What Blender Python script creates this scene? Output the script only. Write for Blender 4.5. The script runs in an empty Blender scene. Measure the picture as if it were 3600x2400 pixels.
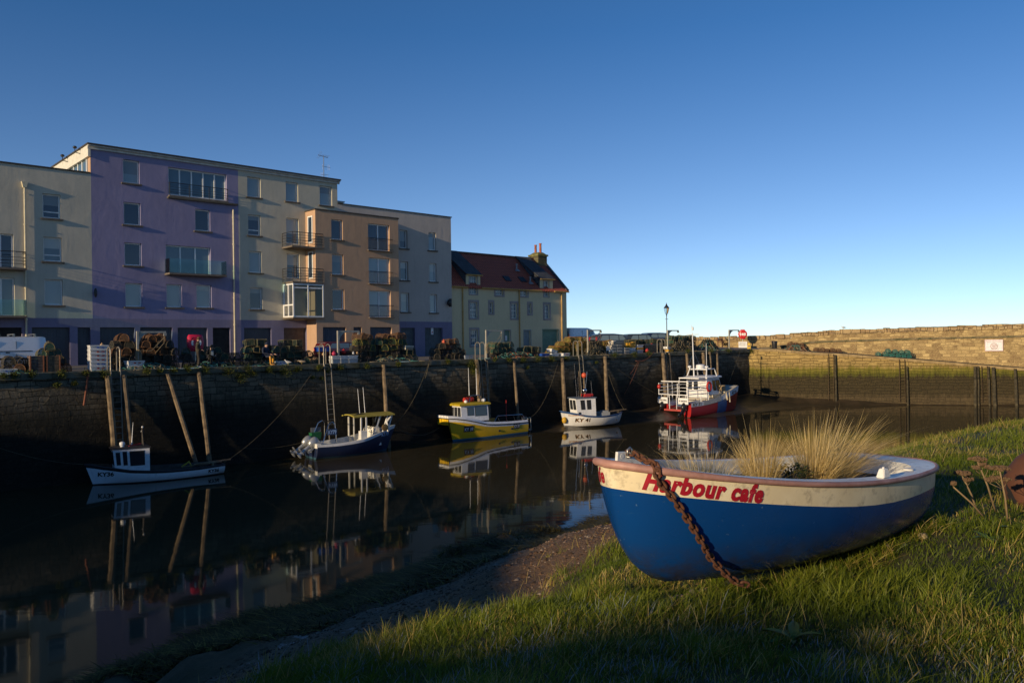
import bpy, bmesh, math, random
import numpy as np
from mathutils import Vector, Matrix, Euler
random.seed(7); RNG = np.random.default_rng(7)
R = math.radians; PI = math.pi
scn = bpy.context.scene
COL = scn.collection

# ------------------------------------------------------------------ camera
CAM = Vector((0, 0, 6.3)); ROLL = 0.0125; FPX = 2800.0
cd = bpy.data.cameras.new('camera'); cam = bpy.data.objects.new('camera', cd); COL.objects.link(cam)
cam.location = CAM; cam.rotation_euler = (R(90), ROLL, 0)
cd.sensor_width = 36; cd.lens = 28; cd.clip_start = 0.05; cd.clip_end = 6000
scn.camera = cam
CR = Vector((math.cos(ROLL), 0, -math.sin(ROLL))); CU = Vector((math.sin(ROLL), 0, math.cos(ROLL)))

def ray(x, y): return Vector((0, 1, 0)) + (x - 1800) / FPX * CR + (1200 - y) / FPX * CU
def at_z(x, y, z):
    d = ray(x, y); return CAM + d * ((z - CAM.z) / d.z)
def at_Y(x, y, Y):
    return CAM + ray(x, y) * Y

# survey frames: the quay runs along u, landward is v; the pier has its own frame
QANG = math.atan2(.679, .734); QO = Vector((-16.1, 41, 0))
QF = Matrix.Translation(QO) @ Matrix.Rotation(QANG, 4, 'Z'); QI = QF.inverted()
PANG = R(-14.36); PO = Vector((22.5, 77, 0))
PF = Matrix.Translation(PO) @ Matrix.Rotation(PANG, 4, 'Z'); PFI = PF.inverted()
def on_v(x, y, v, inv=None):
    inv = inv or QI
    o = inv @ CAM; d = inv.to_3x3() @ ray(x, y)
    p = o + d * ((v - o.y) / d.y); return p          # (u, v, z)
def on_u(x, y, u, inv=None):
    inv = inv or QI
    o = inv @ CAM; d = inv.to_3x3() @ ray(x, y)
    return o + d * ((u - o.x) / d.x)
def q_on_z(x, y, z): return QI @ at_z(x, y, z)
ZQ = 5.13

# ------------------------------------------------------------------ mesh helper
class MB:
    def __init__(s): s.bm = bmesh.new(); s.mi = 0; s.M = None
    def _v(s, co):
        co = Vector(co)
        if s.M is not None: co = s.M @ co
        return s.bm.verts.new(co)
    def face(s, vs):
        try:
            f = s.bm.faces.new(vs); f.material_index = s.mi; return f
        except ValueError: return None
    def poly(s, pts): return s.face([s._v(p) for p in pts])
    def box(s, x0, y0, z0, x1, y1, z1):
        v = [s._v(p) for p in ((x0,y0,z0),(x1,y0,z0),(x1,y1,z0),(x0,y1,z0),(x0,y0,z1),(x1,y0,z1),(x1,y1,z1),(x0,y1,z1))]
        for i in ((3,2,1,0),(4,5,6,7),(0,1,5,4),(1,2,6,5),(2,3,7,6),(3,0,4,7)): s.face([v[j] for j in i])
        return v
    def cbox(s, c, sx, sy, sz): return s.box(c[0]-sx/2,c[1]-sy/2,c[2]-sz/2,c[0]+sx/2,c[1]+sy/2,c[2]+sz/2)
    def frustum(s, a, b):      # two rectangles (x0,y0,x1,y1,z)
        v = [s._v(p) for p in ((a[0],a[1],a[4]),(a[2],a[1],a[4]),(a[2],a[3],a[4]),(a[0],a[3],a[4]),(b[0],b[1],b[4]),(b[2],b[1],b[4]),(b[2],b[3],b[4]),(b[0],b[3],b[4]))]
        for i in ((3,2,1,0),(4,5,6,7),(0,1,5,4),(1,2,6,5),(2,3,7,6),(3,0,4,7)): s.face([v[j] for j in i])
    def rings(s, rings, closed=True, caps=True):
        rows = [[s._v(p) for p in r] for r in rings]
        n = len(rows[0])
        for a, b in zip(rows, rows[1:]):
            for i in range(n if closed else n-1):
                j = (i+1) % n; s.face((a[i], a[j], b[j], b[i]))
        if caps and closed:
            s.face(rows[0][::-1]); s.face(rows[-1])
        return rows
    def tube(s, pts, r, n=6, loop=False, caps=True):
        pts = [Vector(p) for p in pts]; m = len(pts); rows = []
        rr = r if isinstance(r, (list, tuple)) else [r]*m
        prev = None
        for i, p in enumerate(pts):
            if loop: t = pts[(i+1)%m] - pts[i-1]
            else: t = pts[min(i+1,m-1)] - pts[max(i-1,0)]
            if t.length < 1e-9: t = Vector((0,0,1))
            t.normalize()
            if prev is None:
                up = Vector((0,0,1)) if abs(t.z) < .9 else Vector((1,0,0))
                a = t.cross(up).normalized()
            else:
                a = (prev - t*prev.dot(t))
                if a.length < 1e-6: a = t.orthogonal()
                a.normalize()
            prev = a; b = t.cross(a)
            rows.append([p + rr[i]*(a*math.cos(2*PI*k/n) + b*math.sin(2*PI*k/n)) for k in range(n)])
        vs = [[s._v(q) for q in row] for row in rows]
        for i in range(m if loop else m-1):
            A, B = vs[i], vs[(i+1)%m]
            for k in range(n): s.face((A[k], A[(k+1)%n], B[(k+1)%n], B[k]))
        if caps and not loop:
            s.face(vs[0][::-1]); s.face(vs[-1])
    def lathe(s, prof, n=16, c=(0,0,0), axis='z'):
        rows = []
        for r, h in prof:
            row = []
            for k in range(n):
                a = 2*PI*k/n; p = (r*math.cos(a), r*math.sin(a), h)
                if axis == 'y': p = (p[0], p[2], p[1])
                if axis == 'x': p = (p[2], p[0], p[1])
                row.append((p[0]+c[0], p[1]+c[1], p[2]+c[2]))
            rows.append(row)
        s.rings(rows)
    def ball(s, c, rx, ry=None, rz=None, n=10):
        ry = ry or rx; rz = rz or rx; m = max(4, n//2+1)
        rows = []
        for i in range(m+1):
            t = PI*i/m; q = max(math.sin(t), .02)
            rows.append([(c[0]+rx*q*math.cos(2*PI*k/n), c[1]+ry*q*math.sin(2*PI*k/n), c[2]-rz*math.cos(t)) for k in range(n)])
        s.rings(rows)
    def prism(s, poly, a, b, axis='y'):   # poly in the other two coords, extruded a..b
        def P(p, h):
            return {'y': (p[0], h, p[1]), 'x': (h, p[0], p[1]), 'z': (p[0], p[1], h)}[axis]
        s.rings([[P(p, a) for p in poly], [P(p, b) for p in poly]])
    def build(s, name, mats, parent=None, smooth=False, off=None, loc=None, rot=None, rec=True):
        if off is None and parent is not None: off = OFF.get(parent.name)
        if off is not None: bmesh.ops.translate(s.bm, verts=s.bm.verts, vec=-Vector(off))
        if rec: bmesh.ops.recalc_face_normals(s.bm, faces=s.bm.faces)
        me = bpy.data.meshes.new(name); s.bm.to_mesh(me); s.bm.free()
        for m in (mats if isinstance(mats, (list, tuple)) else [mats]): me.materials.append(m)
        if smooth:
            me.polygons.foreach_set('use_smooth', [True]*len(me.polygons))
            if smooth != True: me.set_sharp_from_angle(angle=R(smooth))
        o = bpy.data.objects.new(name, me); COL.objects.link(o)
        if parent: o.parent = parent
        if loc is not None: o.location = loc
        if rot is not None: o.rotation_euler = rot
        return o
OFF = {}
def tag(o, label=None, cat=None, group=None, kind=None):
    for k, v in (('label', label), ('category', cat), ('group', group), ('kind', kind)):
        if v: o[k] = v
    return o
def thing(name, label, cat, loc=(0,0,0), rz=0, group=None, off=None):
    o = bpy.data.objects.new(name, None); COL.objects.link(o); o.empty_display_size = .2
    o.location = loc; o.rotation_euler = (0,0,rz)
    if off is not None: OFF[o.name] = off
    return tag(o, label, cat, group)
def thingQ(name, label, cat, u, v, z, rz=0, group=None, local=True):
    """thing in the quay frame. local=False: children are given in (u,v,z) and shifted to its base"""
    return thing(name, label, cat, QF @ Vector((u,v,z)), QANG+rz, group, None if local else (u,v,z))
def thingP(name, label, cat, s_, m, z, rz=0, group=None, local=True):
    return thing(name, label, cat, PF @ Vector((s_,m,z)), PANG+rz, group, None if local else (s_,m,z))
def dup(root, loc=None, rot=None, label=None, group=None, scale=None):
    c = root.copy(); COL.objects.link(c)
    if loc is not None: c.location = loc
    if rot is not None: c.rotation_euler = rot
    if scale is not None: c.scale = scale
    if label: c['label'] = label
    if group: c['group'] = group
    for ch in list(root.children):
        d = ch.copy(); COL.objects.link(d); d.parent = c
        for g in ch.children:
            e = g.copy(); COL.objects.link(e); e.parent = d
    return c
def np_mesh(name, verts, faces, mats, attrs=None, smooth=False):
    """verts (N,3); faces list of int arrays (F,k)"""
    me = bpy.data.meshes.new(name); me.vertices.add(len(verts))
    me.vertices.foreach_set('co', np.ascontiguousarray(verts, dtype=np.float32).ravel())
    loops = np.concatenate([f.ravel() for f in faces]); tot = np.concatenate([np.full(len(f), f.shape[1]) for f in faces])
    start = np.concatenate([[0], np.cumsum(tot)[:-1]])
    me.loops.add(len(loops)); me.loops.foreach_set('vertex_index', loops.astype(np.int32))
    me.polygons.add(len(tot)); me.polygons.foreach_set('loop_start', start.astype(np.int32)); me.polygons.foreach_set('loop_total', tot.astype(np.int32))
    if smooth: me.polygons.foreach_set('use_smooth', np.ones(len(tot), dtype=bool))
    me.update(calc_edges=True)
    for k, a in (attrs or {}).items():
        at = me.attributes.new(k, 'FLOAT', 'POINT'); at.data.foreach_set('value', np.ascontiguousarray(a, dtype=np.float32))
    for m in (mats if isinstance(mats, (list, tuple)) else [mats]): me.materials.append(m)
    o = bpy.data.objects.new(name, me); COL.objects.link(o); return o

# numpy value noise
_T = RNG.random((64, 64))
def vnoise(x, y):
    xi = np.floor(x).astype(int); yi = np.floor(y).astype(int); fx = x-xi; fy = y-yi
    fx = fx*fx*(3-2*fx); fy = fy*fy*(3-2*fy)
    g = lambda a, b: _T[a % 64, b % 64]
    return (g(xi,yi)*(1-fx)+g(xi+1,yi)*fx)*(1-fy) + (g(xi,yi+1)*(1-fx)+g(xi+1,yi+1)*fx)*fy
def fbm(x, y, o=4):
    t = 0; a = .5
    for i in range(o): t = t + a*(vnoise(x*2**i+i*17.3, y*2**i+i*9.1)-.5); a *= .5
    return t

# ------------------------------------------------------------------ materials
def nt(name):
    m = bpy.data.materials.new(name); m.use_nodes = True
    t = m.node_tree; b = t.nodes['Principled BSDF']; return m, t, b
def N(t, typ, **kw):
    n = t.nodes.new(typ)
    for k, v in kw.items():
        if k in n.inputs: n.inputs[k].default_value = v
        else: setattr(n, k, v)
    return n
def L(t, a, b): t.links.new(a, b)
def ramp(t, fac, stops):
    n = t.nodes.new('ShaderNodeValToRGB'); e = n.color_ramp.elements
    while len(e) < len(stops): e.new(.5)
    for i, (p, c) in enumerate(stops): e[i].position = p; e[i].color = (*c, 1) if len(c) == 3 else c
    if fac is not None: L(t, fac, n.inputs['Fac'])
    return n.outputs['Color']
def mixc(t, fac, a, b, mode='MIX'):
    n = t.nodes.new('ShaderNodeMix'); n.data_type = 'RGBA'; n.blend_type = mode
    for s, v in ((0, fac), (6, a), (7, b)):
        if hasattr(v, 'is_linked') or hasattr(v, 'links'): L(t, v, n.inputs[s])
        else: n.inputs[s].default_value = v if s == 0 else ((*v, 1) if len(v) == 3 else v)
    return n.outputs[2]
def math_(t, op, a, b=0.0, clamp=False):
    n = t.nodes.new('ShaderNodeMath'); n.operation = op; n.use_clamp = clamp
    for i, v in ((0, a), (1, b)):
        if isinstance(v, (int, float)): n.inputs[i].default_value = v
        else: L(t, v, n.inputs[i])
    return n.outputs[0]
def noise(t, vec, scale, detail=4, rough=.55, dist=0):
    n = N(t, 'ShaderNodeTexNoise', Scale=scale, Detail=detail, Roughness=rough, Distortion=dist)
    if vec is not None: L(t, vec, n.inputs['Vector'])
    return n.outputs['Fac']
def objco(t, scale=None):
    c = t.nodes.new('ShaderNodeTexCoord').outputs['Object']
    if scale:
        m = t.nodes.new('ShaderNodeMapping'); m.inputs['Scale'].default_value = scale; L(t, c, m.inputs['Vector']); c = m.outputs['Vector']
    return c
def bump(t, b, h, strength=.3, dist=.02):
    n = N(t, 'ShaderNodeBump', Strength=strength, Distance=dist); L(t, h, n.inputs['Height']); L(t, n.outputs['Normal'], b.inputs['Normal'])
_mc = {}
def mat(name, col, rough=.6, metal=0, var=.25, scale=3, col2=None, bmp=.15, bscale=20, dirt=0, spec=None, coat=0):
    """plain weathered surface: two tones mixed by noise, fine bump"""
    if name in _mc: return _mc[name]
    m, t, b = nt(name); co = objco(t)
    c2 = col2 or tuple(max(0, c*(1-var)) for c in col)
    n1 = noise(t, co, scale, 5, .62)
    f = ramp(t, n1, [(.35, (0,0,0)), (.65, (1,1,1))])
    c = mixc(t, f, col, c2)
    if dirt:
        n2 = noise(t, co, scale*3.7, 6, .7); f2 = ramp(t, n2, [(.52, (0,0,0)), (.72, (dirt,)*3)])
        c = mixc(t, f2, c, (.09,.06,.04))
    L(t, c, b.inputs['Base Color'])
    b.inputs['Roughness'].default_value = rough; b.inputs['Metallic'].default_value = metal
    if spec is not None: b.inputs['Specular IOR Level'].default_value = spec
    if coat: b.inputs['Coat Weight'].default_value = coat
    rr = ramp(t, n1, [(.3, (max(0,rough-.08),)*3), (.7, (min(1,rough+.1),)*3)]); L(t, rr, b.inputs['Roughness'])
    if bmp: bump(t, b, noise(t, co, bscale, 4), bmp, .01)
    _mc[name] = m; return m
def glass_mat(name, col=(.012,.02,.03), rough=.02):
    if name in _mc: return _mc[name]
    m, t, b = nt(name); co = objco(t)
    L(t, mixc(t, noise(t, co, .7, 2), col, tuple(c*1.6 for c in col)), b.inputs['Base Color'])
    b.inputs['Roughness'].default_value = rough; b.inputs['IOR'].default_value = 1.5
    b.inputs['Specular IOR Level'].default_value = .8
    bump(t, b, noise(t, co, 1.2, 1), .04, .02)
    _mc[name] = m; return m
def clear_glass(name, tint=(.75,.9,.9)):
    if name in _mc: return _mc[name]
    m, t, b = nt(name); out = t.nodes['Material Output']
    tr = t.nodes.new('ShaderNodeBsdfTransparent'); tr.inputs[0].default_value = (*tint, 1)
    gl = t.nodes.new('ShaderNodeBsdfGlossy'); gl.inputs['Roughness'].default_value = .03
    fr = t.nodes.new('ShaderNodeFresnel'); fr.inputs['IOR'].default_value = 1.5
    mx = t.nodes.new('ShaderNodeMixShader'); L(t, fr.outputs[0], mx.inputs[0]); L(t, tr.outputs[0], mx.inputs[1]); L(t, gl.outputs[0], mx.inputs[2])
    L(t, mx.outputs[0], out.inputs['Surface']); _mc[name] = m; return m
def stone_mat(name, bw, bh, ca, cb, mortar, zramp=None, irregular=.12, msize=.025, offs=(0,0), bstr=.8, axes=('X','Z')):
    """coursed rubble in object space x/z, with tide stains by height"""
    m, t, b = nt(name); co = objco(t)
    sp = t.nodes.new('ShaderNodeSeparateXYZ'); L(t, co, sp.inputs[0])
    wob = N(t, 'ShaderNodeTexNoise', Scale=1.1, Detail=3); L(t, co, wob.inputs['Vector'])
    ws = t.nodes.new('ShaderNodeSeparateXYZ'); L(t, wob.outputs['Color'], ws.inputs[0])
    wx = math_(t, 'MULTIPLY', math_(t, 'SUBTRACT', ws.outputs[0], .5), irregular*3)
    wz = math_(t, 'MULTIPLY', math_(t, 'SUBTRACT', ws.outputs[1], .5), irregular*2)
    cb_ = t.nodes.new('ShaderNodeCombineXYZ')
    L(t, math_(t, 'ADD', math_(t, 'ADD', sp.outputs[0], wx), offs[0]), cb_.inputs[0]); L(t, math_(t, 'ADD', math_(t, 'ADD', sp.outputs[2], wz), offs[1]), cb_.inputs[1])
    def brick(w, h, off):
        n = N(t, 'ShaderNodeTexBrick', Scale=1.0)
        n.inputs['Mortar Size'].default_value = msize; n.inputs['Mortar Smooth'].default_value = .35; n.inputs['Bias'].default_value = 0
        n.inputs['Brick Width'].default_value = w; n.inputs['Row Height'].default_value = h
        n.offset = off; n.squash = 1.6; n.squash_frequency = 3
        n.inputs['Color1'].default_value = (0,0,0,1); n.inputs['Color2'].default_value = (1,1,1,1); n.inputs['Mortar'].default_value = (.5,.5,.5,1)
        L(t, cb_.outputs[0], n.inputs['Vector']); return n
    A = brick(bw, bh, .43); B = brick(bw*.62, bh*.71, .37)
    pick = ramp(t, noise(t, cb_.outputs[0], .55, 1), [(.49, (0,0,0)), (.51, (1,1,1))])
    tone = mixc(t, pick, A.outputs['Color'], B.outputs['Color'])
    fac = mixc(t, pick, A.outputs['Fac'], B.outputs['Fac'])
    g1 = noise(t, co, 2.3, 5, .65); g2 = noise(t, co, 14, 5, .7)
    c = mixc(t, tone, ca, cb)
    c = mixc(t, ramp(t, g1, [(.3, (0,0,0)), (.75, (1,1,1))]), c, mixc(t, .55, c, tuple(x*.45 for x in cb)))
    c = mixc(t, ramp(t, g2, [(.4, (0,0,0)), (.7, (.5,.5,.5))]), c, tuple(min(1, x*1.35) for x in ca))
    c = mixc(t, fac, c, mortar)
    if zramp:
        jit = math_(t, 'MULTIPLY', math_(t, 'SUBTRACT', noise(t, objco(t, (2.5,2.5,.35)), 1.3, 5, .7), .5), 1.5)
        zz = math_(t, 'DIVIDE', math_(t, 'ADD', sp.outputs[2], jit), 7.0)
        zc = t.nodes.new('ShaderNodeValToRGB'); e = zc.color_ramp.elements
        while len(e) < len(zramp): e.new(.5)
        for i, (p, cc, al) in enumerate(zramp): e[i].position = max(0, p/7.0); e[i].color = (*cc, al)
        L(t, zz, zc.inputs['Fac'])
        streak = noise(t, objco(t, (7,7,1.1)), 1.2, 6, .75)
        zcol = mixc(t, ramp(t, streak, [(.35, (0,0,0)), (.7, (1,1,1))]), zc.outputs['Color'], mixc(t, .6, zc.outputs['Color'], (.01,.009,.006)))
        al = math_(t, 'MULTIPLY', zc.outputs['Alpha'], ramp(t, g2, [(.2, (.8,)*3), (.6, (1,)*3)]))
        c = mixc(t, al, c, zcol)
    L(t, c, b.inputs['Base Color']); b.inputs['Roughness'].default_value = .85; b.inputs['Specular IOR Level'].default_value = .25
    h = math_(t, 'ADD', math_(t, 'MULTIPLY', math_(t, 'SUBTRACT', 1.0, fac), .7), math_(t, 'ADD', math_(t, 'MULTIPLY', g1, .8), math_(t, 'MULTIPLY', g2, .3)))
    h = math_(t, 'ADD', h, math_(t, 'MULTIPLY', tone, .35))
    bump(t, b, h, bstr, .06); return m
def attr_mat(name, stops, attr='tint', rough=.6, spec=.3, trans=0):
    m, t, b = nt(name)
    a = t.nodes.new('ShaderNodeAttribute'); a.attribute_name = attr
    c = ramp(t, a.outputs['Fac'], stops); L(t, c, b.inputs['Base Color'])
    b.inputs['Roughness'].default_value = rough; b.inputs['Specular IOR Level'].default_value = spec
    if trans:
        out = t.nodes['Material Output']; tl = t.nodes.new('ShaderNodeBsdfTranslucent'); L(t, c, tl.inputs[0])
        mx = t.nodes.new('ShaderNodeMixShader'); mx.inputs[0].default_value = trans
        L(t, b.outputs[0], mx.inputs[1]); L(t, tl.outputs[0], mx.inputs[2]); L(t, mx.outputs[0], out.inputs['Surface'])
    return m

# text -> flat mesh pieces in local xy (x along, y up)
def text_mb(s, size, shear=0, bold=0, step=.05, spacing=1.0):
    cu = bpy.data.curves.new('lettering', 'FONT'); cu.body = s; cu.size = size; cu.shear = shear; cu.offset = bold; cu.resolution_u = 3; cu.space_character = spacing
    o = bpy.data.objects.new('lettering', cu); COL.objects.link(o)
    dg = bpy.context.evaluated_depsgraph_get(); me = bpy.data.meshes.new_from_object(o.evaluated_get(dg))
    bpy.data.objects.remove(o); bm = bmesh.new(); bm.from_mesh(me); bpy.data.meshes.remove(me); bpy.data.curves.remove(cu)
    xs = [v.co.x for v in bm.verts]; w = max(xs)-min(xs); x0 = min(xs)
    for v in bm.verts: v.co.x -= x0
    if step:
        k = step
        while k < w:
            bmesh.ops.bisect_plane(bm, geom=bm.verts[:]+bm.edges[:]+bm.faces[:], plane_co=(k,0,0), plane_no=(1,0,0)); k += step
    mb = MB(); mb.bm.free(); mb.bm = bm; return mb, w
def text_on(name, s, size, fn, m, parent, shear=0, bold=0, step=.05, spacing=1.0, width=None):
    mb, w = text_mb(s, size, shear, bold, step, spacing); k = (width/w) if width else 1
    for v in mb.bm.verts: v.co = fn(v.co.x*k, v.co.y)
    return mb.build(name, m, parent, off=(0,0,0), rec=False), w*k
EXPO=0.0
SHADE_HILL_H=10.95
SHADE_HILL_BUMP=1.0  # local rise of the added ridge, to shade the foreground grass
# ------------------------------------------------------------------ light and air
SUN_EL = R(12); SUN_ANG = R(47.8)
T = Vector((math.cos(SUN_ANG), math.sin(SUN_ANG), 0)); TL = Vector((-T.y, T.x, 0))
w = bpy.data.worlds.new('World'); scn.world = w; w.use_nodes = True
wt = w.node_tree; bg = wt.nodes['Background']; sky = wt.nodes.new('ShaderNodeTexSky'); sky.sky_type = 'NISHITA'
sky.sun_disc = False; sky.sun_elevation = SUN_EL; sky.sun_rotation = math.atan2(-T.x, -T.y) % (2*PI)
sky.altitude = 0; sky.air_density = .58; sky.dust_density = 0; sky.ozone_density = 3.0
gm = wt.nodes.new('ShaderNodeGamma'); gm.inputs[1].default_value = 1.0
wt.links.new(sky.outputs[0], gm.inputs[0]); hs_ = wt.nodes.new('ShaderNodeHueSaturation'); hs_.inputs['Saturation'].default_value = 1.0; gz_ = wt.nodes.new('ShaderNodeTexCoord'); sz_ = wt.nodes.new('ShaderNodeSeparateXYZ'); wt.links.new(gz_.outputs['Generated'], sz_.inputs[0]); mz_ = wt.nodes.new('ShaderNodeMapRange'); mz_.inputs[1].default_value = .03; mz_.inputs[2].default_value = .36; mz_.inputs[3].default_value = .94; mz_.inputs[4].default_value = 1.14; wt.links.new(sz_.outputs[2], mz_.inputs[0]); wt.links.new(mz_.outputs[0], hs_.inputs['Saturation']); wt.links.new(gm.outputs[0], hs_.inputs['Color']); tn_ = wt.nodes.new('ShaderNodeMix'); tn_.data_type = 'RGBA'; tn_.blend_type = 'MULTIPLY'; tn_.inputs[0].default_value = 1; tn_.inputs[7].default_value = (1.03,.985,.975,1); wt.links.new(hs_.outputs[0], tn_.inputs[6]); wt.links.new(tn_.outputs[2], bg.inputs['Color']); bg.inputs['Strength'].default_value = .136
sl = bpy.data.lights.new('sun', 'SUN'); sl.energy = 5.0; sl.angle = R(.53); sl.color = (1, .78, .50)
so = bpy.data.objects.new('sun', sl); COL.objects.link(so)
so.rotation_euler = Vector((T.x*math.cos(SUN_EL), T.y*math.cos(SUN_EL), -math.sin(SUN_EL))).to_track_quat('-Z', 'Y').to_euler()
scn.view_settings.view_transform = 'Standard'; scn.view_settings.look = 'None'; scn.view_settings.exposure = EXPO; scn.view_settings.gamma = 1
scn.cycles.max_bounces = 8; scn.cycles.transparent_max_bounces = 24

# ------------------------------------------------------------------ ground of the near bank
SD = Vector((.59, .807)); SN = Vector((.807, -.59)); S0 = Vector((-7.25, 14.8))
PS = np.array([-60,-8,-2,0,1.5,3,4.5,5.6,6.3,7.4,9,10,11.2,12.2,14,16,20,30,80.])
PZ = np.array([-2.5,-1.6,-.5,0,.45,.95,1.5,1.95,2.3,2.62,3.12,3.6,4.12,4.42,4.55,4.66,4.9,5.4,6.5])
# surveyed lines of the bank: water edge, top of the weed, edge of the turf
def survey(px, z):
    P = [at_z(x, y, z) for x, y in px]; q = sorted(((p.x-S0.x)*SD.x+(p.y-S0.y)*SD.y, (p.x-S0.x)*SN.x+(p.y-S0.y)*SN.y) for p in P)
    return np.array([k[0] for k in q]), np.array([k[1] for k in q])
LW = survey([(428,2400),(612,2296),(796,2204),(949,2150),(1130,2160),(1209,2066),(1332,2028),(1530,1974),(1684,1921),(1852,1890),(2005,1875),(2127,1855)], 0)
LR = survey([(728,2400),(874,2332),(1103,2240),(1218,2179),(1448,2110),(1563,2071),(1678,2002),(1754,1972),(1930,1934),(2100,1872)], 1.95)
LG = survey([(836,2400),(950,2355),(1065,2339),(1257,2312),(1433,2286),(1555,2278),(1632,2224),(1677,2179),(1716,2133),(1823,2087),(1876,2033),(1953,1964),(2060,1903)], 3.12)
def shore_s(x, y):
    s = (x-S0.x)*SN.x + (y-S0.y)*SN.y
    a = (x-S0.x)*SD.x + (y-S0.y)*SD.y
    w_ = np.interp(a, *LW); r_ = np.interp(a, *LR); g_ = np.interp(a, *LG); r_ = np.maximum(r_, w_+1.2); g_ = np.minimum(np.maximum(g_, r_+.8), 11.6); r_ = np.minimum(r_, g_-.6)
    t = np.where(s < w_, s-w_, np.where(s < r_, 5.6*(s-w_)/(r_-w_), np.where(s < g_, 5.6+3.4*(s-r_)/(g_-r_), np.where(s < 13, 9+4*(s-g_)/(13-g_), s))))
    s2 = (x-6.8)*.586-(y-14.5)*.81+12.1
    t = np.where(np.abs(t-s2) < 2, np.minimum(t, s2)-(2-np.abs(t-s2))**2/8, np.minimum(t, s2))
    return t + .5*fbm(a*.5+3.7, s*.3, 3) + .25*fbm(a*1.3, s*1.3+5, 3), t, a
def shade_hill(x, y):  # unseen ridge added behind the camera to shade bank and harbour
    t = x*T.x+y*T.y; l = x*TL.x+y*TL.y
    crest = SHADE_HILL_H + .55*fbm(l*.17+1.3, 0*l+.5, 3) + SHADE_HILL_BUMP*np.exp(-((l-1.9)/1.9)**2)
    k = np.clip((-t-9)/21.0, 0, 1); k = k*k*(3-2*k)
    back = np.clip((-t-30)/40, 0, 1)
    return 4.6 + (crest-4.6)*k - back*3
def ground_z(x, y):
    x = np.asarray(x, float); y = np.asarray(y, float)
    sw, s, a = shore_s(x, y)
    z = np.interp(sw, PS, PZ)
    rough = np.clip(1-np.abs(s-4.5)/5.0, 0, 1)
    z = z + rough*(.55*fbm(x*.8, y*.8, 4) + .16*np.abs(fbm(x*3, y*3, 3))) + np.clip(1-np.abs(s-3)/3.2,0,1)*(1.7*np.clip(fbm(x*.6+2,y*.6,3)+.05,-.16,1)+.20*np.abs(fbm(x*1.6,y*1.6,2))) - .10*np.clip(1-np.abs(s-8.3)/1.6,0,1)*np.abs(fbm(x*1.3+4,y*1.3,3))*2
    gr = np.clip((s-8.8)/2, 0, 1)
    z = z + gr*(.22*fbm(x*.5+8, y*.5, 3) + .05*fbm(x*3, y*3, 2))
    # worn hollow the planter boat sits in
    z = z - .085*np.exp(-(((x-2.3)/1.3)**2+((y-6.6)/.8)**2))
    k = np.clip((-(x*T.x+y*T.y)-9)/4, 0, 1)
    return z*(1-k) + np.maximum(shade_hill(x, y), z)*k
def axis_pts(parts):
    out = []
    for a, b, st in parts: out += list(np.arange(a, b-1e-6, st))
    out.append(parts[-1][1]); return np.array(out)
gx = axis_pts([(-75,-30,2.5),(-30,-10,.8),(-10,14,.11),(14,24,.5),(24,80,4)])
gy = axis_pts([(-70,-10,2),(-10,2,.5),(2,29,.12),(29,40,.8),(40,60,4)])
GX, GY = np.meshgrid(gx, gy); GZ = ground_z(GX, GY)
nx, ny = len(gx), len(gy); idx = np.arange(nx*ny).reshape(ny, nx)
quads = np.stack([idx[:-1,:-1], idx[:-1,1:], idx[1:,1:], idx[1:,:-1]], -1).reshape(-1, 4)
_sw, _s, _a = shore_s(GX, GY)
_edge = _sw + .5*fbm(GX*.7, GY*.7, 4)
tg = np.clip((_edge-9.7)/.5, 0, 1); tr = np.clip(1-np.abs(_edge-6.3)/1.2, 0, 1)
m, t, b = nt('bank_ground'); co = objco(t)
ag = N(t, 'ShaderNodeAttribute'); ag.attribute_name = 'turf'; ar = N(t, 'ShaderNodeAttribute'); ar.attribute_name = 'rock'
n1 = noise(t, co, 1.3, 6, .65); n2 = noise(t, co, 9, 6, .7); n3 = noise(t, co, 40, 4, .7)
dirt = mixc(t, ramp(t, n2, [(.3,(0,0,0)),(.7,(1,1,1))]), (.25,.135,.05), (.085,.05,.024))
dirt = mixc(t, ramp(t, n3, [(.55,(0,0,0)),(.72,(.8,.8,.8))]), dirt, (.30,.20,.13))
rock = mixc(t, ramp(t, n2, [(.35,(0,0,0)),(.65,(1,1,1))]), (.20,.155,.10), (.06,.05,.032))
turf = mixc(t, ramp(t, n2, [(.35,(0,0,0)),(.7,(1,1,1))]), (.05,.062,.012), (.085,.06,.02))
mud = mixc(t, n1, (.07,.055,.022), (.12,.09,.04))
sepz = N(t, 'ShaderNodeSeparateXYZ'); L(t, co, sepz.inputs[0])
low = N(t, 'ShaderNodeMapRange'); low.inputs[1].default_value = 1.6; low.inputs[2].default_value = 2.4; L(t, sepz.outputs[2], low.inputs[0])
c = mixc(t, low.outputs[0], mud, dirt); c = mixc(t, ar.outputs['Fac'], c, rock)
fr = ramp(t, noise(t, co, 1.1, 5, .7), [(.59,(0,0,0)),(.64,(.9,.9,.9))])
c = mixc(t, math_(t, 'MULTIPLY', fr, ar.outputs['Fac']), c, (.50,.52,.54))
c = mixc(t, ag.outputs['Fac'], c, turf)
L(t, c, b.inputs['Base Color']); b.inputs['Roughness'].default_value = .8
hh = math_(t, 'ADD', math_(t, 'MULTIPLY', n2, .7), math_(t, 'MULTIPLY', n3, .5)); bump(t, b, hh, 1.0, .09)
ground = np_mesh('ground', np.stack([GX.ravel(), GY.ravel(), GZ.ravel()], 1), [quads], m, {'turf': tg.ravel(), 'rock': tr.ravel()}, smooth=True)
tag(ground, kind='structure')

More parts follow.
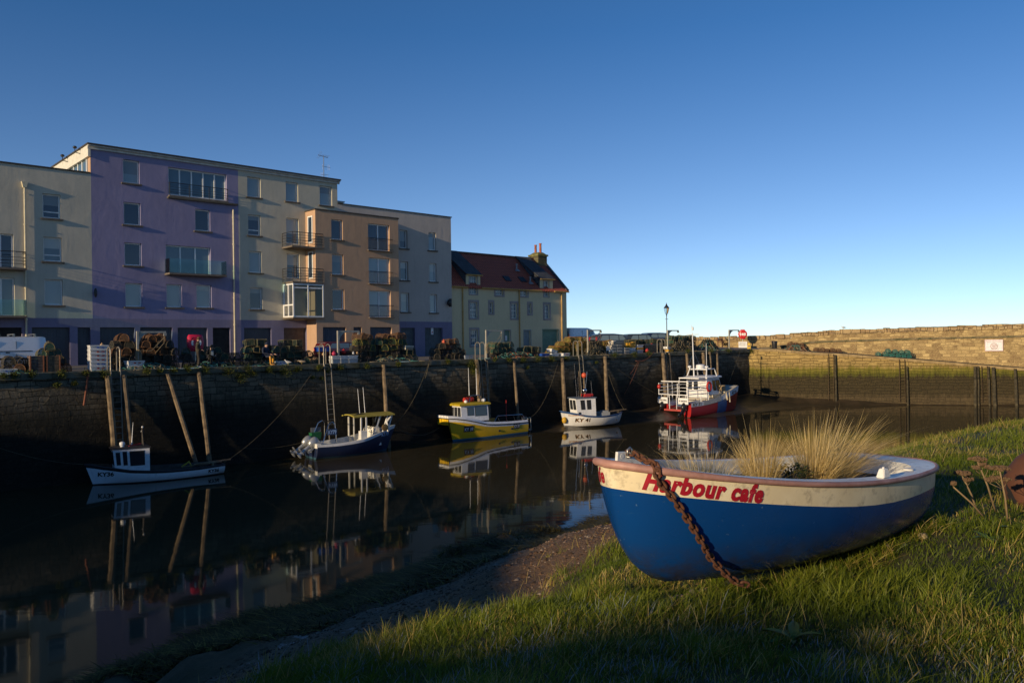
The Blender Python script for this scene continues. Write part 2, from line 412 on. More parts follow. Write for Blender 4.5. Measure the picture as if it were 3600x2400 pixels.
# ------------------------------------------------------------------ water
m, t, b = nt('harbour_water'); co = objco(t)
b.inputs['Specular IOR Level'].default_value = .36; b.inputs['Base Color'].default_value = (.042,.034,.017,1); b.inputs['Roughness'].default_value = .04; b.inputs['IOR'].default_value = 1.33
w1 = noise(t, objco(t, (.55,1.0,1)), 1.6, 2, .5); w2 = noise(t, objco(t, (.3,.5,1)), .5, 2, .5); w3 = noise(t, objco(t, (.04,.05,1)), 1.0, 2, .5)
amp = ramp(t, w3, [(.38, (.12,)*3), (.62, (1,)*3)])
bump(t, b, math_(t, 'MULTIPLY', math_(t, 'ADD', math_(t, 'MULTIPLY', w1, .45), w2), amp), .07, .12)
mb = MB(); mb.poly([(-3000,-200,0),(3000,-200,0),(3000,5000,0),(-3000,5000,0)])
tag(mb.build('water', m), kind='structure')

# ------------------------------------------------------------------ quay
# corner where quay face meets pier face
_d = QF.to_3x3() @ Vector((1,0,0)); _e = PF.to_3x3() @ Vector((1,0,0))
_A = np.array([[_d.x, -_e.x], [_d.y, -_e.y]]); _u, _s2 = np.linalg.solve(_A, np.array([PO.x-QO.x, PO.y-QO.y]))
UC, SC = float(_u), float(_s2)
def zq(u, v):
    sm = lambda k: (lambda c: c*c*(3-2*c))(max(0, min(1, k)))
    return ZQ + .12*sm((u-20)/40) + .45*sm((u-40)/14)*sm((v-2.5)/7)
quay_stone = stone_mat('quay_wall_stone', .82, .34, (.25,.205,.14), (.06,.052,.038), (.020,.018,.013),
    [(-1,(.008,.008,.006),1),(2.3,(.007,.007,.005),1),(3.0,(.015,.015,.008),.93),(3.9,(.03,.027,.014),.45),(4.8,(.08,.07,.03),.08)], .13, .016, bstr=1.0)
cop_m = mat('coping_stone', (.13,.12,.085), .85, 0, .4, 1.6, (.055,.055,.025), .6, 9)
pave = mat('quay_paving', (.16,.14,.12), .85, 0, .4, .6, (.09,.08,.07), .4, 14)
pier_cut = [on_v(2722, 1229, 0, PFI), on_v(2722, 1229, 7.2, PFI)]
_sr = pier_cut[0].x
mb = MB()
us = list(np.linspace(-70, UC, 40)); vs_ = [.45, 1.5, 3, 5, 7, 9.5, 12, 14.2, 18, 24, 34]
rows = [[mb._v((u, v, zq(u, v))) for v in vs_] for u in us]
for a, c2 in zip(rows, rows[1:]):
    for i in range(len(vs_)-1): mb.face((a[i], c2[i], c2[i+1], a[i+1]))
quay = mb.build('quay', pave, loc=QO, rot=(0,0,QANG)); tag(quay, kind='structure')
mb = MB()   # apron between quay end and pier ramp
def p2q(s_, mm, z): return QI @ (PF @ Vector((s_, mm, z)))
zc_ = zq(UC, 0)
for i in range(10):
    a0 = (UC, .45+ i*3.3, zq(UC, .45+i*3.3)); a1 = (UC, .45+(i+1)*3.3, zq(UC, .45+(i+1)*3.3))
    k0, k1 = i/10, (i+1)/10
    b0 = p2q(_sr+.3, .4+7.5*k0, zc_+.02); b1 = p2q(_sr+.3, .4+7.5*k1, zc_+.02)
    mb.poly([a0, b0, b1, a1])
tag(mb.build('quay', pave, loc=QO, rot=(0,0,QANG)), kind='structure')

mb = MB()
us = list(np.linspace(-70, UC, 60)); zs = list(np.linspace(-1, ZQ-.3, 14))
def qtop(u): return zq(u, 0)-.27
rows = []
for u in us:
    col = []
    for k in range(15):
        z = -1 + (qtop(u)+1)*k/14
        col.append(mb._v((u, -.10+.03*math.sin(u*.9+z*2)+.03*math.sin(u*2.3-z*3) - .05*(1-k/14)*4*.6, z)))
    rows.append(col)
for a, c2 in zip(rows, rows[1:]):
    for i in range(14): mb.face((a[i], c2[i], c2[i+1], a[i+1]))
for a, c2 in zip(rows, rows[1:]):
    mb.face((a[14], c2[14], mb._v((c2[14].co.x, .5, c2[14].co.z)), mb._v((a[14].co.x, .5, a[14].co.z))))
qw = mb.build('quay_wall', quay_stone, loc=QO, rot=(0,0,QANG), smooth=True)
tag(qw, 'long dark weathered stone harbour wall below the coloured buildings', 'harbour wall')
mb = MB(); u = -70; k = 0
rnd = random.Random(5)
while u < UC-.05:
    l = rnd.uniform(1.1, 2.0); e = min(u+l, UC)
    dz = rnd.uniform(-.015, .02); dv = rnd.uniform(-.03, .03)
    mb.box(u+.008, -.24+dv, zq(u,0)-.27, e-.008, .5, zq((u+e)/2,0)+dz)
    u = e
mb.build('coping', cop_m, qw)

# ------------------------------------------------------------------ pier
edge_px = [(2560,1222),(2655,1226),(2719,1228),(2855,1240),(2957,1243.5),(3216,1264),(3493,1287),(3600,1295)]
EP = [on_v(x, y, 0, PFI) for x, y in edge_px]
es = np.array([p.x for p in EP]); ez = np.array([p.z for p in EP]); ez[0] = ez[1] = zc_+.02; ez[2] = zc_+.01
es = np.append(es, es[-1]+14); ez = np.append(ez, ez[-1]-1.5)
zedge = lambda s_: float(np.interp(s_, es, ez))
pier_stone = stone_mat('pier_wall_stone', 1.25, .36, (.47,.335,.12), (.27,.18,.065), (.09,.06,.025),
    [(-.5,(.06,.045,.024),1),(.65,(.07,.052,.028),1),(1.0,(.030,.024,.012),1),(2.5,(.030,.025,.011),1),(2.8,(.08,.085,.008),1),(3.3,(.16,.15,.013),.9),(3.6,(.15,.12,.03),.45),(4.2,(.2,.15,.06),.1)], .10, .02, bstr=.9)
rubble = stone_mat('parapet_stone', .62, .33, (.54,.40,.18), (.15,.09,.045), (.36,.26,.12), None, .2, .03, bstr=.9)
rubble2 = stone_mat('parapet_coping_stone', .85, .48, (.46,.34,.17), (.24,.15,.08), (.10,.07,.04), None, .2, .03, bstr=.9)
ss = list(np.arange(SC-3, es[-1], .6)); mb = MB(); rows = []
for s_ in ss:
    top = zedge(s_)-.02; col = []
    for k in range(15):
        z = -1 + (top+1)*k/14
        col.append(mb._v((s_, -.02*math.sin(s_*1.3+z*2.1)-.12*(1-k/14)+.02*math.sin(s_*3.1-z), z)))
    rows.append(col)
for a, c2 in zip(rows, rows[1:]):
    for i in range(14): mb.face((a[i], c2[i], c2[i+1], a[i+1]))
    mb.face((a[14], c2[14], mb._v((c2[14].co.x, .45, c2[14].co.z)), mb._v((a[14].co.x, .45, a[14].co.z))))
pw = mb.build('pier_wall', pier_stone, loc=PO, rot=(0,0,PANG), smooth=True)
tag(pw, 'sunlit ochre stone pier wall with a green and black tide band', 'pier wall')
mb = MB(); s_ = SC+1.0; rnd = random.Random(9)
while s_ < es[-1]-2:
    e = s_+rnd.uniform(1.2, 2.2)
    if s_ > _sr-2:
        v = mb.box(s_+.01, -.10+rnd.uniform(-.02,.02), -.2, e-.01, .45, 0)
        for q in v: q.co.z += zedge(q.co.x) + (.03 if q.co.z > -.1 else 0)
    s_ = e
mb.build('coping', mat('pier_coping', (.36,.26,.12), .85, 0, .4, 1.5, (.2,.14,.06), .5, 9), pw)
# ramp of setts behind the edge
m, t, b = nt('ramp_setts'); co = objco(t)
br = N(t, 'ShaderNodeTexBrick', Scale=1.0); br.inputs['Brick Width'].default_value = .34; br.inputs['Row Height'].default_value = .26; br.inputs['Mortar Size'].default_value = .03
br.inputs['Color1'].default_value = (.16,.11,.055,1); br.inputs['Color2'].default_value = (.09,.065,.03,1); br.inputs['Mortar'].default_value = (.02,.018,.01,1); L(t, co, br.inputs['Vector'])
L(t, br.outputs['Color'], b.inputs['Base Color']); b.inputs['Roughness'].default_value = .85; bump(t, b, math_(t,'SUBTRACT',1.0,br.outputs['Fac']), .8, .05)
mb = MB(); ss2 = [s for s in ss if s > _sr]; ss2 = [_sr]+ss2
rows = [[mb._v((s_, mm, zedge(s_)+.01+.02*mm)) for mm in (.44, 2, 3.5, 5.02)] for s_ in ss2]
for a, c2 in zip(rows, rows[1:]):
    for i in range(3): mb.face((a[i], c2[i], c2[i+1], a[i+1]))
tag(mb.build('ramp', m, loc=PO, rot=(0,0,PANG)), kind='structure')
# wall behind the ramp, carrying the upper walk
led_px = [(2672,1222),(2760,1213),(2847,1201),(2872,1199),(3238,1187),(3600,1179)]
LP = [on_v(x, y, 5, PFI) for x, y in led_px]; ls = np.array([p.x for p in LP]); lz = np.array([p.z for p in LP]); ls = np.append(ls, ls[-1]+14); lz = np.append(lz, lz[-1]+.3)
zled = lambda s_: float(np.interp(s_, ls, lz))
ss3 = [ls[0]] + [s for s in ss if s > ls[0]]
mb = MB(); rows = []
for s_ in ss3:
    z0 = min(zedge(s_), zled(s_)-.05)-.3; z1 = zled(s_)-.16
    col = [mb._v((s_, 5+.03*math.sin(s_*2+k*1.7)-.0*k, z0+(z1-z0)*k/8)) for k in range(9)]
    rows.append(col)
for a, c2 in zip(rows, rows[1:]):
    for i in range(8): mb.face((a[i], c2[i], c2[i+1], a[i+1]))
rw = mb.build('retaining_wall', rubble, loc=PO, rot=(0,0,PANG), smooth=True)
tag(rw, 'mottled rubble wall behind the ramp, with the white notice on it', 'wall')
mb = MB(); s_ = ls[0]; rnd = random.Random(3)
while s_ < ls[-1]:
    e = s_+rnd.uniform(.8, 1.6)
    v = mb.box(s_+.01, 4.9+rnd.uniform(-.03,.03), -.17, e-.01, 7.05, 0)
    for q in v: q.co.z += zled(q.co.x)+(rnd.uniform(-.01,.01))
    s_ = e
mb.build('walk_slab', mat('walk_slab', (.2,.15,.08), .85, 0, .5, 1.5, (.07,.07,.03), .5, 9), rw)
# parapet
par_px = [(1990,1188),(2440,1185),(2613,1181),(2727,1177.5),(2770,1174),(2812,1169),(2923,1161),(3068,1155),(3238,1150),(3408,1143.5),(3600,1137)]
PP = [on_v(x, y, 7, PFI) for x, y in par_px]; ps = np.array([p.x for p in PP]); pz = np.array([p.z for p in PP]); ps = np.append(ps, ps[-1]+14); pz = np.append(pz, pz[-1]+.8)
zpar = lambda s_: float(np.interp(s_, ps, pz))
mb = MB(); ss4 = list(np.arange(ps[0], ps[-1], .5)); rows = []
for s_ in ss4:
    z0 = 4.6; z1 = zpar(s_)-.42
    rows.append([mb._v((s_, 7+.05*math.sin(s_*1.7+k), z0+(z1-z0)*k/6)) for k in range(7)])
for a, c2 in zip(rows, rows[1:]):
    for i in range(6): mb.face((a[i], c2[i], c2[i+1], a[i+1]))
pr = mb.build('parapet', rubble, loc=PO, rot=(0,0,PANG), smooth=True)
tag(pr, 'sunlit rubble parapet along the top of the pier against the sky', 'parapet')
mb = MB(); s_ = ps[0]; rnd = random.Random(13)
while s_ < ps[-1]:
    e = s_+rnd.uniform(.45, 1.15)*(1 if s_ < SC+60 else 1); h = rnd.choice((0, 0, .03, -.05, .05, -.02))
    z1 = zpar((s_+e)/2)+h
    j = [rnd.uniform(-.03,.03) for _ in range(8)]
    v = mb.box(s_+.012, 6.93+j[0], zpar((s_+e)/2)-.46, e-.012, 7.9, z1)
    for q, jj in zip(v, j): q.co.z += jj*.8; q.co.y += jj*.6
    s_ = e
bmesh.ops.bevel(mb.bm, geom=mb.bm.edges[:], offset=.03, segments=1, affect='EDGES')
mb.build('coping', rubble2, pr, smooth=40)

# wet mud left by the tide along the walls
mb = MB()
m = mat('tide_mud', (.05,.036,.022), .35, 0, .5, .8, (.022,.018,.011), .8, 5)
us = np.linspace(-30, UC+2, 80); vsm = np.linspace(-13, .6, 26); rows = []
for u in us:
    row = []
    for v in vsm:
        base = .12 + .55*max(0, 1+v/3.0) if v > -3 else .12-.12*(-3-v)
        k = max(0, min(1, (u-30)/14)); base += .42*k*max(0, 1+v/12) + .18*k
        k2 = max(0, min(1, (25-u)/15)); base -= .5*k2
        n_ = float(fbm(np.array([u*.35]), np.array([v*.5]), 4)[0]); row.append(mb._v((u, v, base+.45*n_-.25)))
    rows.append(row)
for a, c2 in zip(rows, rows[1:]):
    for i in range(len(vsm)-1): mb.face((a[i], c2[i], c2[i+1], a[i+1]))
tag(mb.build('mud', m, loc=QO, rot=(0,0,QANG), smooth=True), kind='structure')
mb = MB(); rows = []
for s_ in np.arange(SC-6, es[-1], .7):
    row = []
    for mm in np.linspace(-9, .4, 14):
        k = max(0, min(1, 1-(s_-SC)/16))
        n_ = float(fbm(np.array([s_*.3+30]), np.array([mm*.5]), 4)[0])
        row.append(mb._v((s_, mm, -.30 + .42*max(0, 1+mm/.8) + k*(.75+.07*mm) + .28*n_)))
    rows.append(row)
for a, c2 in zip(rows, rows[1:]):
    for i in range(13): mb.face((a[i], c2[i], c2[i+1], a[i+1]))
tag(mb.build('mud', m, loc=PO, rot=(0,0,PANG), smooth=True), kind='structure')
# ------------------------------------------------------------------ buildings along the quay
FV = 14.0
def C1(x, y): return (x/1.7422, y/1.7422+450)
def C2(x, y): return (800+x/1.8447, 500+y/1.8447)
def C3(x, y): return (1550+x/3.1367, 800+y/3.1367)
def rect(c, x0, y0, x1, y1, v=FV, ground=False):
    a = on_v(*c(x0, y0), v); b = on_v(*c(x1, y1 if not ground else y0), v)
    return [a.x, ZQ+.02 if ground else b.z, b.x, a.z]
def facade(mb, u0, u1, z0, z1, v, holes, depth=.24, mi=0):
    U = sorted(set([u0, u1]+[h[0] for h in holes]+[h[2] for h in holes])); Z = sorted(set([z0, z1]+[h[1] for h in holes]+[h[3] for h in holes]))
    U = [x for x in U if u0-1e-6 <= x <= u1+1e-6]; Z = [x for x in Z if z0-1e-6 <= x <= z1+1e-6]
    # subdivide long cells a little so the render picks up even texture
    vv = {}
    def V(x, z):
        k = (round(x, 4), round(z, 4))
        if k not in vv: vv[k] = mb._v((x, v, z))
        return vv[k]
    mb.mi = mi
    for a, b in zip(U, U[1:]):
        for c, d in zip(Z, Z[1:]):
            mx, mz = (a+b)/2, (c+d)/2
            if any(h[0] < mx < h[2] and h[1] < mz < h[3] for h in holes): continue
            mb.face((V(a,c), V(b,c), V(b,d), V(a,d)))
    for h in holes:
        a, c, b, d = h[:4]; w_ = v+depth
        for p in (((a,v,c),(a,w_,c),(a,w_,d),(a,v,d)), ((b,v,c),(b,v,d),(b,w_,d),(b,w_,c)), ((a,v,d),(a,w_,d),(b,w_,d),(b,v,d)), ((a,v,c),(b,v,c),(b,w_,c),(a,w_,c))): mb.poly(p)
white_pvc = mat('white_frame', (.78,.78,.76), .45, 0, .12, 2, bmp=.05)
sill_m = mat('window_sill', (.14,.115,.09), .8, 0, .4, 3)
wglass = glass_mat('window_glass', (.012,.026,.048)); wglass2 = glass_mat('window_glass_pale', (.06,.10,.125)); wblind = glass_mat('window_blind', (.17,.22,.24), .12)
pipe_y = mat('downpipe_cream', (.62,.55,.38), .5, 0, .2, 4); dark_metal = mat('dark_metal', (.03,.032,.035), .45, .3, .3, 5)
steel = mat('galvanised_steel', (.42,.40,.36), .35, .8, .3, 6, bmp=.1)
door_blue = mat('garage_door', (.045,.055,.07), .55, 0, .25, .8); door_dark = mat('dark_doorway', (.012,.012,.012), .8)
RB = random.Random(17); wblind2 = glass_mat('blind_pale', (.26,.28,.27), .15); wblind3 = glass_mat('curtain_grey', (.12,.14,.15), .12)
def window(parent, h, v, kind='one', gl=None, sill=True, fw=.08, depth=.24, fm=None):
    a, c, b, d = h[:4]; y = v+depth-.05; fm = fm or white_pvc
    mb = MB()
    mb.box(a, y, c, a+fw, y+.06, d); mb.box(b-fw, y, c, b, y+.06, d); mb.box(a+fw, y, c, b-fw, y+.06, c+fw); mb.box(a+fw, y, d-fw, b-fw, y+.06, d)
    if kind == 'low': z = c+(d-c)*.24; mb.box(a+fw, y+.003, z, b-fw, y+.057, z+fw*.9)
    if kind == 'two': x = (a+b)/2; mb.box(x-.05, y-.01, c+fw, x+.05, y+.055, d-fw)
    if kind.startswith('n'):
        n = int(kind[1:])
        for i in range(1, n): x = a+(b-a)*i/n; mb.box(x-.045, y-.01, c+fw, x+.045, y+.055, d-fw)
    if kind == 'sash':
        z = (c+d)/2; mb.box(a+fw, y-.015, z-.035, b-fw, y+.05, z+.035)
        nv = 3 if b-a > .6 else 2
        for i in range(1, nv): x = a+fw+(b-a-2*fw)*i/nv; mb.box(x-.012, y+.004, c+fw, x+.012, y+.052, d-fw)
        nh = 4 if d-c > 1.2 else 2
        for i in range(1, nh):
            if nh == 4 and i == 2: continue
            z = c+(d-c)*i/nh; mb.box(a+fw, y+.007, z-.012, b-fw, y+.05, z+.012)
    f = mb.build('window', fm, parent)
    mb = MB(); mb.poly(((a+fw*.5, y+.035, c+fw*.5), (b-fw*.5, y+.035, c+fw*.5), (b-fw*.5, y+.035, d-fw*.5), (a+fw*.5, y+.035, d-fw*.5)))
    mb.build('pane', gl or wglass, f, off=OFF[parent.name])
    if kind in ('one','low') and RB.random() < .62:
        k_ = RB.choice((.22,.35,.45,.6)); mb = MB(); mb.poly(((a+fw,y+.031,d-fw-(d-c-2*fw)*k_),(b-fw,y+.031,d-fw-(d-c-2*fw)*k_),(b-fw,y+.031,d-fw),(a+fw,y+.031,d-fw))); mb.build('blind', RB.choice((wblind2, wblind3)), f, off=OFF[parent.name])
    if sill:
        mb = MB(); mb.box(a-.12, v-.13, c-.11, b+.12, v+depth-.055, c-.01); mb.build('sill', sill_m, f, off=OFF[parent.name])
    return f
def garage(parent, h, v, m=None, depth=.24, name='garage_door'):
    a, c, b, d = h[:4]; y = v+depth-.02; mb = MB(); n = max(3, int((b-a)/.16)); 
    for i in range(n):
        x0 = a+(b-a)*i/n; x1 = a+(b-a)*(i+1)/n; mb.box(x0+.008, y-.012, c, x1-.008, y+.02, d)
    mb.box(a, y, c, b, y+.04, d); return mb.build(name, m or door_blue, parent)
def render_mat(name, col, var=.16, streak=True, rough=.9):
    m, t, b = nt(name); co = objco(t)
    n1 = noise(t, co, .35, 5, .6); n2 = noise(t, objco(t, (1.5,1.5,.55)), 1.0, 4, .6, 1.2); n3 = noise(t, co, 5, 5, .7)
    c = mixc(t, ramp(t, n1, [(.3,(0,0,0)),(.7,(1,1,1))]), col, tuple(x*(1-var) for x in col))
    c = mixc(t, ramp(t, n2, [(.5,(0,0,0)),(.75,(.5,.5,.5))]), c, tuple(x*(1-var*1.6) for x in col))
    c = mixc(t, ramp(t, n3, [(.45,(0,0,0)),(.75,(.25,.25,.25))]), c, tuple(min(1,x*1.15) for x in col))
    n4 = noise(t, objco(t, (5,5,.22)), 1.0, 5, .7); c = mixc(t, ramp(t, n4, [(.56,(0,0,0)),(.8,(.42,.42,.42))]), c, tuple(x*.55 for x in col))
    L(t, c, b.inputs['Base Color']); b.inputs['Roughness'].default_value = rough; b.inputs['Specular IOR Level'].default_value = .2
    h = math_(t, 'ADD', math_(t, 'MULTIPLY', noise(t, objco(t, (1,1,.6)), 1.1, 3, .55, .8), .42), math_(t, 'ADD', math_(t, 'MULTIPLY', n2, .16), math_(t, 'MULTIPLY', noise(t, co, 45, 3), .04)))
    bump(t, b, h, .5, .07); return m
cream = render_mat('cream_render', (.52,.48,.385)); purple = render_mat('purple_render', (.25,.23,.36)); violet = render_mat('violet_plinth', (.205,.19,.28))
cream2 = render_mat('pale_cream_render', (.52,.48,.38)); ochre = render_mat('ochre_render', (.48,.315,.205)); mauve = render_mat('mauve_render', (.48,.425,.375)); housec = render_mat('house_render', (.62,.53,.33), .10)
coping_m = mat('roof_coping', (.06,.05,.04), .7, .2); fascia_m = mat('fascia', (.52,.50,.45), .6); roof_m = mat('flat_roof', (.1,.1,.1), .9)

# lines shared by the blocks (all measured on the facade plane)
zband = on_v(*C1(575,1166), FV).z
uA = on_v(*C1(562,700), FV).x            # cream / purple joint
uB = on_v(*C1(1463,700), FV).x           # purple / pale joint
uC = on_v(*C2(712,330), FV).x            # end of the top storey
uE = on_v(*C2(1453,900), FV).x           # end of the terrace
zr1 = on_v(*C1(553,280), FV).z           # cream parapet
zr2 = (on_v(*C1(545,103), FV).z+on_v(*C2(712,248), FV).z)/2
zr3 = (on_v(*C2(1447,488), FV).z+on_v(*C2(742,405), FV).z)/2
U0 = on_v(-260, 1000, FV).x

def shell(mb, u0, u1, z0, z1, v, dep, left=True, right=True, roof=True):
    if left: mb.poly(((u0,v,z0),(u0,v+dep,z0),(u0,v+dep,z1),(u0,v,z1)))
    if right: mb.poly(((u1,v,z0),(u1,v,z1),(u1,v+dep,z1),(u1,v+dep,z0)))
    mb.poly(((u0,v+dep,z0),(u1,v+dep,z0),(u1,v+dep,z1),(u0,v+dep,z1)))
    if roof: mb.poly(((u0,v,z1-.02),(u1,v,z1-.02),(u1,v+dep,z1-.02),(u0,v+dep,z1-.02)))
def block(label, u0, u1, ztop, upper, lower, up_holes, low_holes, dep=10, cat='apartment block'):
    root = thingQ('apartment_building', label, cat, (u0+u1)/2, FV, ZQ, local=False)
    mb = MB(); facade(mb, u0, u1, zband, ztop, FV, up_holes); shell(mb, u0, u1, zband, ztop, FV, dep); mb.build('wall', upper, root, rec=False)
    mb = MB(); facade(mb, u0, u1, ZQ-.1, zband, FV, low_holes); shell(mb, u0, u1, ZQ-.1, zband, FV, dep, roof=False); mb.build('plinth', lower, root, rec=False)
    return root
def downpipe(parent, px_top, c, zb, r=.055, off=.1, m=None, hop=True):
    p = on_v(*c(*px_top), FV-off); mb = MB(); mb.tube([(p.x,FV-off,p.z),(p.x,FV-off,zb)], r, 8)
    z = p.z-.6
    while z > zb: mb.tube([(p.x,FV-off,z),(p.x,FV-off,z+.07)], r*1.45, 8); z -= 1.9
    if hop: mb.frustum((p.x-.09,FV-off-.09,p.x+.09,FV-.003,p.z-.25),(p.x-.17,FV-off-.13,p.x+.17,FV-.003,p.z+.1))
    mb.build('downpipe', m or pipe_y, parent, smooth=40)

# --- cream block, left
H = [rect(C1,260,400,372,558), rect(C1,265,665,380,820), rect(C1,272,925,386,1085), rect(C1,-75,640,84,862), rect(C1,-75,912,92,1152)]
G = [rect(C1,-200,1220,135,0,ground=True), rect(C1,195,1220,428,0,ground=True), rect(C1,475,1220,555,0,ground=True)]
b1 = block('cream rendered apartment block at the left edge of the row, lower than the purple one', U0, uA-.003, zr1, cream, violet, H, G)
window(b1, H[0], FV, 'low'); window(b1, H[1], FV, 'low', wglass2); window(b1, H[2], FV, 'one', wblind)
window(b1, H[3], FV, 'two', wglass, sill=False); window(b1, H[4], FV, 'two', wglass2, sill=False)
garage(b1, G[0], FV, door_dark); garage(b1, G[1], FV); garage(b1, G[2], FV, name='door')
mb = MB(); mb.box(U0, FV-.07, zr1, uA-.06, FV+.3, zr1+.09); mb.build('coping', coping_m, b1)
downpipe(b1, (150,340), C1, ZQ, off=.1)
def rail_balcony(parent, ua, ub, z, dep, h=.95, glass=False, v=FV, bars='rails', slab_t=.12, name='balcony'):
    mb = MB(); mb.box(ua, v-dep, z-slab_t, ub, v-.003, z); s = mb.build(name, mat('balcony_slab', (.16,.13,.10), .8, 0, .3), parent)
    o = OFF[parent.name]; y = v-dep+.04
    if glass:
        mb = MB(); mb.box(ua+.02, y, z+.03, ub-.02, y+.014, z+h); mb.box(ua+.02, y+.02, z+.03, ua+.034, v-.01, z+h); mb.box(ub-.034, y+.02, z+.03, ub-.02, v-.01, z+h)
        mb.build('glass_screen', clear_glass('balcony_glass'), s, off=o)
    mb = MB()
    if not glass:
        for k in ((.25,.45,.65) if bars == 'rails' else (.12,)): 
            mb.tube([(ua+.04,v-.02,z+h*k),(ua+.04,y,z+h*k),(ub-.04,y,z+h*k),(ub-.04,v-.02,z+h*k)], .014, 5)
        for x in ([ua+.04, (2*ua+ub)/3, (ua+2*ub)/3, ub-.04] if bars == 'rails' else np.linspace(ua+.04, ub-.04, int((ub-ua)/.11))): mb.tube([(x,y,z),(x,y,z+h)], .022 if bars == 'rails' else .010, 5)
        mb.tube([(ua+.04,v-.02,z+h),(ua+.04,y,z+h),(ub-.04,y,z+h),(ub-.04,v-.02,z+h)], .026, 6)
        mb.build('railing', dark_metal, s, off=o, smooth=40)
    return s
bz = on_v(*C1(84,862), FV).z; p2 = on_v(*C1(150,862), FV)
rail_balcony(b1, U0+.3, H[3][2]+.5, H[3][1], .9); rail_balcony(b1, U0+.3, H[4][2]+.45, H[4][1], .9, glass=True)

# --- purple block
H = [rect(C1,752,190,855,345), rect(C1,757,452,862,598), rect(C1,762,700,868,845), rect(C1,768,948,872,1095), rect(C1,1195,495,1288,635),
     rect(C1,1020,955,1115,1098), rect(C1,1203,960,1297,1100), rect(C1,1015,715,1292,908), rect(C1,1030,238,1390,448)]
G = [rect(C1,612,1220,825,0,ground=True), rect(C1,858,1220,1055,0,ground=True), rect(C1,1088,1222,1270,0,ground=True), rect(C1,1303,1222,1410,0,ground=True)]
b2 = block('purple rendered apartment block, tallest of the row', uA, uB-.003, zr2-.28, purple, violet, H, G)
for h, g in zip(H[:7], (wblind, wglass, wglass, wblind, wglass, wblind, wblind)): window(b2, h, FV, 'one', g)
window(b2, H[7], FV, 'n3', wglass2, sill=False); window(b2, H[8], FV, 'n5', wglass2, sill=False, fw=.09)
rail_balcony(b2, H[7][0]-.1, H[7][2]+.75, H[7][1]+.05, .95, glass=True)
s = rail_balcony(b2, H[8][0]-.02, H[8][2]+.02, H[8][1]-.05, .22, h=.85, slab_t=.10)
p = on_v(*C1(1445,470), FV-.1); mb = MB(); mb.box(H[8][0]-.1, FV-.26, H[8][1]-.26, p.x+.1, FV-.004, H[8][1]-.155); mb.build('gutter', mat('gutter_brown', (.10,.085,.06), .7), b2)
downpipe(b2, (1428,500), C1, ZQ, hop=False)
for h in G[:3]: garage(b2, h, FV)
mb = MB(); mb.poly(((G[3][0],FV+.23,G[3][1]),(G[3][2],FV+.23,G[3][1]),(G[3][2],FV+.23,G[3][3]),(G[3][0],FV+.23,G[3][3]))); mb.build('passage_shade', door_dark, b2)  # flat near-black sheet stands for the shade inside the opening
def cornice(parent, u0, u1, dep):
    mb = MB(); mb.box(u0, FV-.12, zr2-.28, u1, FV+.02, zr2-.02); mb.build('fascia', fascia_m, parent)
    mb = MB(); mb.box(u0-.05, FV-.28, zr2-.02, u1+.05, FV+dep, zr2+.07); mb.build('roof', coping_m, parent)
    mb = MB(); mb.tube([(u0,FV-.2,zr2-.08),(u1,FV-.2,zr2-.08)], .055, 6); mb.build('gutter', fascia_m, parent)
dpen = max(4, min(14, on_u(*C1(305,245), uA).y-FV))
# penthouse end above the cream block, sunlight put into its ochre colour
mb = MB(); zl = zr1+.05
mb.poly(((uA-.02,FV+.0,zl),(uA-.02,FV+.62,zl),(uA-.02,FV+.62,zr2-.3),(uA-.02,FV,zr2-.3))); mb.build('end_wall', ochre, b2, rec=False)
mb = MB(); mb.box(uA-.18, FV-.1, zr2-.75, uA-.03, FV+dpen, zr2-.03); mb.build('end_fascia', mat('end_fascia', (.7,.66,.55), .6), b2)
mb = MB()
for k in range(7):
    y0 = FV+.75+k*1.0; mb.box(uA-.05, y0, zl, uA-.012, y0+.12, zr2-.76)
mb.box(uA-.052, FV+.63, zl, uA-.012, FV+dpen, zl+.12); f = mb.build('end_glazing', white_pvc, b2)
mb = MB(); mb.poly(((uA-.011,FV+.64,zl),(uA-.011,FV+dpen,zl),(uA-.011,FV+dpen,zr2-.76),(uA-.011,FV+.64,zr2-.76))); mb.build('pane', wglass2, f, off=OFF[b2.name])
mb = MB()
for y0 in (FV+1.6, FV+4.6):
    mb = MB(); mb.tube([(uA-.2,y0,zr2-.3),(uA-.5,y0,zr2-.25),(uA-.5,y0,zr2-.05)], .03, 5); mb.ball((uA-.5,y0,zr2+.06), .13, .13, .1); mb.build('security_lamp', dark_metal, b2, smooth=50)
cornice(b2, uA-.2, uB, dpen)
mb = MB(); mb.ball((uA+.12, FV-.25, on_v(*C1(585,1010), FV).z), .1, .12, .3); mb.box(uA+.1,FV-.2,on_v(*C1(585,1010), FV).z-.05,uA+.16,FV-.005,on_v(*C1(585,1010), FV).z+.05); mb.build('wall_lamp', dark_metal, b2, smooth=50)

# --- pale block with the top storey, then the lower mauve end with the ochre bay
H = [rect(C2,127,222,215,362), rect(C2,377,255,458,390), rect(C2,597,280,678,415), rect(C2,133,468,215,608), rect(C2,380,490,463,662), rect(C2,140,705,222,848), rect(C2,385,720,468,885), rect(C2,145,942,228,1083)]
G = [rect(C2,107,1203,283,0,ground=True), rect(C2,365,1203,512,0,ground=True)]
uBay = on_v(*C2(506,620), FV).x
b3 = block('pale cream apartment block with balconies, right of the purple block', uB, uC, zr2-.28, cream2, violet, H, G)
for h, k, g in zip(H, ('one','one','one','low','one','one','one','one'), (wblind,wblind,wblind,wglass,wglass2,wblind,wglass2,wglass)):
    window(b3, h, FV, k, g, sill=h not in (H[4], H[6]))
garage(b3, G[0], FV); garage(b3, G[1], FV, mat('garage_door_ochre_lit', (.10,.07,.05), .6))  # right door's brown holds the ochre light falling on it
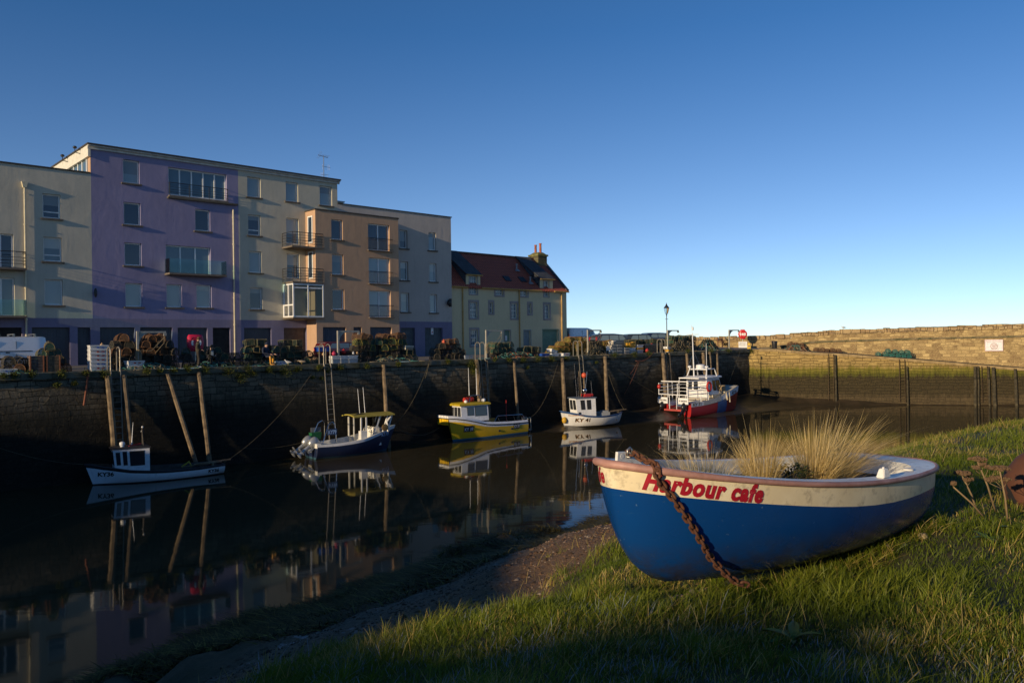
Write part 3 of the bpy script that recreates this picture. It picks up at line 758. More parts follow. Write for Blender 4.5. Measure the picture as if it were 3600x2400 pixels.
cornice(b3, uB, uC+.15, 9)
# aerial
ap = on_v(*C2(625,235), FV+2)
ae = thingQ('aerial', 'spiky television aerial on a mast on the flat roof', 'aerial', ap.x, FV+2, zr2+.07)
za = on_v(*C2(625,95), FV+2).z-zr2
mb = MB(); mb.tube([(0,0,0),(0,0,za)], .03, 6); mb.build('mast', steel, ae, smooth=40)
mb = MB(); mb.tube([(-.5,0,za),(.5,.2,za-.05)], .02, 5)
for k in range(8): x = -.45+k*.12; mb.tube([(x,-.28,za+.02+.2*(k<2)),(x,.28,za-.02-.2*(k<2))], .008, 4)
mb.tube([(-.15,0,za*.62),(.6,0,za*.6)], .014, 5)
for k in range(6): x = -.1+k*.12; mb.tube([(x,0,za*.6-.22),(x,0,za*.6+.22)], .007, 4)
mb.tube([(-.3,0,za*.3),(.4,0,za*.33)], .012, 5)
for k in range(5): x = -.25+k*.14; mb.tube([(x,0,za*.32-.15),(x,0,za*.32+.15)], .007, 4)
mb.build('elements', steel, ae)
mb = MB(); mb.box(uC+.02, FV+1.2, zr3-.1, uC+1.25, FV+4, zr2-1.45); mb.box(uC+.0, FV+1.1, zr2-1.44, uC+1.32, FV+4.1, zr2-1.34); mb.build('stair_head', fascia_m, b3)

H = [rect(C2,1117,567,1168,690), rect(C2,1303,583,1353,703), rect(C2,1121,772,1173,895), rect(C2,1308,783,1357,905), rect(C2,1125,975,1180,1100), rect(C2,1311,985,1360,1105)]
G = [rect(C2,1122,1203,1215,0,ground=True), rect(C2,1280,1203,1395,0,ground=True)]
b4 = block('mauve grey apartment block at the end of the row, with an ochre projecting bay', uC+.003, uE, zr3, mauve, violet, H, G)
for h, g in zip(H, (wglass, wblind, wglass2, wblind, wblind, wblind)): window(b4, h, FV, 'one', g)
for h in G: garage(b4, h, FV, mat('garage_door_slate', (.065,.085,.10), .55))
mb = MB(); mb.box(uC+.01, FV-.06, zr3, uE+.08, FV+.4, zr3+.08); mb.build('coping', coping_m, b4)
ps_ = on_v(*C2(1327,1222), FV+.1); mb = MB(); mb.box(ps_.x-.13, FV+.10, ps_.z-.33, ps_.x+.13, FV+.12, ps_.z+.33); sg = mb.build('notice', mat('notice_white', (.7,.7,.7), .5), b4)
mb = MB(); mb.box(ps_.x-.05, FV+.095, ps_.z-.2, ps_.x+.05, FV+.099, ps_.z-.05); mb.build('symbol', mat('sign_red', (.5,.02,.03), .5), sg, off=OFF[b4.name])
wl = on_v(*C2(1440,1040), FV-.2); mb = MB(); mb.ball((wl.x-.1,FV-.3,wl.z),.2,.22,.28); mb.box(wl.x+.08,FV-.3,wl.z-.35,wl.x+.16,FV-.005,wl.z+.35); mb.build('wall_lamp', dark_metal, b4, smooth=50)
# ochre bay
bayv = on_u(*C2(571,700), uBay).y; bd = FV-bayv
uBr = on_v(*C2(1110,800), bayv).x; zbt = on_v(*C2(568,437), bayv).z
BH = [rect(C2,672,498,748,635,bayv), rect(C2,677,725,752,860,bayv), rect(C2,680,952,758,1085,bayv), rect(C2,910,525,1052,708,bayv), rect(C2,915,747,1055,920,bayv), rect(C2,918,960,1060,1135,bayv)]
BG = [rect(C2,618,1198,768,0,bayv,True), rect(C2,817,1198,870,0,bayv,True), rect(C2,925,1198,1065,0,bayv,True)]
mb = MB(); facade(mb, uBay, uBr, ZQ-.1, zbt, bayv, BH+BG)
mb.poly(((uBay,bayv,ZQ-.1),(uBay,FV-.003,ZQ-.1),(uBay,FV-.003,zbt),(uBay,bayv,zbt))); mb.poly(((uBr,bayv,ZQ-.1),(uBr,bayv,zbt),(uBr,FV-.003,zbt),(uBr,FV-.003,ZQ-.1)))
mb.poly(((uBay,bayv,zbt),(uBr,bayv,zbt),(uBr,FV-.003,zbt),(uBay,FV-.003,zbt)))
mb.build('bay', ochre, b4, rec=False)
mb = MB(); mb.box(uBay-.06, bayv-.06, zbt+.002, uBr+.06, FV-.01, zbt+.09); mb.build('bay_coping', coping_m, b4)
for h, g in zip(BH[:3], (wglass, wglass2, wglass)): window(b4, h, bayv, 'one', g)
for h, g in zip(BH[3:], (wglass, wblind, wblind)):
    window(b4, h, bayv, 'two', g, sill=False)
    rail_balcony(b4, h[0]-.08, h[2]+.22, h[1]-.02, .2, h=.95, v=bayv, bars='bars', slab_t=.06, name='window_guard')
for h in BG: garage(b4, h, bayv, mat('garage_door_navy', (.05,.06,.085), .55))
# doors on the sunlit side of the bay
for k in range(2):
    z0 = (H_ := BH[k])[1]-.35
    mb = MB(); y0, y1 = bayv+.38, FV-.42
    mb.box(uBay-.05, y0, z0, uBay-.003, y0+.09, z0+2.05); mb.box(uBay-.05, y1-.09, z0, uBay-.003, y1, z0+2.05); mb.box(uBay-.05, y0+.09, z0+1.96, uBay-.003, y1-.09, z0+2.05); mb.box(uBay-.05,y0+.09,z0,uBay-.003,y1-.09,z0+.1)
    f = mb.build('balcony_door', white_pvc, b4)
    mb = MB(); mb.poly(((uBay-.02,y0+.09,z0+.1),(uBay-.02,y1-.09,z0+.1),(uBay-.02,y1-.09,z0+1.96),(uBay-.02,y0+.09,z0+1.96))); mb.build('pane', wglass, f, off=OFF[b4.name])
# corner balconies and the glazed box under them (belong to the pale block)
ubl = on_v(*C2(352,690), FV).x; bb = bayv-.12
def corner_balcony(z, h, name='balcony'):
    mb = MB(); mb.box(ubl, bb, z-.12, uBay-.01, FV-.003, z); mb.box(uBay-.01, bb, z-.12, uBay+.62, bayv-.003, z)
    s = mb.build(name, mat('balcony_slab', (.16,.13,.10), .8), b3); o = OFF[b3.name]; mb = MB()
    for k in (.2,.4,.6,.8,1.0): mb.tube([(ubl+.03,FV-.02,z+h*k),(ubl+.03,bb+.03,z+h*k),(uBay+.58,bb+.03,z+h*k)], .016 if k < 1 else .026, 5)
    for x in (ubl+.03, (2*ubl+uBay)/3, (ubl+2*uBay)/3, uBay-.05, uBay+.58): mb.tube([(x,bb+.03,z),(x,bb+.03,z+h)], .022, 5)
    mb.tube([(ubl+.03,FV-.05,z),(ubl+.03,FV-.05,z+h)], .022, 5)
    mb.build('railing', dark_metal, s, off=o, smooth=40); return s
zb3 = on_u(*C2(415,668), ubl).z; zb2 = on_u(*C2(424,900), ubl).z; zb1 = on_u(*C2(428,1132), ubl).z
corner_balcony(zb3, 1.0); corner_balcony(zb2, 1.0); 
mb = MB(); mb.box(ubl, bb, zb1-.12, uBay-.01, FV-.003, zb1); mb.box(uBay-.01, bb, zb1-.12, uBay+.62, bayv-.003, zb1); cs = mb.build('glazed_box', mat('balcony_slab', (.16,.13,.10), .8), b3)
mb = MB(); zt = zb2-.14; fw = .09
for x in (ubl+.04, ubl+.04+(uBay+.5-ubl)*.48, uBay+.5): mb.box(x, bb+.04, zb1, x+fw, bb+.04+fw, zt)
for z in (zb1, zt-.35, zt-.1): mb.box(ubl+.04+fw+.001, bb+.05, z, uBay+.499, bb+.11, z+fw)
mb.box(ubl+.04, (bb+FV)/2-.04, zb1, ubl+.12, (bb+FV)/2+.05, zt); mb.box(ubl+.04, FV-.14, zb1, ubl+.12, FV-.01, zt)
for z in (zb1+.001, zb1+.85, zt-.1): mb.box(ubl+.05, bb+.13, z, ubl+.11, FV-.02, z+fw)
mb.build('frame', white_pvc, cs, off=OFF[b3.name])
mb = MB(); mb.poly(((ubl+.1,bb+.08,zb1),(uBay+.5,bb+.08,zb1),(uBay+.5,bb+.08,zt),(ubl+.1,bb+.08,zt))); mb.poly(((ubl+.08,bb+.08,zb1),(ubl+.08,FV-.02,zb1),(ubl+.08,FV-.02,zt),(ubl+.08,bb+.08,zt)))
mb.build('pane', clear_glass('box_glass', (.55,.65,.65)), cs, off=OFF[b3.name])

# --- old house with pantile roof
HV = FV+.25
def hr(x0,y0,x1,y1,g=False): return rect(C3,x0,y0,x1,y1,HV,g)
hu0 = uE+.003; hu1 = on_v(*C3(1386,900), HV).x
zev = (on_v(*C3(125,632), HV).z+on_v(*C3(1378,690), HV).z)/2
rp = on_u(*C3(1112,372), hu1); rv, zrd = rp.y, rp.z
rv = max(HV+2.5, min(rv, HV+6)); zrd = on_v(*C3(600,325), rv).z
HD = [hr(315,530,400,735), hr(1135,583,1190,762)]
HW = [hr(320,820,403,995), hr(538,822,573,942), hr(775,833,840,1000), hr(965,838,997,950), hr(1140,845,1197,1003), hr(330,1125,408,1298)]
HS = [hr(603,678,685,745), hr(877,688,952,755)]
HG = [hr(700,1133,765,0,True), hr(917,1135,988,0,True), hr(1125,1128,1290,0,True)]
hs = thingQ('stone_house', 'old cream harbour house with red pantile roof and slate dormers', 'house', (hu0+hu1)/2, HV, ZQ, local=False)
dz = [hr(275,520,433,600), hr(1090,568,1233,650)]; zd = [dz[0][3], dz[1][3]]
mb = MB(); zc = min(h[3] for h in HS)+.12
facade(mb, hu0, hu1, ZQ-.1, zev, HV, [[h[0],h[1],h[2],min(h[3],zev)] for h in HD]+HW+HS+HG, .2)
mb.poly(((hu1,HV,ZQ-.1),(hu1,2*rv-HV,ZQ-.1),(hu1,2*rv-HV,zev),(hu1,rv,zrd-.08),(hu1,HV,zev))); mb.poly(((hu0,HV,zev),(hu0,rv,zrd-.08),(hu0,2*rv-HV,zev)))
mb.poly(((hu0,2*rv-HV,ZQ-.1),(hu1,2*rv-HV,ZQ-.1),(hu1,2*rv-HV,zev),(hu0,2*rv-HV,zev)))
mb.build('wall', housec, hs, rec=False)
surr = mat('window_surround', (.33,.29,.27), .85, 0, .2)
def surround(h, w_=.2, door=False):
    a, c, b, d = h[:4]; mb = MB(); y0, y1 = HV-.02, HV-.002
    mb.box(a-w_, y0, c-(0 if door else w_*.9), a-.003, y1, d+w_); mb.box(b+.003, y0, c-(0 if door else w_*.9), b+w_, y1, d+w_); mb.box(a-.003, y0, d+.003, b+.003, y1, d+w_)
    if not door: mb.box(a-.003, y0-.03, c-w_*.9, b+.003, y1, c-.003)
    return mb
for h in HW+HS:
    f = window(hs, h, HV, 'sash', wglass2 if h[2]-h[0] > .5 else wglass, sill=False, fw=.06, depth=.2, fm=mat('sash_white', (.7,.7,.68), .5))
    surround(h).build('surround', surr, f, off=OFF[hs.name])
for h, m_ in zip(HG, (mat('door_green', (.16,.27,.20), .6), mat('door_grey_blue', (.22,.27,.28), .6), mat('garage_green', (.15,.26,.18), .6))):
    d_ = garage(hs, h, HV, m_, .2, 'garage_door' if h is HG[2] else 'door'); surround(h, .09, True).build('surround', surr if h is HG[0] else m_, d_, off=OFF[hs.name])
h = HG[0]; mb = MB(); zz = h[1]+1.25; mb.box((h[0]*.7+h[2]*.3), HV+.14, zz, (h[0]*.4+h[2]*.6), HV+.16, zz+.45); mb.build('door_notice', mat('notice_white', (.7,.7,.7), .5), hs)
# pantile roof
m, t, b = nt('pantiles'); co = objco(t); wv = N(t, 'ShaderNodeTexWave', Scale=1.35); wv.bands_direction = 'X'; L(t, co, wv.inputs['Vector'])
wz = N(t, 'ShaderNodeTexWave', Scale=.95); wz.bands_direction = 'Y'; wz.wave_profile = 'SAW'; L(t, co, wz.inputs['Vector'])
n1 = noise(t, co, 1.2, 5, .7); c = mixc(t, n1, (.58,.12,.06), (.30,.07,.04)); c = mixc(t, ramp(t, wv.outputs['Fac'], [(.0,(.8,.8,.8)),(.35,(0,0,0))]), c, (.03,.012,.01)); c = mixc(t, ramp(t, wz.outputs['Fac'], [(.85,(0,0,0)),(1,(.6,.6,.6))]), c, (.03,.012,.01)); L(t, c, b.inputs['Base Color'])
b.inputs['Roughness'].default_value = .8; bump(t, b, math_(t, 'ADD', wv.outputs['Fac'], math_(t,'MULTIPLY',wz.outputs['Fac'],.5)), .9, .08); pant = m
slate = stone_mat('roof_slate', .35, .22, (.085,.09,.10), (.05,.055,.06), (.02,.02,.022), None, .03, .012, bstr=.5)
ev = HV-.22; sl_ = (zrd-zev)/(rv-HV); zee = zev-sl_*.22
mb = MB(); nU = 24
def rz(v): return zev+(v-HV)*sl_
mb.poly(((hu0,ev,zee+.12),(hu1+.12,ev,zee+.12),(hu1+.12,rv,zrd+.12),(hu0,rv,zrd+.12))); mb.poly(((hu0,rv,zrd+.12),(hu1+.12,rv,zrd+.12),(hu1+.12,2*rv-ev,zee+.12),(hu0,2*rv-ev,zee+.12)))
mb.poly(((hu1+.12,ev,zee+.12),(hu1+.12,ev,zee-.02),(hu1+.12,rv,zrd-.02),(hu1+.12,rv,zrd+.12))); mb.poly(((hu0,ev,zee-.02),(hu1+.12,ev,zee-.02),(hu1+.12,ev,zee+.12),(hu0,ev,zee+.12))); mb.poly(((hu0,ev,zee-.02),(hu0,HV+.01,zev-.03),(hu1+.12,HV+.01,zev-.03),(hu1+.12,ev,zee-.02)))
roof = mb.build('roof', pant, hs)
mb = MB(); mb.tube([(hu0,rv,zrd+.14),(hu1+.1,rv,zrd+.14)], .12, 8); mb.build('ridge_tiles', mat('ridge', (.11,.05,.035), .8), roof, off=OFF[hs.name])
mb = MB(); mb.prism([(HV-.2,rz(HV-.2)+.13),(HV-.2,rz(HV-.2)+.24),(rv-.3,rz(rv-.3)+.26),(rv-.3,rz(rv-.3)+.13)], hu1-.16, hu1+.2, 'x'); mb.build('skew', slate, roof, off=OFF[hs.name])
# dormers
for k, (h, r_, z_) in enumerate(zip(HD, dz, zd)):
    a, c, b_, d = h[:4]; u0_, u1_ = r_[0], r_[2]
    mb = MB(); facade(mb, u0_, u1_, zev-.25, z_, HV-.012, [[a, zev-.3, b_, d]], .2)
    vb = HV+(z_-zev)/sl_
    mb.poly(((u0_,HV-.012,zev-.25),(u0_,HV-.012,z_),(u0_,vb,z_))); mb.poly(((u1_,HV-.012,zev-.25),(u1_,vb,z_),(u1_,HV-.012,z_)))
    dm = mb.build('dormer', housec, hs, rec=False)
    window(hs, h, HV-.012, 'sash', wglass2, sill=False, fw=.06, depth=.2, fm=mat('sash_white', (.7,.7,.68), .5)).name = 'window'
    surround([a,c,b_,d], .12).build('surround', surr, dm, off=OFF[hs.name])
    mb = MB(); y0 = HV-.2; ex = .08; zf = z_; zbk = zrd+.17
    P = [(u0_-ex,y0,zf),(u1_+ex,y0,zf),(u1_+ex,rv-.05,zbk),(u0_-ex,rv-.05,zbk)]
    top = [mb._v((p[0],p[1],p[2]+.1)) for p in P]; bot = [mb._v(p) for p in P]
    mb.face(top); mb.face(bot[::-1])
    for i in range(4): mb.face((bot[i], bot[(i+1)%4], top[(i+1)%4], top[i]))
    mb.build('slates', slate, dm, off=OFF[hs.name])
    mb = MB(); mb.poly(((u0_-.01,HV,z_),(u0_-.01,rv-.1,zbk-.04),(u0_-.01,HV+.02,zev+.12))); mb.poly(((u1_+.01,HV,z_),(u1_+.01,rv-.1,zbk-.04),(u1_+.01,HV+.02,zev+.12))); mb.build('cheeks', slate, dm, off=OFF[hs.name])
# rooflights and vents
def on_roof(x, y):
    o = QI @ CAM; d = QI.to_3x3() @ ray(*C3(x, y)); k = ((zev+.12+(o.y-HV)*sl_)-o.z)/(d.z-d.y*sl_); return o+d*k
for x0, y0, x1, y1 in ((675,536,752,592), (845,545,918,600)):
    a = on_roof(x0, y0); c2 = on_roof(x1, y1); M = MB(); n_ = Vector((0,-sl_,1)).normalized()*.07
    va, vb = a.y, c2.y; u0_, u1_ = a.x, a.x+.75
    q = [Vector((u0_,vb,rz(vb)+.12)), Vector((u1_,vb,rz(vb)+.12)), Vector((u1_,va,rz(va)+.12)), Vector((u0_,va,rz(va)+.12))]
    M.rings([q, [p+n_ for p in q]]); rl = M.build('rooflight', dark_metal, roof, off=OFF[hs.name])
for x, y in ((835,470), (985,610)):
    a = on_roof(x, y); mb = MB(); mb.tube([(a.x,a.y,a.z-.1),(a.x,a.y,a.z+.55)], .08, 8); mb.tube([(a.x,a.y,a.z+.55),(a.x,a.y,a.z+.62)], .13, 8); mb.frustum((a.x-.25,a.y-.3,a.x+.25,a.y+.2,a.z-.12),(a.x-.12,a.y-.1,a.x+.12,a.y+.1,a.z+.1)); mb.build('roof_vent', mat('lead', (.25,.25,.26), .6), roof, off=OFF[hs.name], smooth=40)
# chimney
ca_ = on_v(*C3(1010,330), rv); cb_ = on_v(*C3(1155,330), rv)
zct = on_v(*C3(1085,292), rv).z; mb = MB(); mb.box(hu1-1.25, rv-.75, zrd-1.3, hu1+.02, rv+.55, zct-.3); ch = mb.build('chimney', stone_mat('chimney_stone', .5, .25, (.17,.15,.08), (.09,.085,.04), (.05,.045,.03), None, .1), hs)
mb = MB(); mb.box(hu1-1.35, rv-.85, zct-.3, hu1+.12, rv+.65, zct-.12); mb.frustum((hu1-1.25,rv-.75,hu1+.02,rv+.55,zct-.12),(hu1-.95,rv-.45,hu1-.25,rv+.25,zct+.12)); mb.build('chimney_cap', mat('lichen_stone', (.2,.19,.06), .9, 0, .5, 3), ch, off=OFF[hs.name])
for y_, hgt in ((rv+.28, .95), (rv-.42, 1.05)):
    mb = MB(); mb.lathe([(.14,zct-.1),(.12,zct+hgt-.12),(.15,zct+hgt-.08),(.15,zct+hgt),(.11,zct+hgt)], 12, (hu1-.6,y_,0)); mb.build('chimney_pot', mat('terracotta', (.42,.12,.06), .8), ch, off=OFF[hs.name], smooth=40)
yel = mat('yellow_pipe', (.5,.3,.08), .6)
for x in (240, 865, 1330):
    p = on_v(*C3(x, 700), HV-.08); mb = MB(); mb.tube([(p.x,HV-.08,zev-.12),(p.x,HV-.08,ZQ)], .06, 8)
    for z in (zev-.5, zev-2.4, zev-4.3): mb.tube([(p.x,HV-.08,z),(p.x,HV-.08,z+.08)], .085, 8)
    mb.build('downpipe', yel, hs, smooth=40)
gaps = [hu0] + [x for r_ in dz for x in (r_[0], r_[2])] + [hu1+.1]
for a, b_ in zip(gaps[::2], gaps[1::2]):
    mb = MB(); mb.tube([(a,HV-.27,zee+.02),(b_,HV-.27,zee+.02)], .07, 6); mb.build('gutter', yel, hs, smooth=40)
for r_, z_ in zip(dz, zd):
    mb = MB(); mb.tube([(r_[0]-.1,HV-.25,z_+.0),(r_[2]+.1,HV-.25,z_+.0)], .055, 6); mb.build('gutter', yel, hs, smooth=40)
# ------------------------------------------------------------------ planter boat on the grass
BO = Vector((.685, 5.6, 0)); BTH = .655; BL, BB = 3.92, .765
BF = Matrix.Translation(BO) @ Matrix.Rotation(BTH, 4, 'Z')     # local x: bow -> stern, local -y: the side we see
def b_half(x):
    u = min(max(x/BL, 0), 1); xm, pb = .50, 2.0
    b = BB*(1-max(0, 1-u/xm)**pb)**(1/pb) if u < xm else BB*(1-.34*((u-xm)/(1-xm))**2)
    e = min(max((u-.88)/.12, 0), 1)
    return b*(1-.42*(1-math.sqrt(max(0, 1-e*e))))
def b_rim(x):
    u = x/BL; return 5.443 - .36*(2*u-u*u) + .015*u*u*u
_kx = [0,.03,.07,.17,.3,.48,.8,1.4,2.6,3.3,3.6]; _kz = [5.26,5.12,4.99,4.76,4.61,4.51,4.465,4.435,4.42,4.43,4.44]
def b_keel(x): return float(np.interp(x, _kx, _kz))
def b_sec(x, z):
    zr, zk = b_rim(x), b_keel(x); h = min(max((z-zk)/max(zr-zk, 1e-4), 0), 1)
    n = 1.5 + .75*min(1, x/1.5)
    n += .30*max(0, (x-1.3)/2.2)
    return b_half(x)*(1-(1-h)**n)**(1/n)
BX = [BL*v for v in (0,.002,.006,.013,.022,.035,.05,.07,.1,.14,.19,.25,.32,.4,.48,.56,.64,.72,.79,.85,.89,.92,.945,.965,.98,.992,1.0)]
BAND = .182
def hullmesh(mb, x, top, bot, n, side):
    return [(x, side*b_sec(x, bot+(top-bot)*k/n), bot+(top-bot)*k/n) for k in range(n+1)]
hull_cream = mat('boat_cream', (.78,.69,.48), .35, 0, .1, 2.5, (.66,.56,.36), .05, 30, dirt=.6)
m, t, b = nt('boat_blue'); co = objco(t)
n1 = noise(t, co, 2.0, 5, .6); n2 = noise(t, co, 28, 3, .6); n3 = noise(t, objco(t, (1,1,8)), 3, 5, .7)
c = mixc(t, n1, (.004,.052,.21), (.003,.038,.16)); c = mixc(t, ramp(t, n2, [(.70,(0,0,0)),(.76,(.7,.7,.7))]), c, (.12,.2,.3)); c = mixc(t, ramp(t, n3, [(.6,(0,0,0)),(.8,(.25,.25,.25))]), c, (.03,.10,.2))
sz = N(t, 'ShaderNodeSeparateXYZ'); L(t, co, sz.inputs[0]); mr = N(t, 'ShaderNodeMapRange'); mr.inputs[1].default_value = .40; mr.inputs[2].default_value = .02; L(t, sz.outputs[2], mr.inputs[0])
c = mixc(t, math_(t, 'MULTIPLY', mr.outputs[0], ramp(t, noise(t, co, 7, 5, .7), [(.35,(0,0,0)),(.6,(1,1,1))])), c, (.028,.022,.014))
L(t, c, b.inputs['Base Color']); L(t, ramp(t, n1, [(.3,(.16,)*3),(.7,(.32,)*3)]), b.inputs['Roughness']); bump(t, b, noise(t, co, 3, 3, .5), .06, .05); hull_blue = m
boat_white = mat('boat_white', (.74,.73,.68), .4, 0, .12, 3, bmp=.06, dirt=.5)
pb = thing('planter_boat', 'blue and cream dinghy used as a planter on the grass, bow to the left', 'boat', BF @ Vector((1.7,0,4.48)), BTH, off=(1.7,0,4.48))
mb = MB(); mb.mi = 0
for side in (-1, 1):
    up, lo = [], []
    for x in BX:
        zr, zk = b_rim(x), b_keel(x); zb = max(zr-BAND+.012*math.sin(x*2), zk)
        up.append(hullmesh(mb, x, zr, zb, 4, side)); lo.append(hullmesh(mb, x, zb, zk, 16, side))
    mb.mi = 0; mb.rings(up, closed=False); mb.mi = 1; mb.rings(lo, closed=False)
    if side < 0: ends = (up[-1], lo[-1])
    else:
        u2, l2 = up[-1], lo[-1]; mb.mi = 0; mb.rings([ends[0], u2], closed=False); mb.mi = 1; mb.rings([ends[1], l2], closed=False)
bmesh.ops.remove_doubles(mb.bm, verts=mb.bm.verts, dist=.0008)
hull = mb.build('hull', [hull_cream, hull_blue], pb, smooth=50)
def outline(xs, inset=0, dz=0, x0=0, x1=None):
    x1 = x1 or BL; P = []
    for x in xs: P.append((x, -max(b_half(x)-inset, .0), b_rim(x)+dz))
    return P + [(p[0], -p[1], p[2]) for p in P[::-1]]
# deck ring, inner wall, soil
xs_in = [.30+ (BL-.30-.34)*(.5-.5*math.cos(PI*k/26)) for k in range(27)]
def inner_half(x):
    u = (x-.30)/(BL-.64); f = max(0, 1-abs(2*u-1)**3.2)**(1/3.2); return max(.001, min(b_half(x)-.105, (BB-.13)*f))
mb = MB(); mb.mi = 0
for side in (-1, 1):
    a = [(x, side*b_half(x), b_rim(x)) for x in BX]
    # ring built on matching parameter
    ts = [k/40 for k in range(41)]
    A = []; B = []
    for t_ in ts:
        x = BL*(.5-.5*math.cos(PI*t_)); xi = .30+(BL-.64)*(.5-.5*math.cos(PI*t_))
        A.append((x, side*b_half(x), b_rim(x)+.004)); B.append((xi, side*inner_half(xi), b_rim(xi)+.012))
    mb.rings([A, B], closed=False)
    C_ = [(p[0]+(.05 if p[0] < 1 else -.05 if p[0] > 2.8 else 0), p[1]*.93, p[2]-.26) for p in B]; mb.rings([B, C_], closed=False)
mb.poly([(BL, -b_half(BL), b_rim(BL)+.004), (BL, b_half(BL), b_rim(BL)+.004), (BL-.34, .001, b_rim(BL-.34)+.012)])
bmesh.ops.remove_doubles(mb.bm, verts=mb.bm.verts, dist=.001)
mb.build('deck', boat_white, pb, smooth=45)
mb = MB(); q = [(x, -inner_half(x)*.985) for x in xs_in] + [(x, inner_half(x)*.985) for x in xs_in[::-1]]
mb.poly([(x, y, b_rim(x)-.13) for x, y in q]); soil = mb.build('soil', mat('potting_soil', (.035,.025,.016), .95, 0, .5, 8, bmp=.8, bscale=30), pb)
fx = [BL*(.5-.5*math.cos(PI*k/34)) for k in range(35)]
pth = [(x, -(b_half(x)+.012), b_rim(x)-.012) for x in fx]; pth[0] = (-.045, 0, b_rim(0)-.006)
pth = pth[::-1] + [(p[0], -p[1], p[2]) for p in pth[1:]]
rr_ = [.021+.010*max(0, 1-p[0]/.7) for p in pth]
mb = MB(); mb.tube(pth, rr_, 10, loop=False)
mb.build('rubbing_strake', mat('fender_pink', (.44,.24,.195), .6, 0, .3, 5, (.30,.15,.12), .25, 18, dirt=.3), pb, smooth=True)
# stern strake closes the loop
mb = MB(); ye = b_half(BL)+.012; mb.tube([(BL+.012,-ye,b_rim(BL)-.012),(BL+.02,-ye*.5,b_rim(BL)-.012),(BL+.02,ye*.5,b_rim(BL)-.012),(BL+.012,ye,b_rim(BL)-.012)], .024, 10); mb.build('stern_strake', mat('fender_pink', ()), pb, smooth=True)
# fittings: bow plate, rowlock socket, stern pad
mb = MB(); mb.prism([(.05,b_rim(.1)+.005),(.30,b_rim(.3)+.005),(.24,b_rim(.2)+.09),(.06,b_rim(.1)+.085)], -.012, .012, 'y')
for xx in (.10, .2): mb.lathe([(.018,-.014),(.018,.014)], 10, (xx,0,b_rim(.1)+.052), 'y')
mb.build('bow_plate', boat_white, pb, smooth=40)
mb = MB(); xx = 2.42; yy = -(b_half(xx)-.055)
mb.frustum((xx-.06,yy-.035,xx+.06,yy+.035,b_rim(xx)+.012),(xx-.03,yy-.022,xx+.03,yy+.022,b_rim(xx)+.085)); mb.lathe([(.016,0),(.016,.012)], 10, (xx,yy,b_rim(xx)+.084))
bmesh.ops.bevel(mb.bm, geom=mb.bm.edges[:], offset=.006, segments=2, affect='EDGES'); mb.build('rowlock', boat_white, pb, smooth=40)
mb = MB(); xx = 3.12; yy = -(b_half(xx)-.12); mb.lathe([(.045,0),(.045,.012),(.03,.018)], 12, (xx,yy,b_rim(xx)+.012)); mb.build('deck_fitting', boat_white, pb, smooth=40)
# lettering, wrapped on the curved sides
red_letter = mat('letter_red', (.36,.008,.022), .45, 0, .3, 12, (.28,.006,.018), .1, 60)
def arc_table(side):
    xs = np.linspace(0, 2.2, 400); pts = np.array([(x, b_sec(x, b_rim(x)-.1)) for x in xs]); d = np.concatenate([[0], np.cumsum(np.hypot(*np.diff(pts, axis=0).T))]); return xs, d
_ax, _ad = arc_table(1)
def near_fn(tx, ty, s0=.24):
    x = float(np.interp(s0+tx, _ad, _ax)); z = b_rim(x)-BAND+.036+ty-.012*(s0+tx); y = -b_sec(x, z)
    dx = .01; nx_ = -(b_sec(x+dx, z)-b_sec(max(0,x-dx), z))/(dx+min(x,dx)); l = math.hypot(nx_, 1)
    return Vector((x+nx_/l*.003, y-.003/l, z)) - Vector((1.7,0,4.48))
text_on('lettering', 'Harbour cafe', .172, near_fn, red_letter, pb, shear=.26, bold=.0085, step=.03, width=.90, spacing=1.12)
def far_fn(tx, ty):
    x = float(np.interp(.80+.12-tx, _ad, _ax)); z = b_rim(x)-BAND+.028+ty; y = b_sec(x, z); return Vector((x-.002, y+.003, z)) - Vector((1.7,0,4.48))
text_on('lettering', 'Harbour', .150, lambda x, y: far_fn(x, y), red_letter, pb, shear=.28, bold=.0045, step=.03, width=.50, spacing=1.12)
text_on('lettering', 'cafe', .150, lambda x, y: far_fn(x+.56, y), red_letter, pb, shear=.28, bold=.0045, step=.03, width=.27, spacing=1.12)

# rusty mooring chain over the bow
rust = mat('rusty_iron', (.17,.065,.028), .85, .3, .5, 14, (.07,.032,.02), .5, 60)
ptA = [Vector((.16,.0,b_rim(.1)+.075)), Vector((.18,-.07,b_rim(.1)+.06)), Vector((.17,-.15,b_rim(.1)+.035)), Vector((.14,-b_half(.14)+.05,b_rim(.14)+.040)), Vector((.135,-b_half(.135)-.005,b_rim(.135)+.036)), Vector((.125,-b_half(.125)-.050,b_rim(.125)-.005)), Vector((.122,-b_half(.122)-.052,b_rim(.122)-.06))]
BI = BF.inverted(); endp = BI @ at_z(2590, 2046, 4.54)
st_ = ptA[-1]; chain_pts = list(ptA)
for k in range(1, 25):
    f = k/24; p = st_.lerp(endp, f); p.z -= .10*math.sin(PI*f)*(.4+.6*f)
    # keep it just off the planking
    hb = -(b_sec(p.x, p.z)+.030) if p.z > b_keel(p.x) else 0
    if p.y > hb: p.y = hb
    chain_pts.append(p)
chain_pts.append(endp+Vector((.12,-.05,-.04)))
ch = thing('chain', 'rusty iron mooring chain hanging over the bow of the planter boat', 'chain', BF @ endp, BTH, off=tuple(endp))
mb = MB(); hl, hw = .034, .0195
lk = []
for k in range(20):
    a = 2*PI*k/20; x = hw*math.cos(a); y = hw*math.sin(a) + (hl-hw)*(1 if math.sin(a) > 0 else -1); lk.append((x, y, 0))
mb.tube(lk, .0105, 7, loop=True); link0 = mb.build('link', rust, ch, smooth=True, off=(0,0,0))
cum = [0]
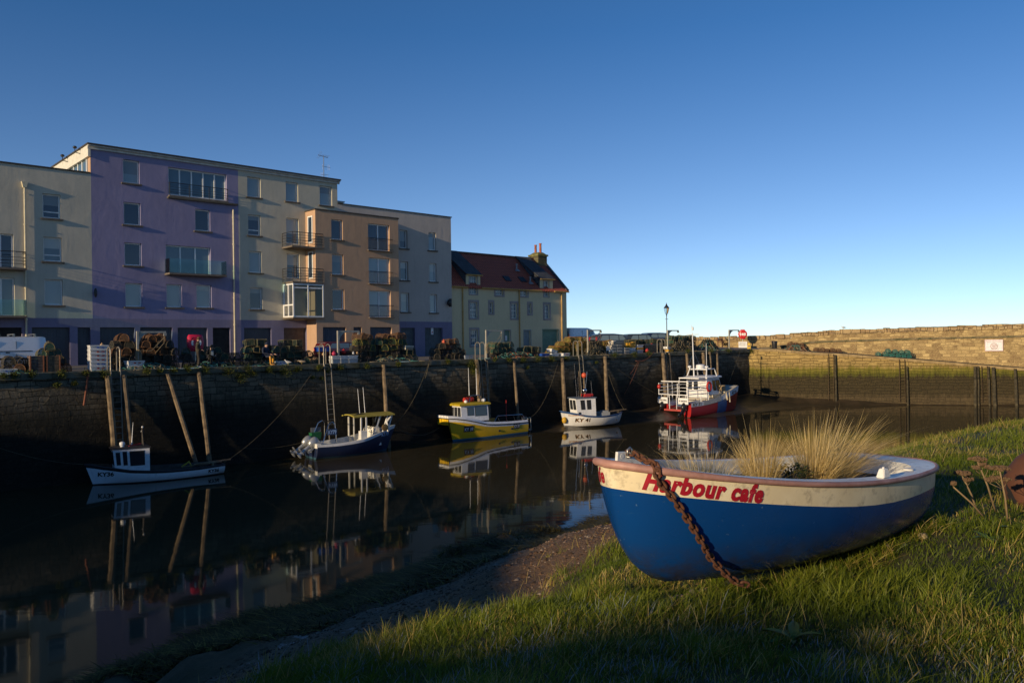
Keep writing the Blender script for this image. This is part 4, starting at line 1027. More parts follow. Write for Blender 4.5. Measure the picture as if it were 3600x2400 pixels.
for a, b2_ in zip(chain_pts, chain_pts[1:]): cum.append(cum[-1]+(b2_-a).length)
def chain_at(s_):
    for i in range(len(cum)-1):
        if s_ <= cum[i+1]: f = (s_-cum[i])/(cum[i+1]-cum[i]); return chain_pts[i].lerp(chain_pts[i+1], f), (chain_pts[i+1]-chain_pts[i]).normalized()
    return chain_pts[-1], (chain_pts[-1]-chain_pts[-2]).normalized()
nl = int(cum[-1]/.050); rnd = random.Random(2)
for k in range(nl):
    p, d_ = chain_at((k+.5)*.050); o = link0 if k == 0 else link0.copy()
    if k: COL.objects.link(o); o.parent = ch
    q = d_.to_track_quat('Y', 'Z') @ Euler((0, (PI/2 if k % 2 else 0)+.5+rnd.uniform(-.2,.2), rnd.uniform(-.06,.06))).to_quaternion()
    o.rotation_mode = 'QUATERNION'; o.rotation_quaternion = q; o.location = p-endp
mb = MB(); s0 = ptA[0]
mb.tube([(s0.x-.02,-.03,s0.z-.03),(s0.x-.025,-.03,s0.z+.02),(s0.x,-.03,s0.z+.035),(s0.x+.02,-.03,s0.z+.01),(s0.x+.015,-.03,s0.z-.03)], .008, 6); mb.tube([(s0.x-.02,-.055,s0.z-.03),(s0.x-.02,.04,s0.z-.03)], .009, 6)
mb.build('shackle', steel, ch, smooth=True)

# ------------------------------------------------------------------ blades (numpy)
def blades(name, root, h, wd, lean, curl, tint, material, seg=(0,.4,.75), yaw=None):
    n = len(h); yaw = RNG.random(n)*2*PI if yaw is None else yaw
    side = np.stack([np.cos(yaw), np.sin(yaw), np.zeros(n)], 1)
    V = []; TI = []
    for f in seg:
        c = root + np.stack([lean[:,0]*h*(f*.5+curl*f*f), lean[:,1]*h*(f*.5+curl*f*f), h*(f-.45*curl*f*f)], 1)
        w_ = (wd*(1-f*.55))[:,None]*.5
        V += [c-side*w_, c+side*w_]; TI += [tint*(1)+.0*f]*2
    c = root + np.stack([lean[:,0]*h*(.5+curl), lean[:,1]*h*(.5+curl), h*(1-.45*curl)], 1)
    V.append(c); TI.append(tint)
    k = len(V); V = np.stack(V, 1).reshape(-1, 3); TI = np.stack(TI, 1).ravel(); base = np.arange(n)*k
    Q = [np.stack([base+2*i, base+2*i+1, base+2*i+3, base+2*i+2], 1) for i in range(len(seg)-1)]
    Tr = np.stack([base+k-3, base+k-2, base+k-1], 1)
    return np_mesh(name, V, [np.concatenate(Q), Tr], material, {'tint': TI}, smooth=True)
grass_m = attr_mat('grass_blades', [(0,(.04,.062,.004)),(.25,(.105,.148,.008)),(.5,(.195,.225,.017)),(.7,(.34,.26,.05)),(.85,(.52,.38,.13)),(.93,(.20,.22,.22)),(1,(.30,.34,.40))], rough=.5, spec=.35, trans=.42)
RT, HH, WW, LE, CV, TI = [], [], [], [], [], []
for y0, y1, dens in ((2.2,5,6400),(5,8,3600),(8,12,1500),(12,24,620)):
    x0, x1 = -.30*y1-1.5, .68*y1+1
    n = int((y1-y0)*(x1-x0)*dens); X = RNG.uniform(x0, x1, n); Y = RNG.uniform(y0, y1, n)
    sw, s_, a_ = shore_s(X, Y); e_ = sw+.5*fbm(X*.7, Y*.7, 4); tw = np.clip((e_-9.7)/.5, 0, 1)
    # stray tufts out on the dirt
    tw = np.maximum(tw, np.clip((vnoise(X*1.7+5, Y*1.7)-.80)*6, 0, .8)*(sw > 7.0))
    lx = (X-BO.x)*math.cos(BTH)+(Y-BO.y)*math.sin(BTH); ly = -(X-BO.x)*math.sin(BTH)+(Y-BO.y)*math.cos(BTH)
    under = (lx > .5) & (lx < BL+.0) & (np.abs(ly) < .10+.18*np.clip(lx-.9,0,1))
    bare = np.exp(-(((lx-.5)/.22)**2+((ly+.08)/.17)**2))
    keep = (RNG.random(n) < tw*(.36+.64*np.clip(fbm(X*1.3,Y*1.3,3)*4+.6,0,1))*(1-.8*bare)) & ~under & (np.abs(X) < .70*Y+1.5)
    X, Y, sw = X[keep], Y[keep], sw[keep]; n = len(X)
    cl = fbm(X*1.1+20, Y*1.1, 4); cl2 = fbm(X*4+3, Y*4, 3)
    h = (.042+.085*np.clip(cl*3+.3,0,1)+.11*np.clip(cl2*3.4,0,1))*RNG.uniform(.55,1.35,n)*(1+.6*np.clip(1-(sw-9.1)/1.6,0,1))
    h *= np.where(Y < 4.6, .85, 1)
    w_ = RNG.uniform(.0028,.0055,n)*(1+Y*.09)
    th = RNG.random(n)*2*PI; lm = RNG.random(n)**1.1*1.25; lean = np.stack([np.cos(th)*lm+.22+.3*cl2, np.sin(th)*lm+.12], 1)
    straw = np.clip(fbm(X*.9+40, Y*.9+3, 4)*3.4+.16+.25*np.clip(1-(sw-9.1)/2,0,1), 0, 1)
    ti = np.clip(.30+.55*cl+.35*cl2,.02,.5)+.2*(RNG.random(n)-.5)
    ti = np.where(RNG.random(n) < straw*.72, RNG.uniform(.6,.86,n), ti)
    frost = np.clip((fbm(X*1.6+70, Y*1.6+9, 4)+.10)*4, 0, 1)*np.clip((5.2-(X*T.x+Y*T.y)*1.0)/1.2, 0, 1)
    ti = np.where(RNG.random(n) < frost*.26, RNG.uniform(.9,1,n), ti)
    sunk = np.stack([X, Y, ground_z(X, Y)-.006], 1)
    RT.append(sunk); HH.append(h); WW.append(w_); LE.append(lean); CV.append(RNG.uniform(.1,.75,n)); TI.append(ti)
cat_ = lambda l: np.concatenate(l)
g_ = blades('grass', cat_(RT), cat_(HH), cat_(WW), cat_(LE), cat_(CV), cat_(TI), grass_m); tag(g_, kind='stuff')
# long grass growing up against the planter boat
n = 3600; lx = RNG.uniform(.1, 3.7, n); ly = -RNG.uniform(.16,.62,n)-.10*RNG.random(n); k = RNG.random(n) < np.clip(vnoise(lx*3+2, ly*3)*1.9-.35, 0, 1); lx, ly = lx[k], ly[k]; n = len(lx)
X = BO.x+lx*math.cos(BTH)-ly*math.sin(BTH); Y = BO.y+lx*math.sin(BTH)+ly*math.cos(BTH); th = RNG.random(n)*2*PI
o_ = blades('grass', np.stack([X, Y, ground_z(X, Y)-.005], 1), RNG.uniform(.08,.22,n), RNG.uniform(.004,.008,n), np.stack([np.cos(th)*.6+.2, np.sin(th)*.6-.1], 1), RNG.uniform(.3,1.0,n), np.where(RNG.random(n) < .25, RNG.uniform(.6,.85,n), RNG.uniform(.05,.5,n)), grass_m); tag(o_, kind='stuff')
# taller dead stalks
n = 2600; X = RNG.uniform(-4, 11, n); Y = RNG.uniform(3.6, 17, n); sw, s_, a_ = shore_s(X, Y)
k = (sw > 8.8) & (vnoise(X*1.2+9, Y*1.2) > .52) & (X < .66*Y) & (X > -.45*Y)
lx = (X-BO.x)*math.cos(BTH)+(Y-BO.y)*math.sin(BTH); ly = -(X-BO.x)*math.sin(BTH)+(Y-BO.y)*math.cos(BTH); k &= ~((lx > -.05) & (lx < BL+.2) & (np.abs(ly) < .75))
X, Y = X[k], Y[k]; n = len(X); th = RNG.random(n)*2*PI
st = blades('dead_stalks', np.stack([X, Y, ground_z(X, Y)], 1), RNG.uniform(.14,.30,n), RNG.uniform(.003,.0055,n)*(1+Y*.04), np.stack([np.cos(th)*.6+.1, np.sin(th)*.6], 1), RNG.uniform(.0,.6,n), RNG.uniform(.72,.87,n), grass_m); tag(st, kind='stuff')
# bladderwrack draped on the shore rocks
n = 330000; X = RNG.uniform(-13, 7, n); Y = RNG.uniform(11.5, 29.5, n); sw, s_, a_ = shore_s(X, Y)
wr = np.clip((6.1-s_)/.7, 0, 1); k = (RNG.random(n) < wr*np.clip(fbm(X*.6+11,Y*.6,4)*3.5+.8,.22,1)) & (s_ > -.6)
X, Y = X[k], Y[k]; n = len(X); th = RNG.random(n)*2*PI; lm = RNG.uniform(.3,1.5,n)
wm = attr_mat('bladderwrack', [(0,(.014,.011,.003)),(.5,(.085,.066,.015)),(.85,(.26,.20,.045)),(1,(.45,.36,.09))], rough=.6, spec=.1)
dsh = -np.array([SN.x, SN.y]); z_ = ground_z(X, Y)+RNG.uniform(.0,.07,n)
sw_ = blades('seaweed', np.stack([X, Y, z_], 1), RNG.uniform(.06,.15,n), RNG.uniform(.012,.036,n), np.stack([np.cos(th)*1.3+dsh[0]*lm, np.sin(th)*1.3+dsh[1]*lm], 1), RNG.uniform(.9,2.2,n), RNG.beta(1.6,3,n), wm); tag(sw_, kind='stuff')
# pebbles and shells by the keel
mb = MB(); rnd = random.Random(8)
for k in range(130):
    if k < 110: p = BF @ Vector((rnd.gauss(.62,.22), rnd.gauss(-.18,.13), 0))
    else: p = BF @ Vector((rnd.uniform(1.0,3.9), rnd.gauss(-.50,.12), 0))
    r = abs(rnd.gauss(.013,.008))+.005 + (.018 if rnd.random() < .04 else 0)
    mb.mi = rnd.choice((0,0,1)); mb.ball((p.x, p.y, float(ground_z(p.x, p.y))+r*.4), r, r*rnd.uniform(.7,1.2), r*.65, 6)
tag(mb.build('gravel', [mat('pebble_grey', (.16,.14,.11), .8), mat('pebble_tan', (.36,.24,.13), .8)], smooth=True), kind='stuff')
# loose stones on the bare slope
n = 80000; X = RNG.uniform(-10, 4, n); Y = RNG.uniform(4, 24, n); sw, s_, a_ = shore_s(X, Y)
k = (sw > 5.2) & (sw < 9.9) & (vnoise(X*.9+3, Y*.9) > .18); X, Y = X[k], Y[k]; n = len(X); r_ = np.exp(RNG.normal(-4.5, .6, n)); r_ = np.clip(r_, .005, .07)
octa = np.array([(1,0,0),(0,1,0),(-1,0,0),(0,-1,0),(0,0,.6),(0,0,-.6)]); fc_ = np.array([(0,1,4),(1,2,4),(2,3,4),(3,0,4),(1,0,5),(2,1,5),(3,2,5),(0,3,5)])
an = RNG.random(n)*2*PI; ca, sa = np.cos(an), np.sin(an); O = octa[None]*RNG.uniform(.6,1.3,(n,6,1))*r_[:,None,None]
O = np.stack([O[...,0]*ca[:,None]-O[...,1]*sa[:,None], O[...,0]*sa[:,None]+O[...,1]*ca[:,None], O[...,2]], -1)+np.stack([X, Y, ground_z(X,Y)], 1)[:,None]
gm_ = attr_mat('loose_stones', [(0,(.04,.025,.016)),(.5,(.12,.068,.04)),(.85,(.16,.10,.065)),(1,(.25,.21,.17))], rough=.85, spec=.2)
tag(np_mesh('loose_stones', O.reshape(-1,3), [(fc_[None]+np.arange(n)[:,None,None]*6).reshape(-1,3)], gm_, {'tint': np.repeat(RNG.random(n),6)}), kind='stuff')
def rock(p, r, label, col, seed):
    mb = MB(); bmesh.ops.create_icosphere(mb.bm, subdivisions=3, radius=r); rn = np.array([v.co for v in mb.bm.verts]); d_ = fbm(rn[:,0]/r*1.1+seed, rn[:,1]/r*1.1+rn[:,2]/r, 3)
    for v, k in zip(mb.bm.verts, d_): v.co *= 1+.7*k; v.co.z *= .6
    o = mb.build('stone', col, loc=p, smooth=50); tag(o, label, 'stone')
def on_ground(x, y):
    p = CAM.copy(); d_ = ray(x, y)
    for _ in range(400):
        p += d_*.05
        if p.z < float(ground_z(p.x, p.y)): break
    return Vector((p.x, p.y, float(ground_z(p.x, p.y))))
st1 = mat('stone_pale', (.42,.33,.22), .85, 0, .3, 20)
rock(on_ground(2205, 2082)+Vector((0,0,.01)), .03, 'small pale stone beside the gravel under the bow', st1, 1)
rock(on_ground(2880, 1985)+Vector((0,0,.01)), .055, 'larger tan stone half under the planter boat hull', mat('stone_tan', (.22,.15,.09), .85, 0, .3, 20), 4)
rock(on_ground(3245, 1895)+Vector((0,0,.01)), .05, 'tan stone in the grass near the stern of the planter boat', st1, 7)

# ornamental grasses planted in the boat
orn = attr_mat('dry_ornamental_grass', [(0,(.22,.17,.04)),(.35,(.50,.36,.12)),(.7,(.74,.56,.25)),(1,(.85,.70,.40))], rough=.55, spec=.25, trans=.35)
def tuft(label, x, y, n, hgt, spread, lean, seed, low=.35):
    r = np.random.default_rng(seed); base = BF @ Vector((x, y, b_rim(x)-.15))
    a = r.random(n)*2*PI; rad = np.sqrt(r.random(n)); off = np.stack([np.cos(a)*rad*spread*.3, np.sin(a)*rad*spread*.3, np.zeros(n)], 1)
    h = hgt*np.clip(1-.3*rad+r.normal(0,.2,n), low, 1.3); fly = r.random(n) < .10; le = np.stack([np.cos(a)*rad*spread+lean[0], np.sin(a)*rad*spread+lean[1]], 1)*(.5+.9*r.random(n)[:,None])*np.where(fly, 1.7, 1)[:,None]
    o = blades('ornamental_grass', np.array(base)+off, h, r.uniform(.0014,.0034,n), le, r.beta(1.5,1.6,n)*1.3, np.clip(.15+.75*r.random(n),0,1), orn, seg=(0,.25,.5,.7,.86))
    o.data.transform(Matrix.Translation(-base)); o.location = base
    tag(o, label, 'ornamental grass', 'dry ornamental grasses in the planter boat'); return o
tuft('upright tawny grass tuft left of the green plant in the boat', 1.72, -.02, 1000, .54, .42, (-.05,.05), 1)
tuft('tall tawny grass tuft right of the green plant, nearly upright', 2.38, -.10, 1300, .60, .42, (.10,.05), 2)
tuft('tawny grass tuft sweeping to the right, nearest the boat stern', 2.72, -.02, 1500, .60, .55, (.62,.15), 6)
tuft('low arching thin grass near the bow of the planter boat', .95, .05, 420, .28, 1.3, (-.2,.05), 3)
tuft('thin tawny grass between the bow tuft and the upright tuft', 1.24, .22, 320, .34, .75, (-.15,.05), 4)
# leafy plant between the tufts
pl = thing('leafy_plant', 'dark green leafy plant between the tawny grasses in the boat', 'plant', BF @ Vector((2.02,-.10,b_rim(2.0)-.13)), 0)
rnd = random.Random(4); mb = MB(); mb2 = MB()
for k in range(170):
    a = rnd.uniform(0, 2*PI); r0 = rnd.uniform(.02,.17); z0 = rnd.uniform(.03,.17)*(1-r0*2.4)+.03; c_ = Vector((math.cos(a)*r0, math.sin(a)*r0, z0))
    d_ = Vector((math.cos(a)+rnd.uniform(-.6,.6), math.sin(a)+rnd.uniform(-.6,.6), rnd.uniform(-.2,.9))).normalized(); s_ = d_.cross(Vector((0,0,1))).normalized(); l = rnd.uniform(.03,.06)
    mb.mi = 0 if rnd.random() < .8 else 1
    up = s_.cross(d_)*l*.15
    mb.poly([c_, c_+d_*l*.5+s_*l*.28+up, c_+d_*l, c_+d_*l*.5-s_*l*.28+up])
    if k % 4 == 0: mb2.tube([(0,0,0), c_], .003, 4)
mb.build('leaves', [mat('leaf_dark', (.022,.045,.014), .5), mat('leaf_light', (.10,.10,.02), .5)], pl, off=(0,0,0), rec=False); mb2.build('stems', mat('stem_brown', (.08,.06,.03), .8), pl, off=(0,0,0))

# dried flower heads at the right
rnd = random.Random(12); umb = mat('umbel_brown', (.16,.095,.045), .9, 0, .5, 60); stem_m = mat('dead_stem', (.26,.18,.09), .8, 0, .3, 8)
for (bx, by, hx, hy, w_, lab) in ((3440,1812,3383,1672,.075,'leftmost dried brown flower head on a leaning stem near the boat stern'),(3500,1800,3437,1622,.08,'tallest dried brown flower head, branching into two clusters'),(3545,1850,3515,1655,.085,'wide dried brown flower head nearest the rusty buoy'),(3470,1830,3352,1711,.02,'tiny dried flower head on a thin stem leaning left')):
    p = on_ground(bx, by); top = at_Y(hx, hy, p.y-.05); d_ = top-p
    o = thing('dried_flower', lab, 'dead plant', p, 0, 'dried flower stems by the boat'); mb = MB(); mb.tube([(0,0,0), d_*.5+Vector((.01,0,.01)), d_], [.011,.009,.007], 5)
    heads = [d_]
    if w_ > .03:
        for k in range(3): q = d_*rnd.uniform(.6,.85); e = q+Vector((rnd.uniform(-.12,.12), rnd.uniform(-.05,.05), rnd.uniform(.03,.10))); mb.tube([q, e], .003, 4); heads.append(e)
    for j, hd in enumerate(heads):
        mb2 = MB(); ww = w_ if j == 0 else w_*.45
        for k in range(70 if j == 0 else 24):
            a = rnd.uniform(0,2*PI); r = ww*math.sqrt(rnd.random()); e = hd+Vector((math.cos(a)*r, math.sin(a)*r*.8, .035+rnd.uniform(-.01,.012)-r*r*2)); mb.tube([hd, e], .0015, 3); mb2.ball(e, rnd.uniform(.010,.017), None, .012, 6)
        mb2.build('flower_head', umb, o, off=(0,0,0))
    mb.build('stem', stem_m, o, smooth=True, off=(0,0,0))
# broad leaved weeds in the turf
rnd = random.Random(31); dock = mat('dock_leaf', (.075,.13,.018), .5, 0, .35, 9, bmp=.2)
for px_, py_, lab in ((3470,1905,'broad leaved green weed in the grass below the dried flowers'),(3575,1880,'broad leaved green weed just below the rusty buoy'),(2790,2260,'small broad leaved weed in the foreground grass below the boat')):
    p = on_ground(px_, py_); mb = MB()
    for k in range(9):
        a = rnd.uniform(0,2*PI); l = rnd.uniform(.10,.20); d_ = Vector((math.cos(a), math.sin(a), 0)); s_ = Vector((-d_.y, d_.x, 0)); e_ = rnd.uniform(.5,1.1); w0 = l*.17
        rows = [[d_*l*f*math.cos(e_*(1-f*.8))+Vector((0,0,l*(math.sin(e_)*f-.5*f*f)))+s_*w0*q*math.sin(PI*min(1,f*.92+.06))+Vector((0,0,abs(q)*w0*.35)) for q in (-1,0,1)] for f in np.linspace(0,1,7)]
        mb.rings(rows, closed=False)
    o = mb.build('weed', dock, loc=p, smooth=True); tag(o, lab, 'weed', 'broad leaved weeds in the turf')
# rusty buoy at the frame edge
p = on_ground(3650, 1775)
o = thing('mooring_buoy', 'rusty iron buoy with black patches in the grass at the right edge', 'buoy', p+Vector((.05,0,-.05)), 0)
m, t, b = nt('buoy_rust'); co = objco(t); n1 = noise(t, co, 5, 5, .7); n2 = noise(t, co, 7, 4, .6)
c = mixc(t, n1, (.13,.045,.018), (.07,.028,.014)); c = mixc(t, ramp(t, n2, [(.56,(0,0,0)),(.6,(1,1,1))]), c, (.012,.011,.011)); L(t, c, b.inputs['Base Color']); b.inputs['Roughness'].default_value = .8; bump(t, b, n1, .5, .02)
mb = MB(); mb.lathe([(.02,-.02),(.34,0),(.42,.18),(.42,.28),(.35,.46),(.2,.64),(.08,.72)], 28); mb.build('body', m, o, smooth=40, off=(0,0,0)).rotation_euler = (.1,.22,0)
mb = MB(); mb.tube([(.05*math.cos(a), 0, .76+.05*math.sin(a)) for a in np.linspace(0,2*PI,14)[:-1]], .014, 6, loop=True); q = mb.build('lifting_eye', m, o, smooth=True, off=(0,0,0)); q.rotation_euler = (.1,.22,0)
# ------------------------------------------------------------------ working boats
def heading(a, b):      # frame with origin at a (water level), +x towards b
    d = b-a; return math.atan2(d.y, d.x), math.hypot(d.x, d.y)
def paint2(name, top, low, zc, rough=.4, grime=.35):
    """hull paint with a boot-top: colour changes at local height zc, slime near the water"""
    m, t, b = nt(name); co = objco(t); s = N(t, 'ShaderNodeSeparateXYZ'); L(t, co, s.inputs[0])
    n1 = noise(t, co, 1.5, 5, .6); n2 = noise(t, objco(t, (3,3,.6)), 1.5, 5, .7)
    z = math_(t, 'ADD', s.outputs[2], math_(t, 'MULTIPLY', math_(t, 'SUBTRACT', n1, .5), .03))
    f = math_(t, 'GREATER_THAN', z, zc); tp = mixc(t, n1, top, tuple(c*.8 for c in top))
    tp = mixc(t, ramp(t, n2, [(.55,(0,0,0)),(.8,(grime,)*3)]), tp, (.10,.08,.05))
    c = mixc(t, f, low, tp); L(t, c, b.inputs['Base Color']); b.inputs['Roughness'].default_value = rough
    bump(t, b, n1, .05, .03); return m
def hull_loft(st, n=9, pw=.85):
    """stations (x, half beam, sheer z, keel z, fullness). returns rows for port(+)/starboard(-)"""
    rows = {1: [], -1: []}
    for x, b, zs, zk, fu, rake in st:
        for sd in (1, -1):
            r = []
            for k in range(n+1):
                h = 1-k/n; y = b*(1-(1-h)**fu)**(1/fu) if h < 1 else b
                r.append((x+rake*h*(zs-zk), sd*y, zk+(zs-zk)*h))
            rows[sd].append(r)
    return rows
def interp_st(keys, m=26):
    xs = [k[0] for k in keys]; X = np.linspace(0, 1, m); X = xs[0]+(xs[-1]-xs[0])*X
    def sm(j):
        out = []
        for x in X:
            i = max(0, min(len(xs)-2, int(np.searchsorted(xs, x)-1))); t_ = (x-xs[i])/(xs[i+1]-xs[i])
            p = [keys[max(0, min(len(keys)-1, i+q))][j] for q in (-1, 0, 1, 2)]
            m1 = (p[2]-p[0])/2; m2 = (p[3]-p[1])/2
            out.append((2*t_**3-3*t_**2+1)*p[1]+(t_**3-2*t_**2+t_)*m1+(-2*t_**3+3*t_**2)*p[2]+(t_**3-t_**2)*m2)
        return out
    cols = [sm(j) for j in range(1, len(keys[0]))]
    return [(x, max(.004, c[0]), *c[1:]) for x, c in zip(X, zip(*cols))]
def make_hull(parent, keys, mats, deck_z, strip=1, wall=.06, deck_mat=None, n=9, name='hull', rail=None, deck_from=0):
    st = interp_st(keys); rows = hull_loft(st, n); mb = MB()
    for sd in (1, -1):
        R_ = rows[sd]
        mb.mi = 1; mb.rings([r[:strip+1] for r in R_], closed=False); mb.mi = 0; mb.rings([r[strip:] for r in R_], closed=False)
    tr = rows[1][0]; tl = rows[-1][0]; mb.mi = 0; mb.rings([tl, tr], closed=False)       # transom
    bmesh.ops.remove_doubles(mb.bm, verts=mb.bm.verts, dist=.002)
    h = mb.build(name, mats, parent, smooth=50)
    # gunwale, inside wall and deck
    mb = MB(); dk = []
    for sd in (1, -1):
        A = [r[0] for r in rows[sd]]
        B = [(p[0]-(wall if p is A[-1] else 0), sd*max(0, abs(p[1])-wall), p[2]+.01) for p in A]
        Cc = []
        for q, r in zip(B, rows[sd]):
            zt_ = min(q[2]-.02, max(deck_z, r[-1][2]+.08)); zz_ = [p[2] for p in r[::-1]]
            yh = float(np.interp(zt_, zz_, [abs(p[1]) for p in r[::-1]])); xh = float(np.interp(zt_, zz_, [p[0] for p in r[::-1]]))
            Cc.append((min(q[0], xh), sd*max(0, min(abs(q[1])*.98, yh*.90-wall)), zt_))
        mb.rings([A, B, Cc], closed=False); dk.append(Cc)
    mb.rings([dk[0], dk[1]], closed=False)
    mb.rings([[rows[1][0][0], rows[-1][0][0]], [(p[0]+wall, p[1]*.97, p[2]+.01) for p in (rows[1][0][0], rows[-1][0][0])], [dk[0][0], dk[1][0]]], closed=False)
    mb.build('deck', deck_mat or boat_white, parent, smooth=40)
    if rail:
        mb = MB()
        for sd in (1, -1): mb.tube([(r[0][0], r[0][1]+sd*.01, r[0][2]-.02) for r in rows[sd]], rail[0], 6)
        mb.build('rubbing_strake', rail[1], parent, smooth=True)
    return st, rows
def side_fn(rows, sd, x0, z0, dx=1, out=.012):
    """text mapper on hull side: along x (dx=+1 towards bow), up z"""
    R_ = rows[sd]; P = np.array(R_)        # (stations, n+1, 3)
    def f(tx, ty):
        x = x0+dx*tx; z = z0+ty; best = []
        for s in P:
            zz = s[::-1, 2]; best.append((np.interp(z, zz, s[::-1, 0]), np.interp(z, zz, s[::-1, 1])))
        b = np.array(best); return Vector((x, float(np.interp(x, b[:,0], b[:,1]))+sd*out, z))
    return f
def cabin(parent, x0, x1, w0, w1, z0, z1, tilt=(.1,.05), inset=.04, mats=None, wins=(), name='wheelhouse', roof=None, over=.08, rt=.05):
    """four-sided wheelhouse from x0 (aft) to x1 (front). tilt = lean of (front, aft) faces; wins list of (face, u0,u1,v0,v1)"""
    c = {'fa': [(x1, w0), (x1, -w0)], 'aa': [(x0, -w0), (x0, w0)]}
    B = [Vector((x0,-w0,z0)), Vector((x1,-w1,z0)), Vector((x1,w1,z0)), Vector((x0,w0,z0))]
    Tp = [Vector((x0+tilt[1],-w0+inset,z1)), Vector((x1+tilt[0],-w1+inset,z1)), Vector((x1+tilt[0],w1-inset,z1)), Vector((x0+tilt[1],w0-inset,z1))]
    mb = MB(); mb.rings([B, Tp]); body = mb.build(name, mats[0], parent); o = OFF.get(parent.name)
    faces = {'s': (0,1), 'f': (1,2), 'p': (2,3), 'a': (3,0)}
    for fc, u0, u1, v0, v1 in wins:
        i, j = faces[fc]; P = lambda u, v: (B[i].lerp(B[j], u)).lerp(Tp[i].lerp(Tp[j], u), v)
        nn = (B[j]-B[i]).cross(Tp[i]-B[i]).normalized(); q = [P(u0,v0), P(u1,v0), P(u1,v1), P(u0,v1)]
        cen = sum(q, Vector())/4
        mb = MB(); mb.rings([[p+nn*.002 for p in q], [p+nn*.010 for p in q]]); f = mb.build('window', mats[2], body, off=o)
        q2 = [p.lerp(cen, .07)+nn*.014 for p in q]; mb = MB(); mb.poly(q2); mb.build('pane', mats[1], f, off=o)
    if roof:
        mb = MB(); q = [Tp[0]+Vector((-over,-over,0)), Tp[1]+Vector((over*1.4,-over,0)), Tp[2]+Vector((over*1.4,over,0)), Tp[3]+Vector((-over,over,0))]
        cc = sum(q, Vector())/4; mb.rings([q, [p+Vector((0,0,rt)) for p in q], [p.lerp(cc,.12)+Vector((0,0,rt*1.7)) for p in q]]); mb.build('roof', roof, body, off=o, smooth=30)
    return body
wh_paint = mat('wheelhouse_white', (.74,.75,.76), .4, 0, .12, 2, bmp=.04, dirt=.35); rubber = mat('window_rubber', (.02,.02,.02), .6); bglass = glass_mat('boat_glass', (.02,.022,.025)); black_rail = mat('black_rail', (.025,.025,.028), .6, 0, .3, 5)
stainless = mat('stainless', (.55,.55,.55), .22, 1, .1, 5, bmp=0); red_pl = mat('red_plastic', (.45,.025,.02), .5, 0, .3, 6); orange = mat('orange_buoy', (.62,.10,.04), .5, 0, .2, 5); wood = mat('weathered_timber', (.22,.16,.095), .85, 0, .5, 3, (.09,.065,.04), .5, 18)
lblack = mat('letter_black', (.015,.014,.014), .5); lwhite = mat('letter_white', (.75,.75,.75), .5); lgold = mat('letter_gold', (.42,.20,.04), .5); lblue = mat('letter_pale_blue', (.35,.5,.75), .5)
grey_deck = mat('grey_deck', (.25,.25,.25), .75, 0, .3, 5, dirt=.4); work_deck = mat('work_deck_dark', (.06,.05,.04), .8, 0, .5, 5)
def flat_text(name, s, size, M, m, parent, bold=.01, width=None):
    o_ = Vector(OFF.get(parent.name, (0,0,0))); return text_on(name, s, size, lambda x, y: (M @ Vector((x, y, 0)))-o_, m, parent, bold=bold, step=0, width=width)

# --- KY36: small white coble, wheelhouse forward
a = at_z(779, 1660, 0); b = at_z(332, 1704, 0); ang, ln = heading(a, b)
k36 = thing('fishing_boat', 'small white open fishing boat with black gunwale and forward wheelhouse, numbered KY36', 'boat', a, ang, 'boats moored along the harbour wall'); OFF[k36.name] = (0,0,0)
keys = [(0,.72,.50,-.08,1.9,0), (ln*.2,.90,.47,-.22,2.1,0), (ln*.5,1.02,.50,-.28,2.2,0), (ln*.75,.88,.63,-.25,1.8,.0), (ln*.92,.42,.84,-.2,1.5,.12), (ln,.03,.98,-.15,1.2,.34)]
st, rows = make_hull(k36, keys, [paint2('k36_white', (.86,.88,.90), (.03,.03,.035), .05), black_rail], .22, strip=1, deck_mat=work_deck, rail=(.05, black_rail), n=7)
z36 = .60; x36 = ln*.60
cabin(k36, x36, x36+1.42, .62, .45, .45, 1.58, (.10,.0), .03, [wh_paint, bglass, rubber], [('p',.44,.86,.30,.9),('p',.25,.37,.34,.9),('p',.06,.18,.36,.88),('f',.08,.48,.35,.9),('f',.52,.92,.35,.9),('s',.2,.8,.35,.9)], roof=black_rail, over=.05)
mb = MB(); mb.tube([(x36+.7,.1,1.62),(x36+.62,.1,2.75)], [.022,.008], 5); mb.build('whip_aerial', wh_paint, k36)
mb = MB(); mb.tube([(x36+.2,0,1.6),(x36+.22,0,2.45)], [.05,.035], 6); mb.tube([(x36+.2,-.1,1.6),(x36+.2,.0,2.3)], .02, 5); mb.tube([(x36+.2,.25,1.6),(x36+.22,.0,2.3)], .02, 5); mb.build('mast', work_deck, k36)
mb = MB(); mb.ball((x36+.21,.03,2.5), .05); mb.ball((x36+.22,-.03,2.3), .05); mb.build('mast_light', lwhite, k36, smooth=True)
mb = MB(); mb.lathe([(.09,1.64),(.09,1.73),(.12,1.75),(.12,1.86),(.05,1.9)], 10, (x36+1.1,.18,0)); mb.build('searchlight', wh_paint, k36, smooth=40)
mb = MB(); mb.tube([(x36+.25,-.2,1.67),(x36+.85,.2,1.67)], .06, 6); mb.build('liferaft', red_pl, k36)
mb = MB(); mb.tube([(.1,.5,.62),(1.9,.45,.52)], .03, 6); mb.tube([(-.35,.35,.66),(1.4,.55,.60)], .04, 5); mb.box(.5,-.5,.45,.58,.6,.6); mb.build('oar', wood, k36)
mb = MB(); mb.box(.3,-.55,.3,1.1,.3,.5); mb.build('engine_box', work_deck, k36)
mb = MB(); mb.tube([(1.5,.4,.5),(1.62,.5,.75),(1.9,.3,.5)], .05, 6); mb.build('yellow_net', mat('yellow_net', (.4,.32,.03), .8), k36)
text_on('registration', 'KY36', .27, side_fn(rows, 1, ln-.12, .40, -1), lblack, k36, bold=.010, step=.08, width=.62)
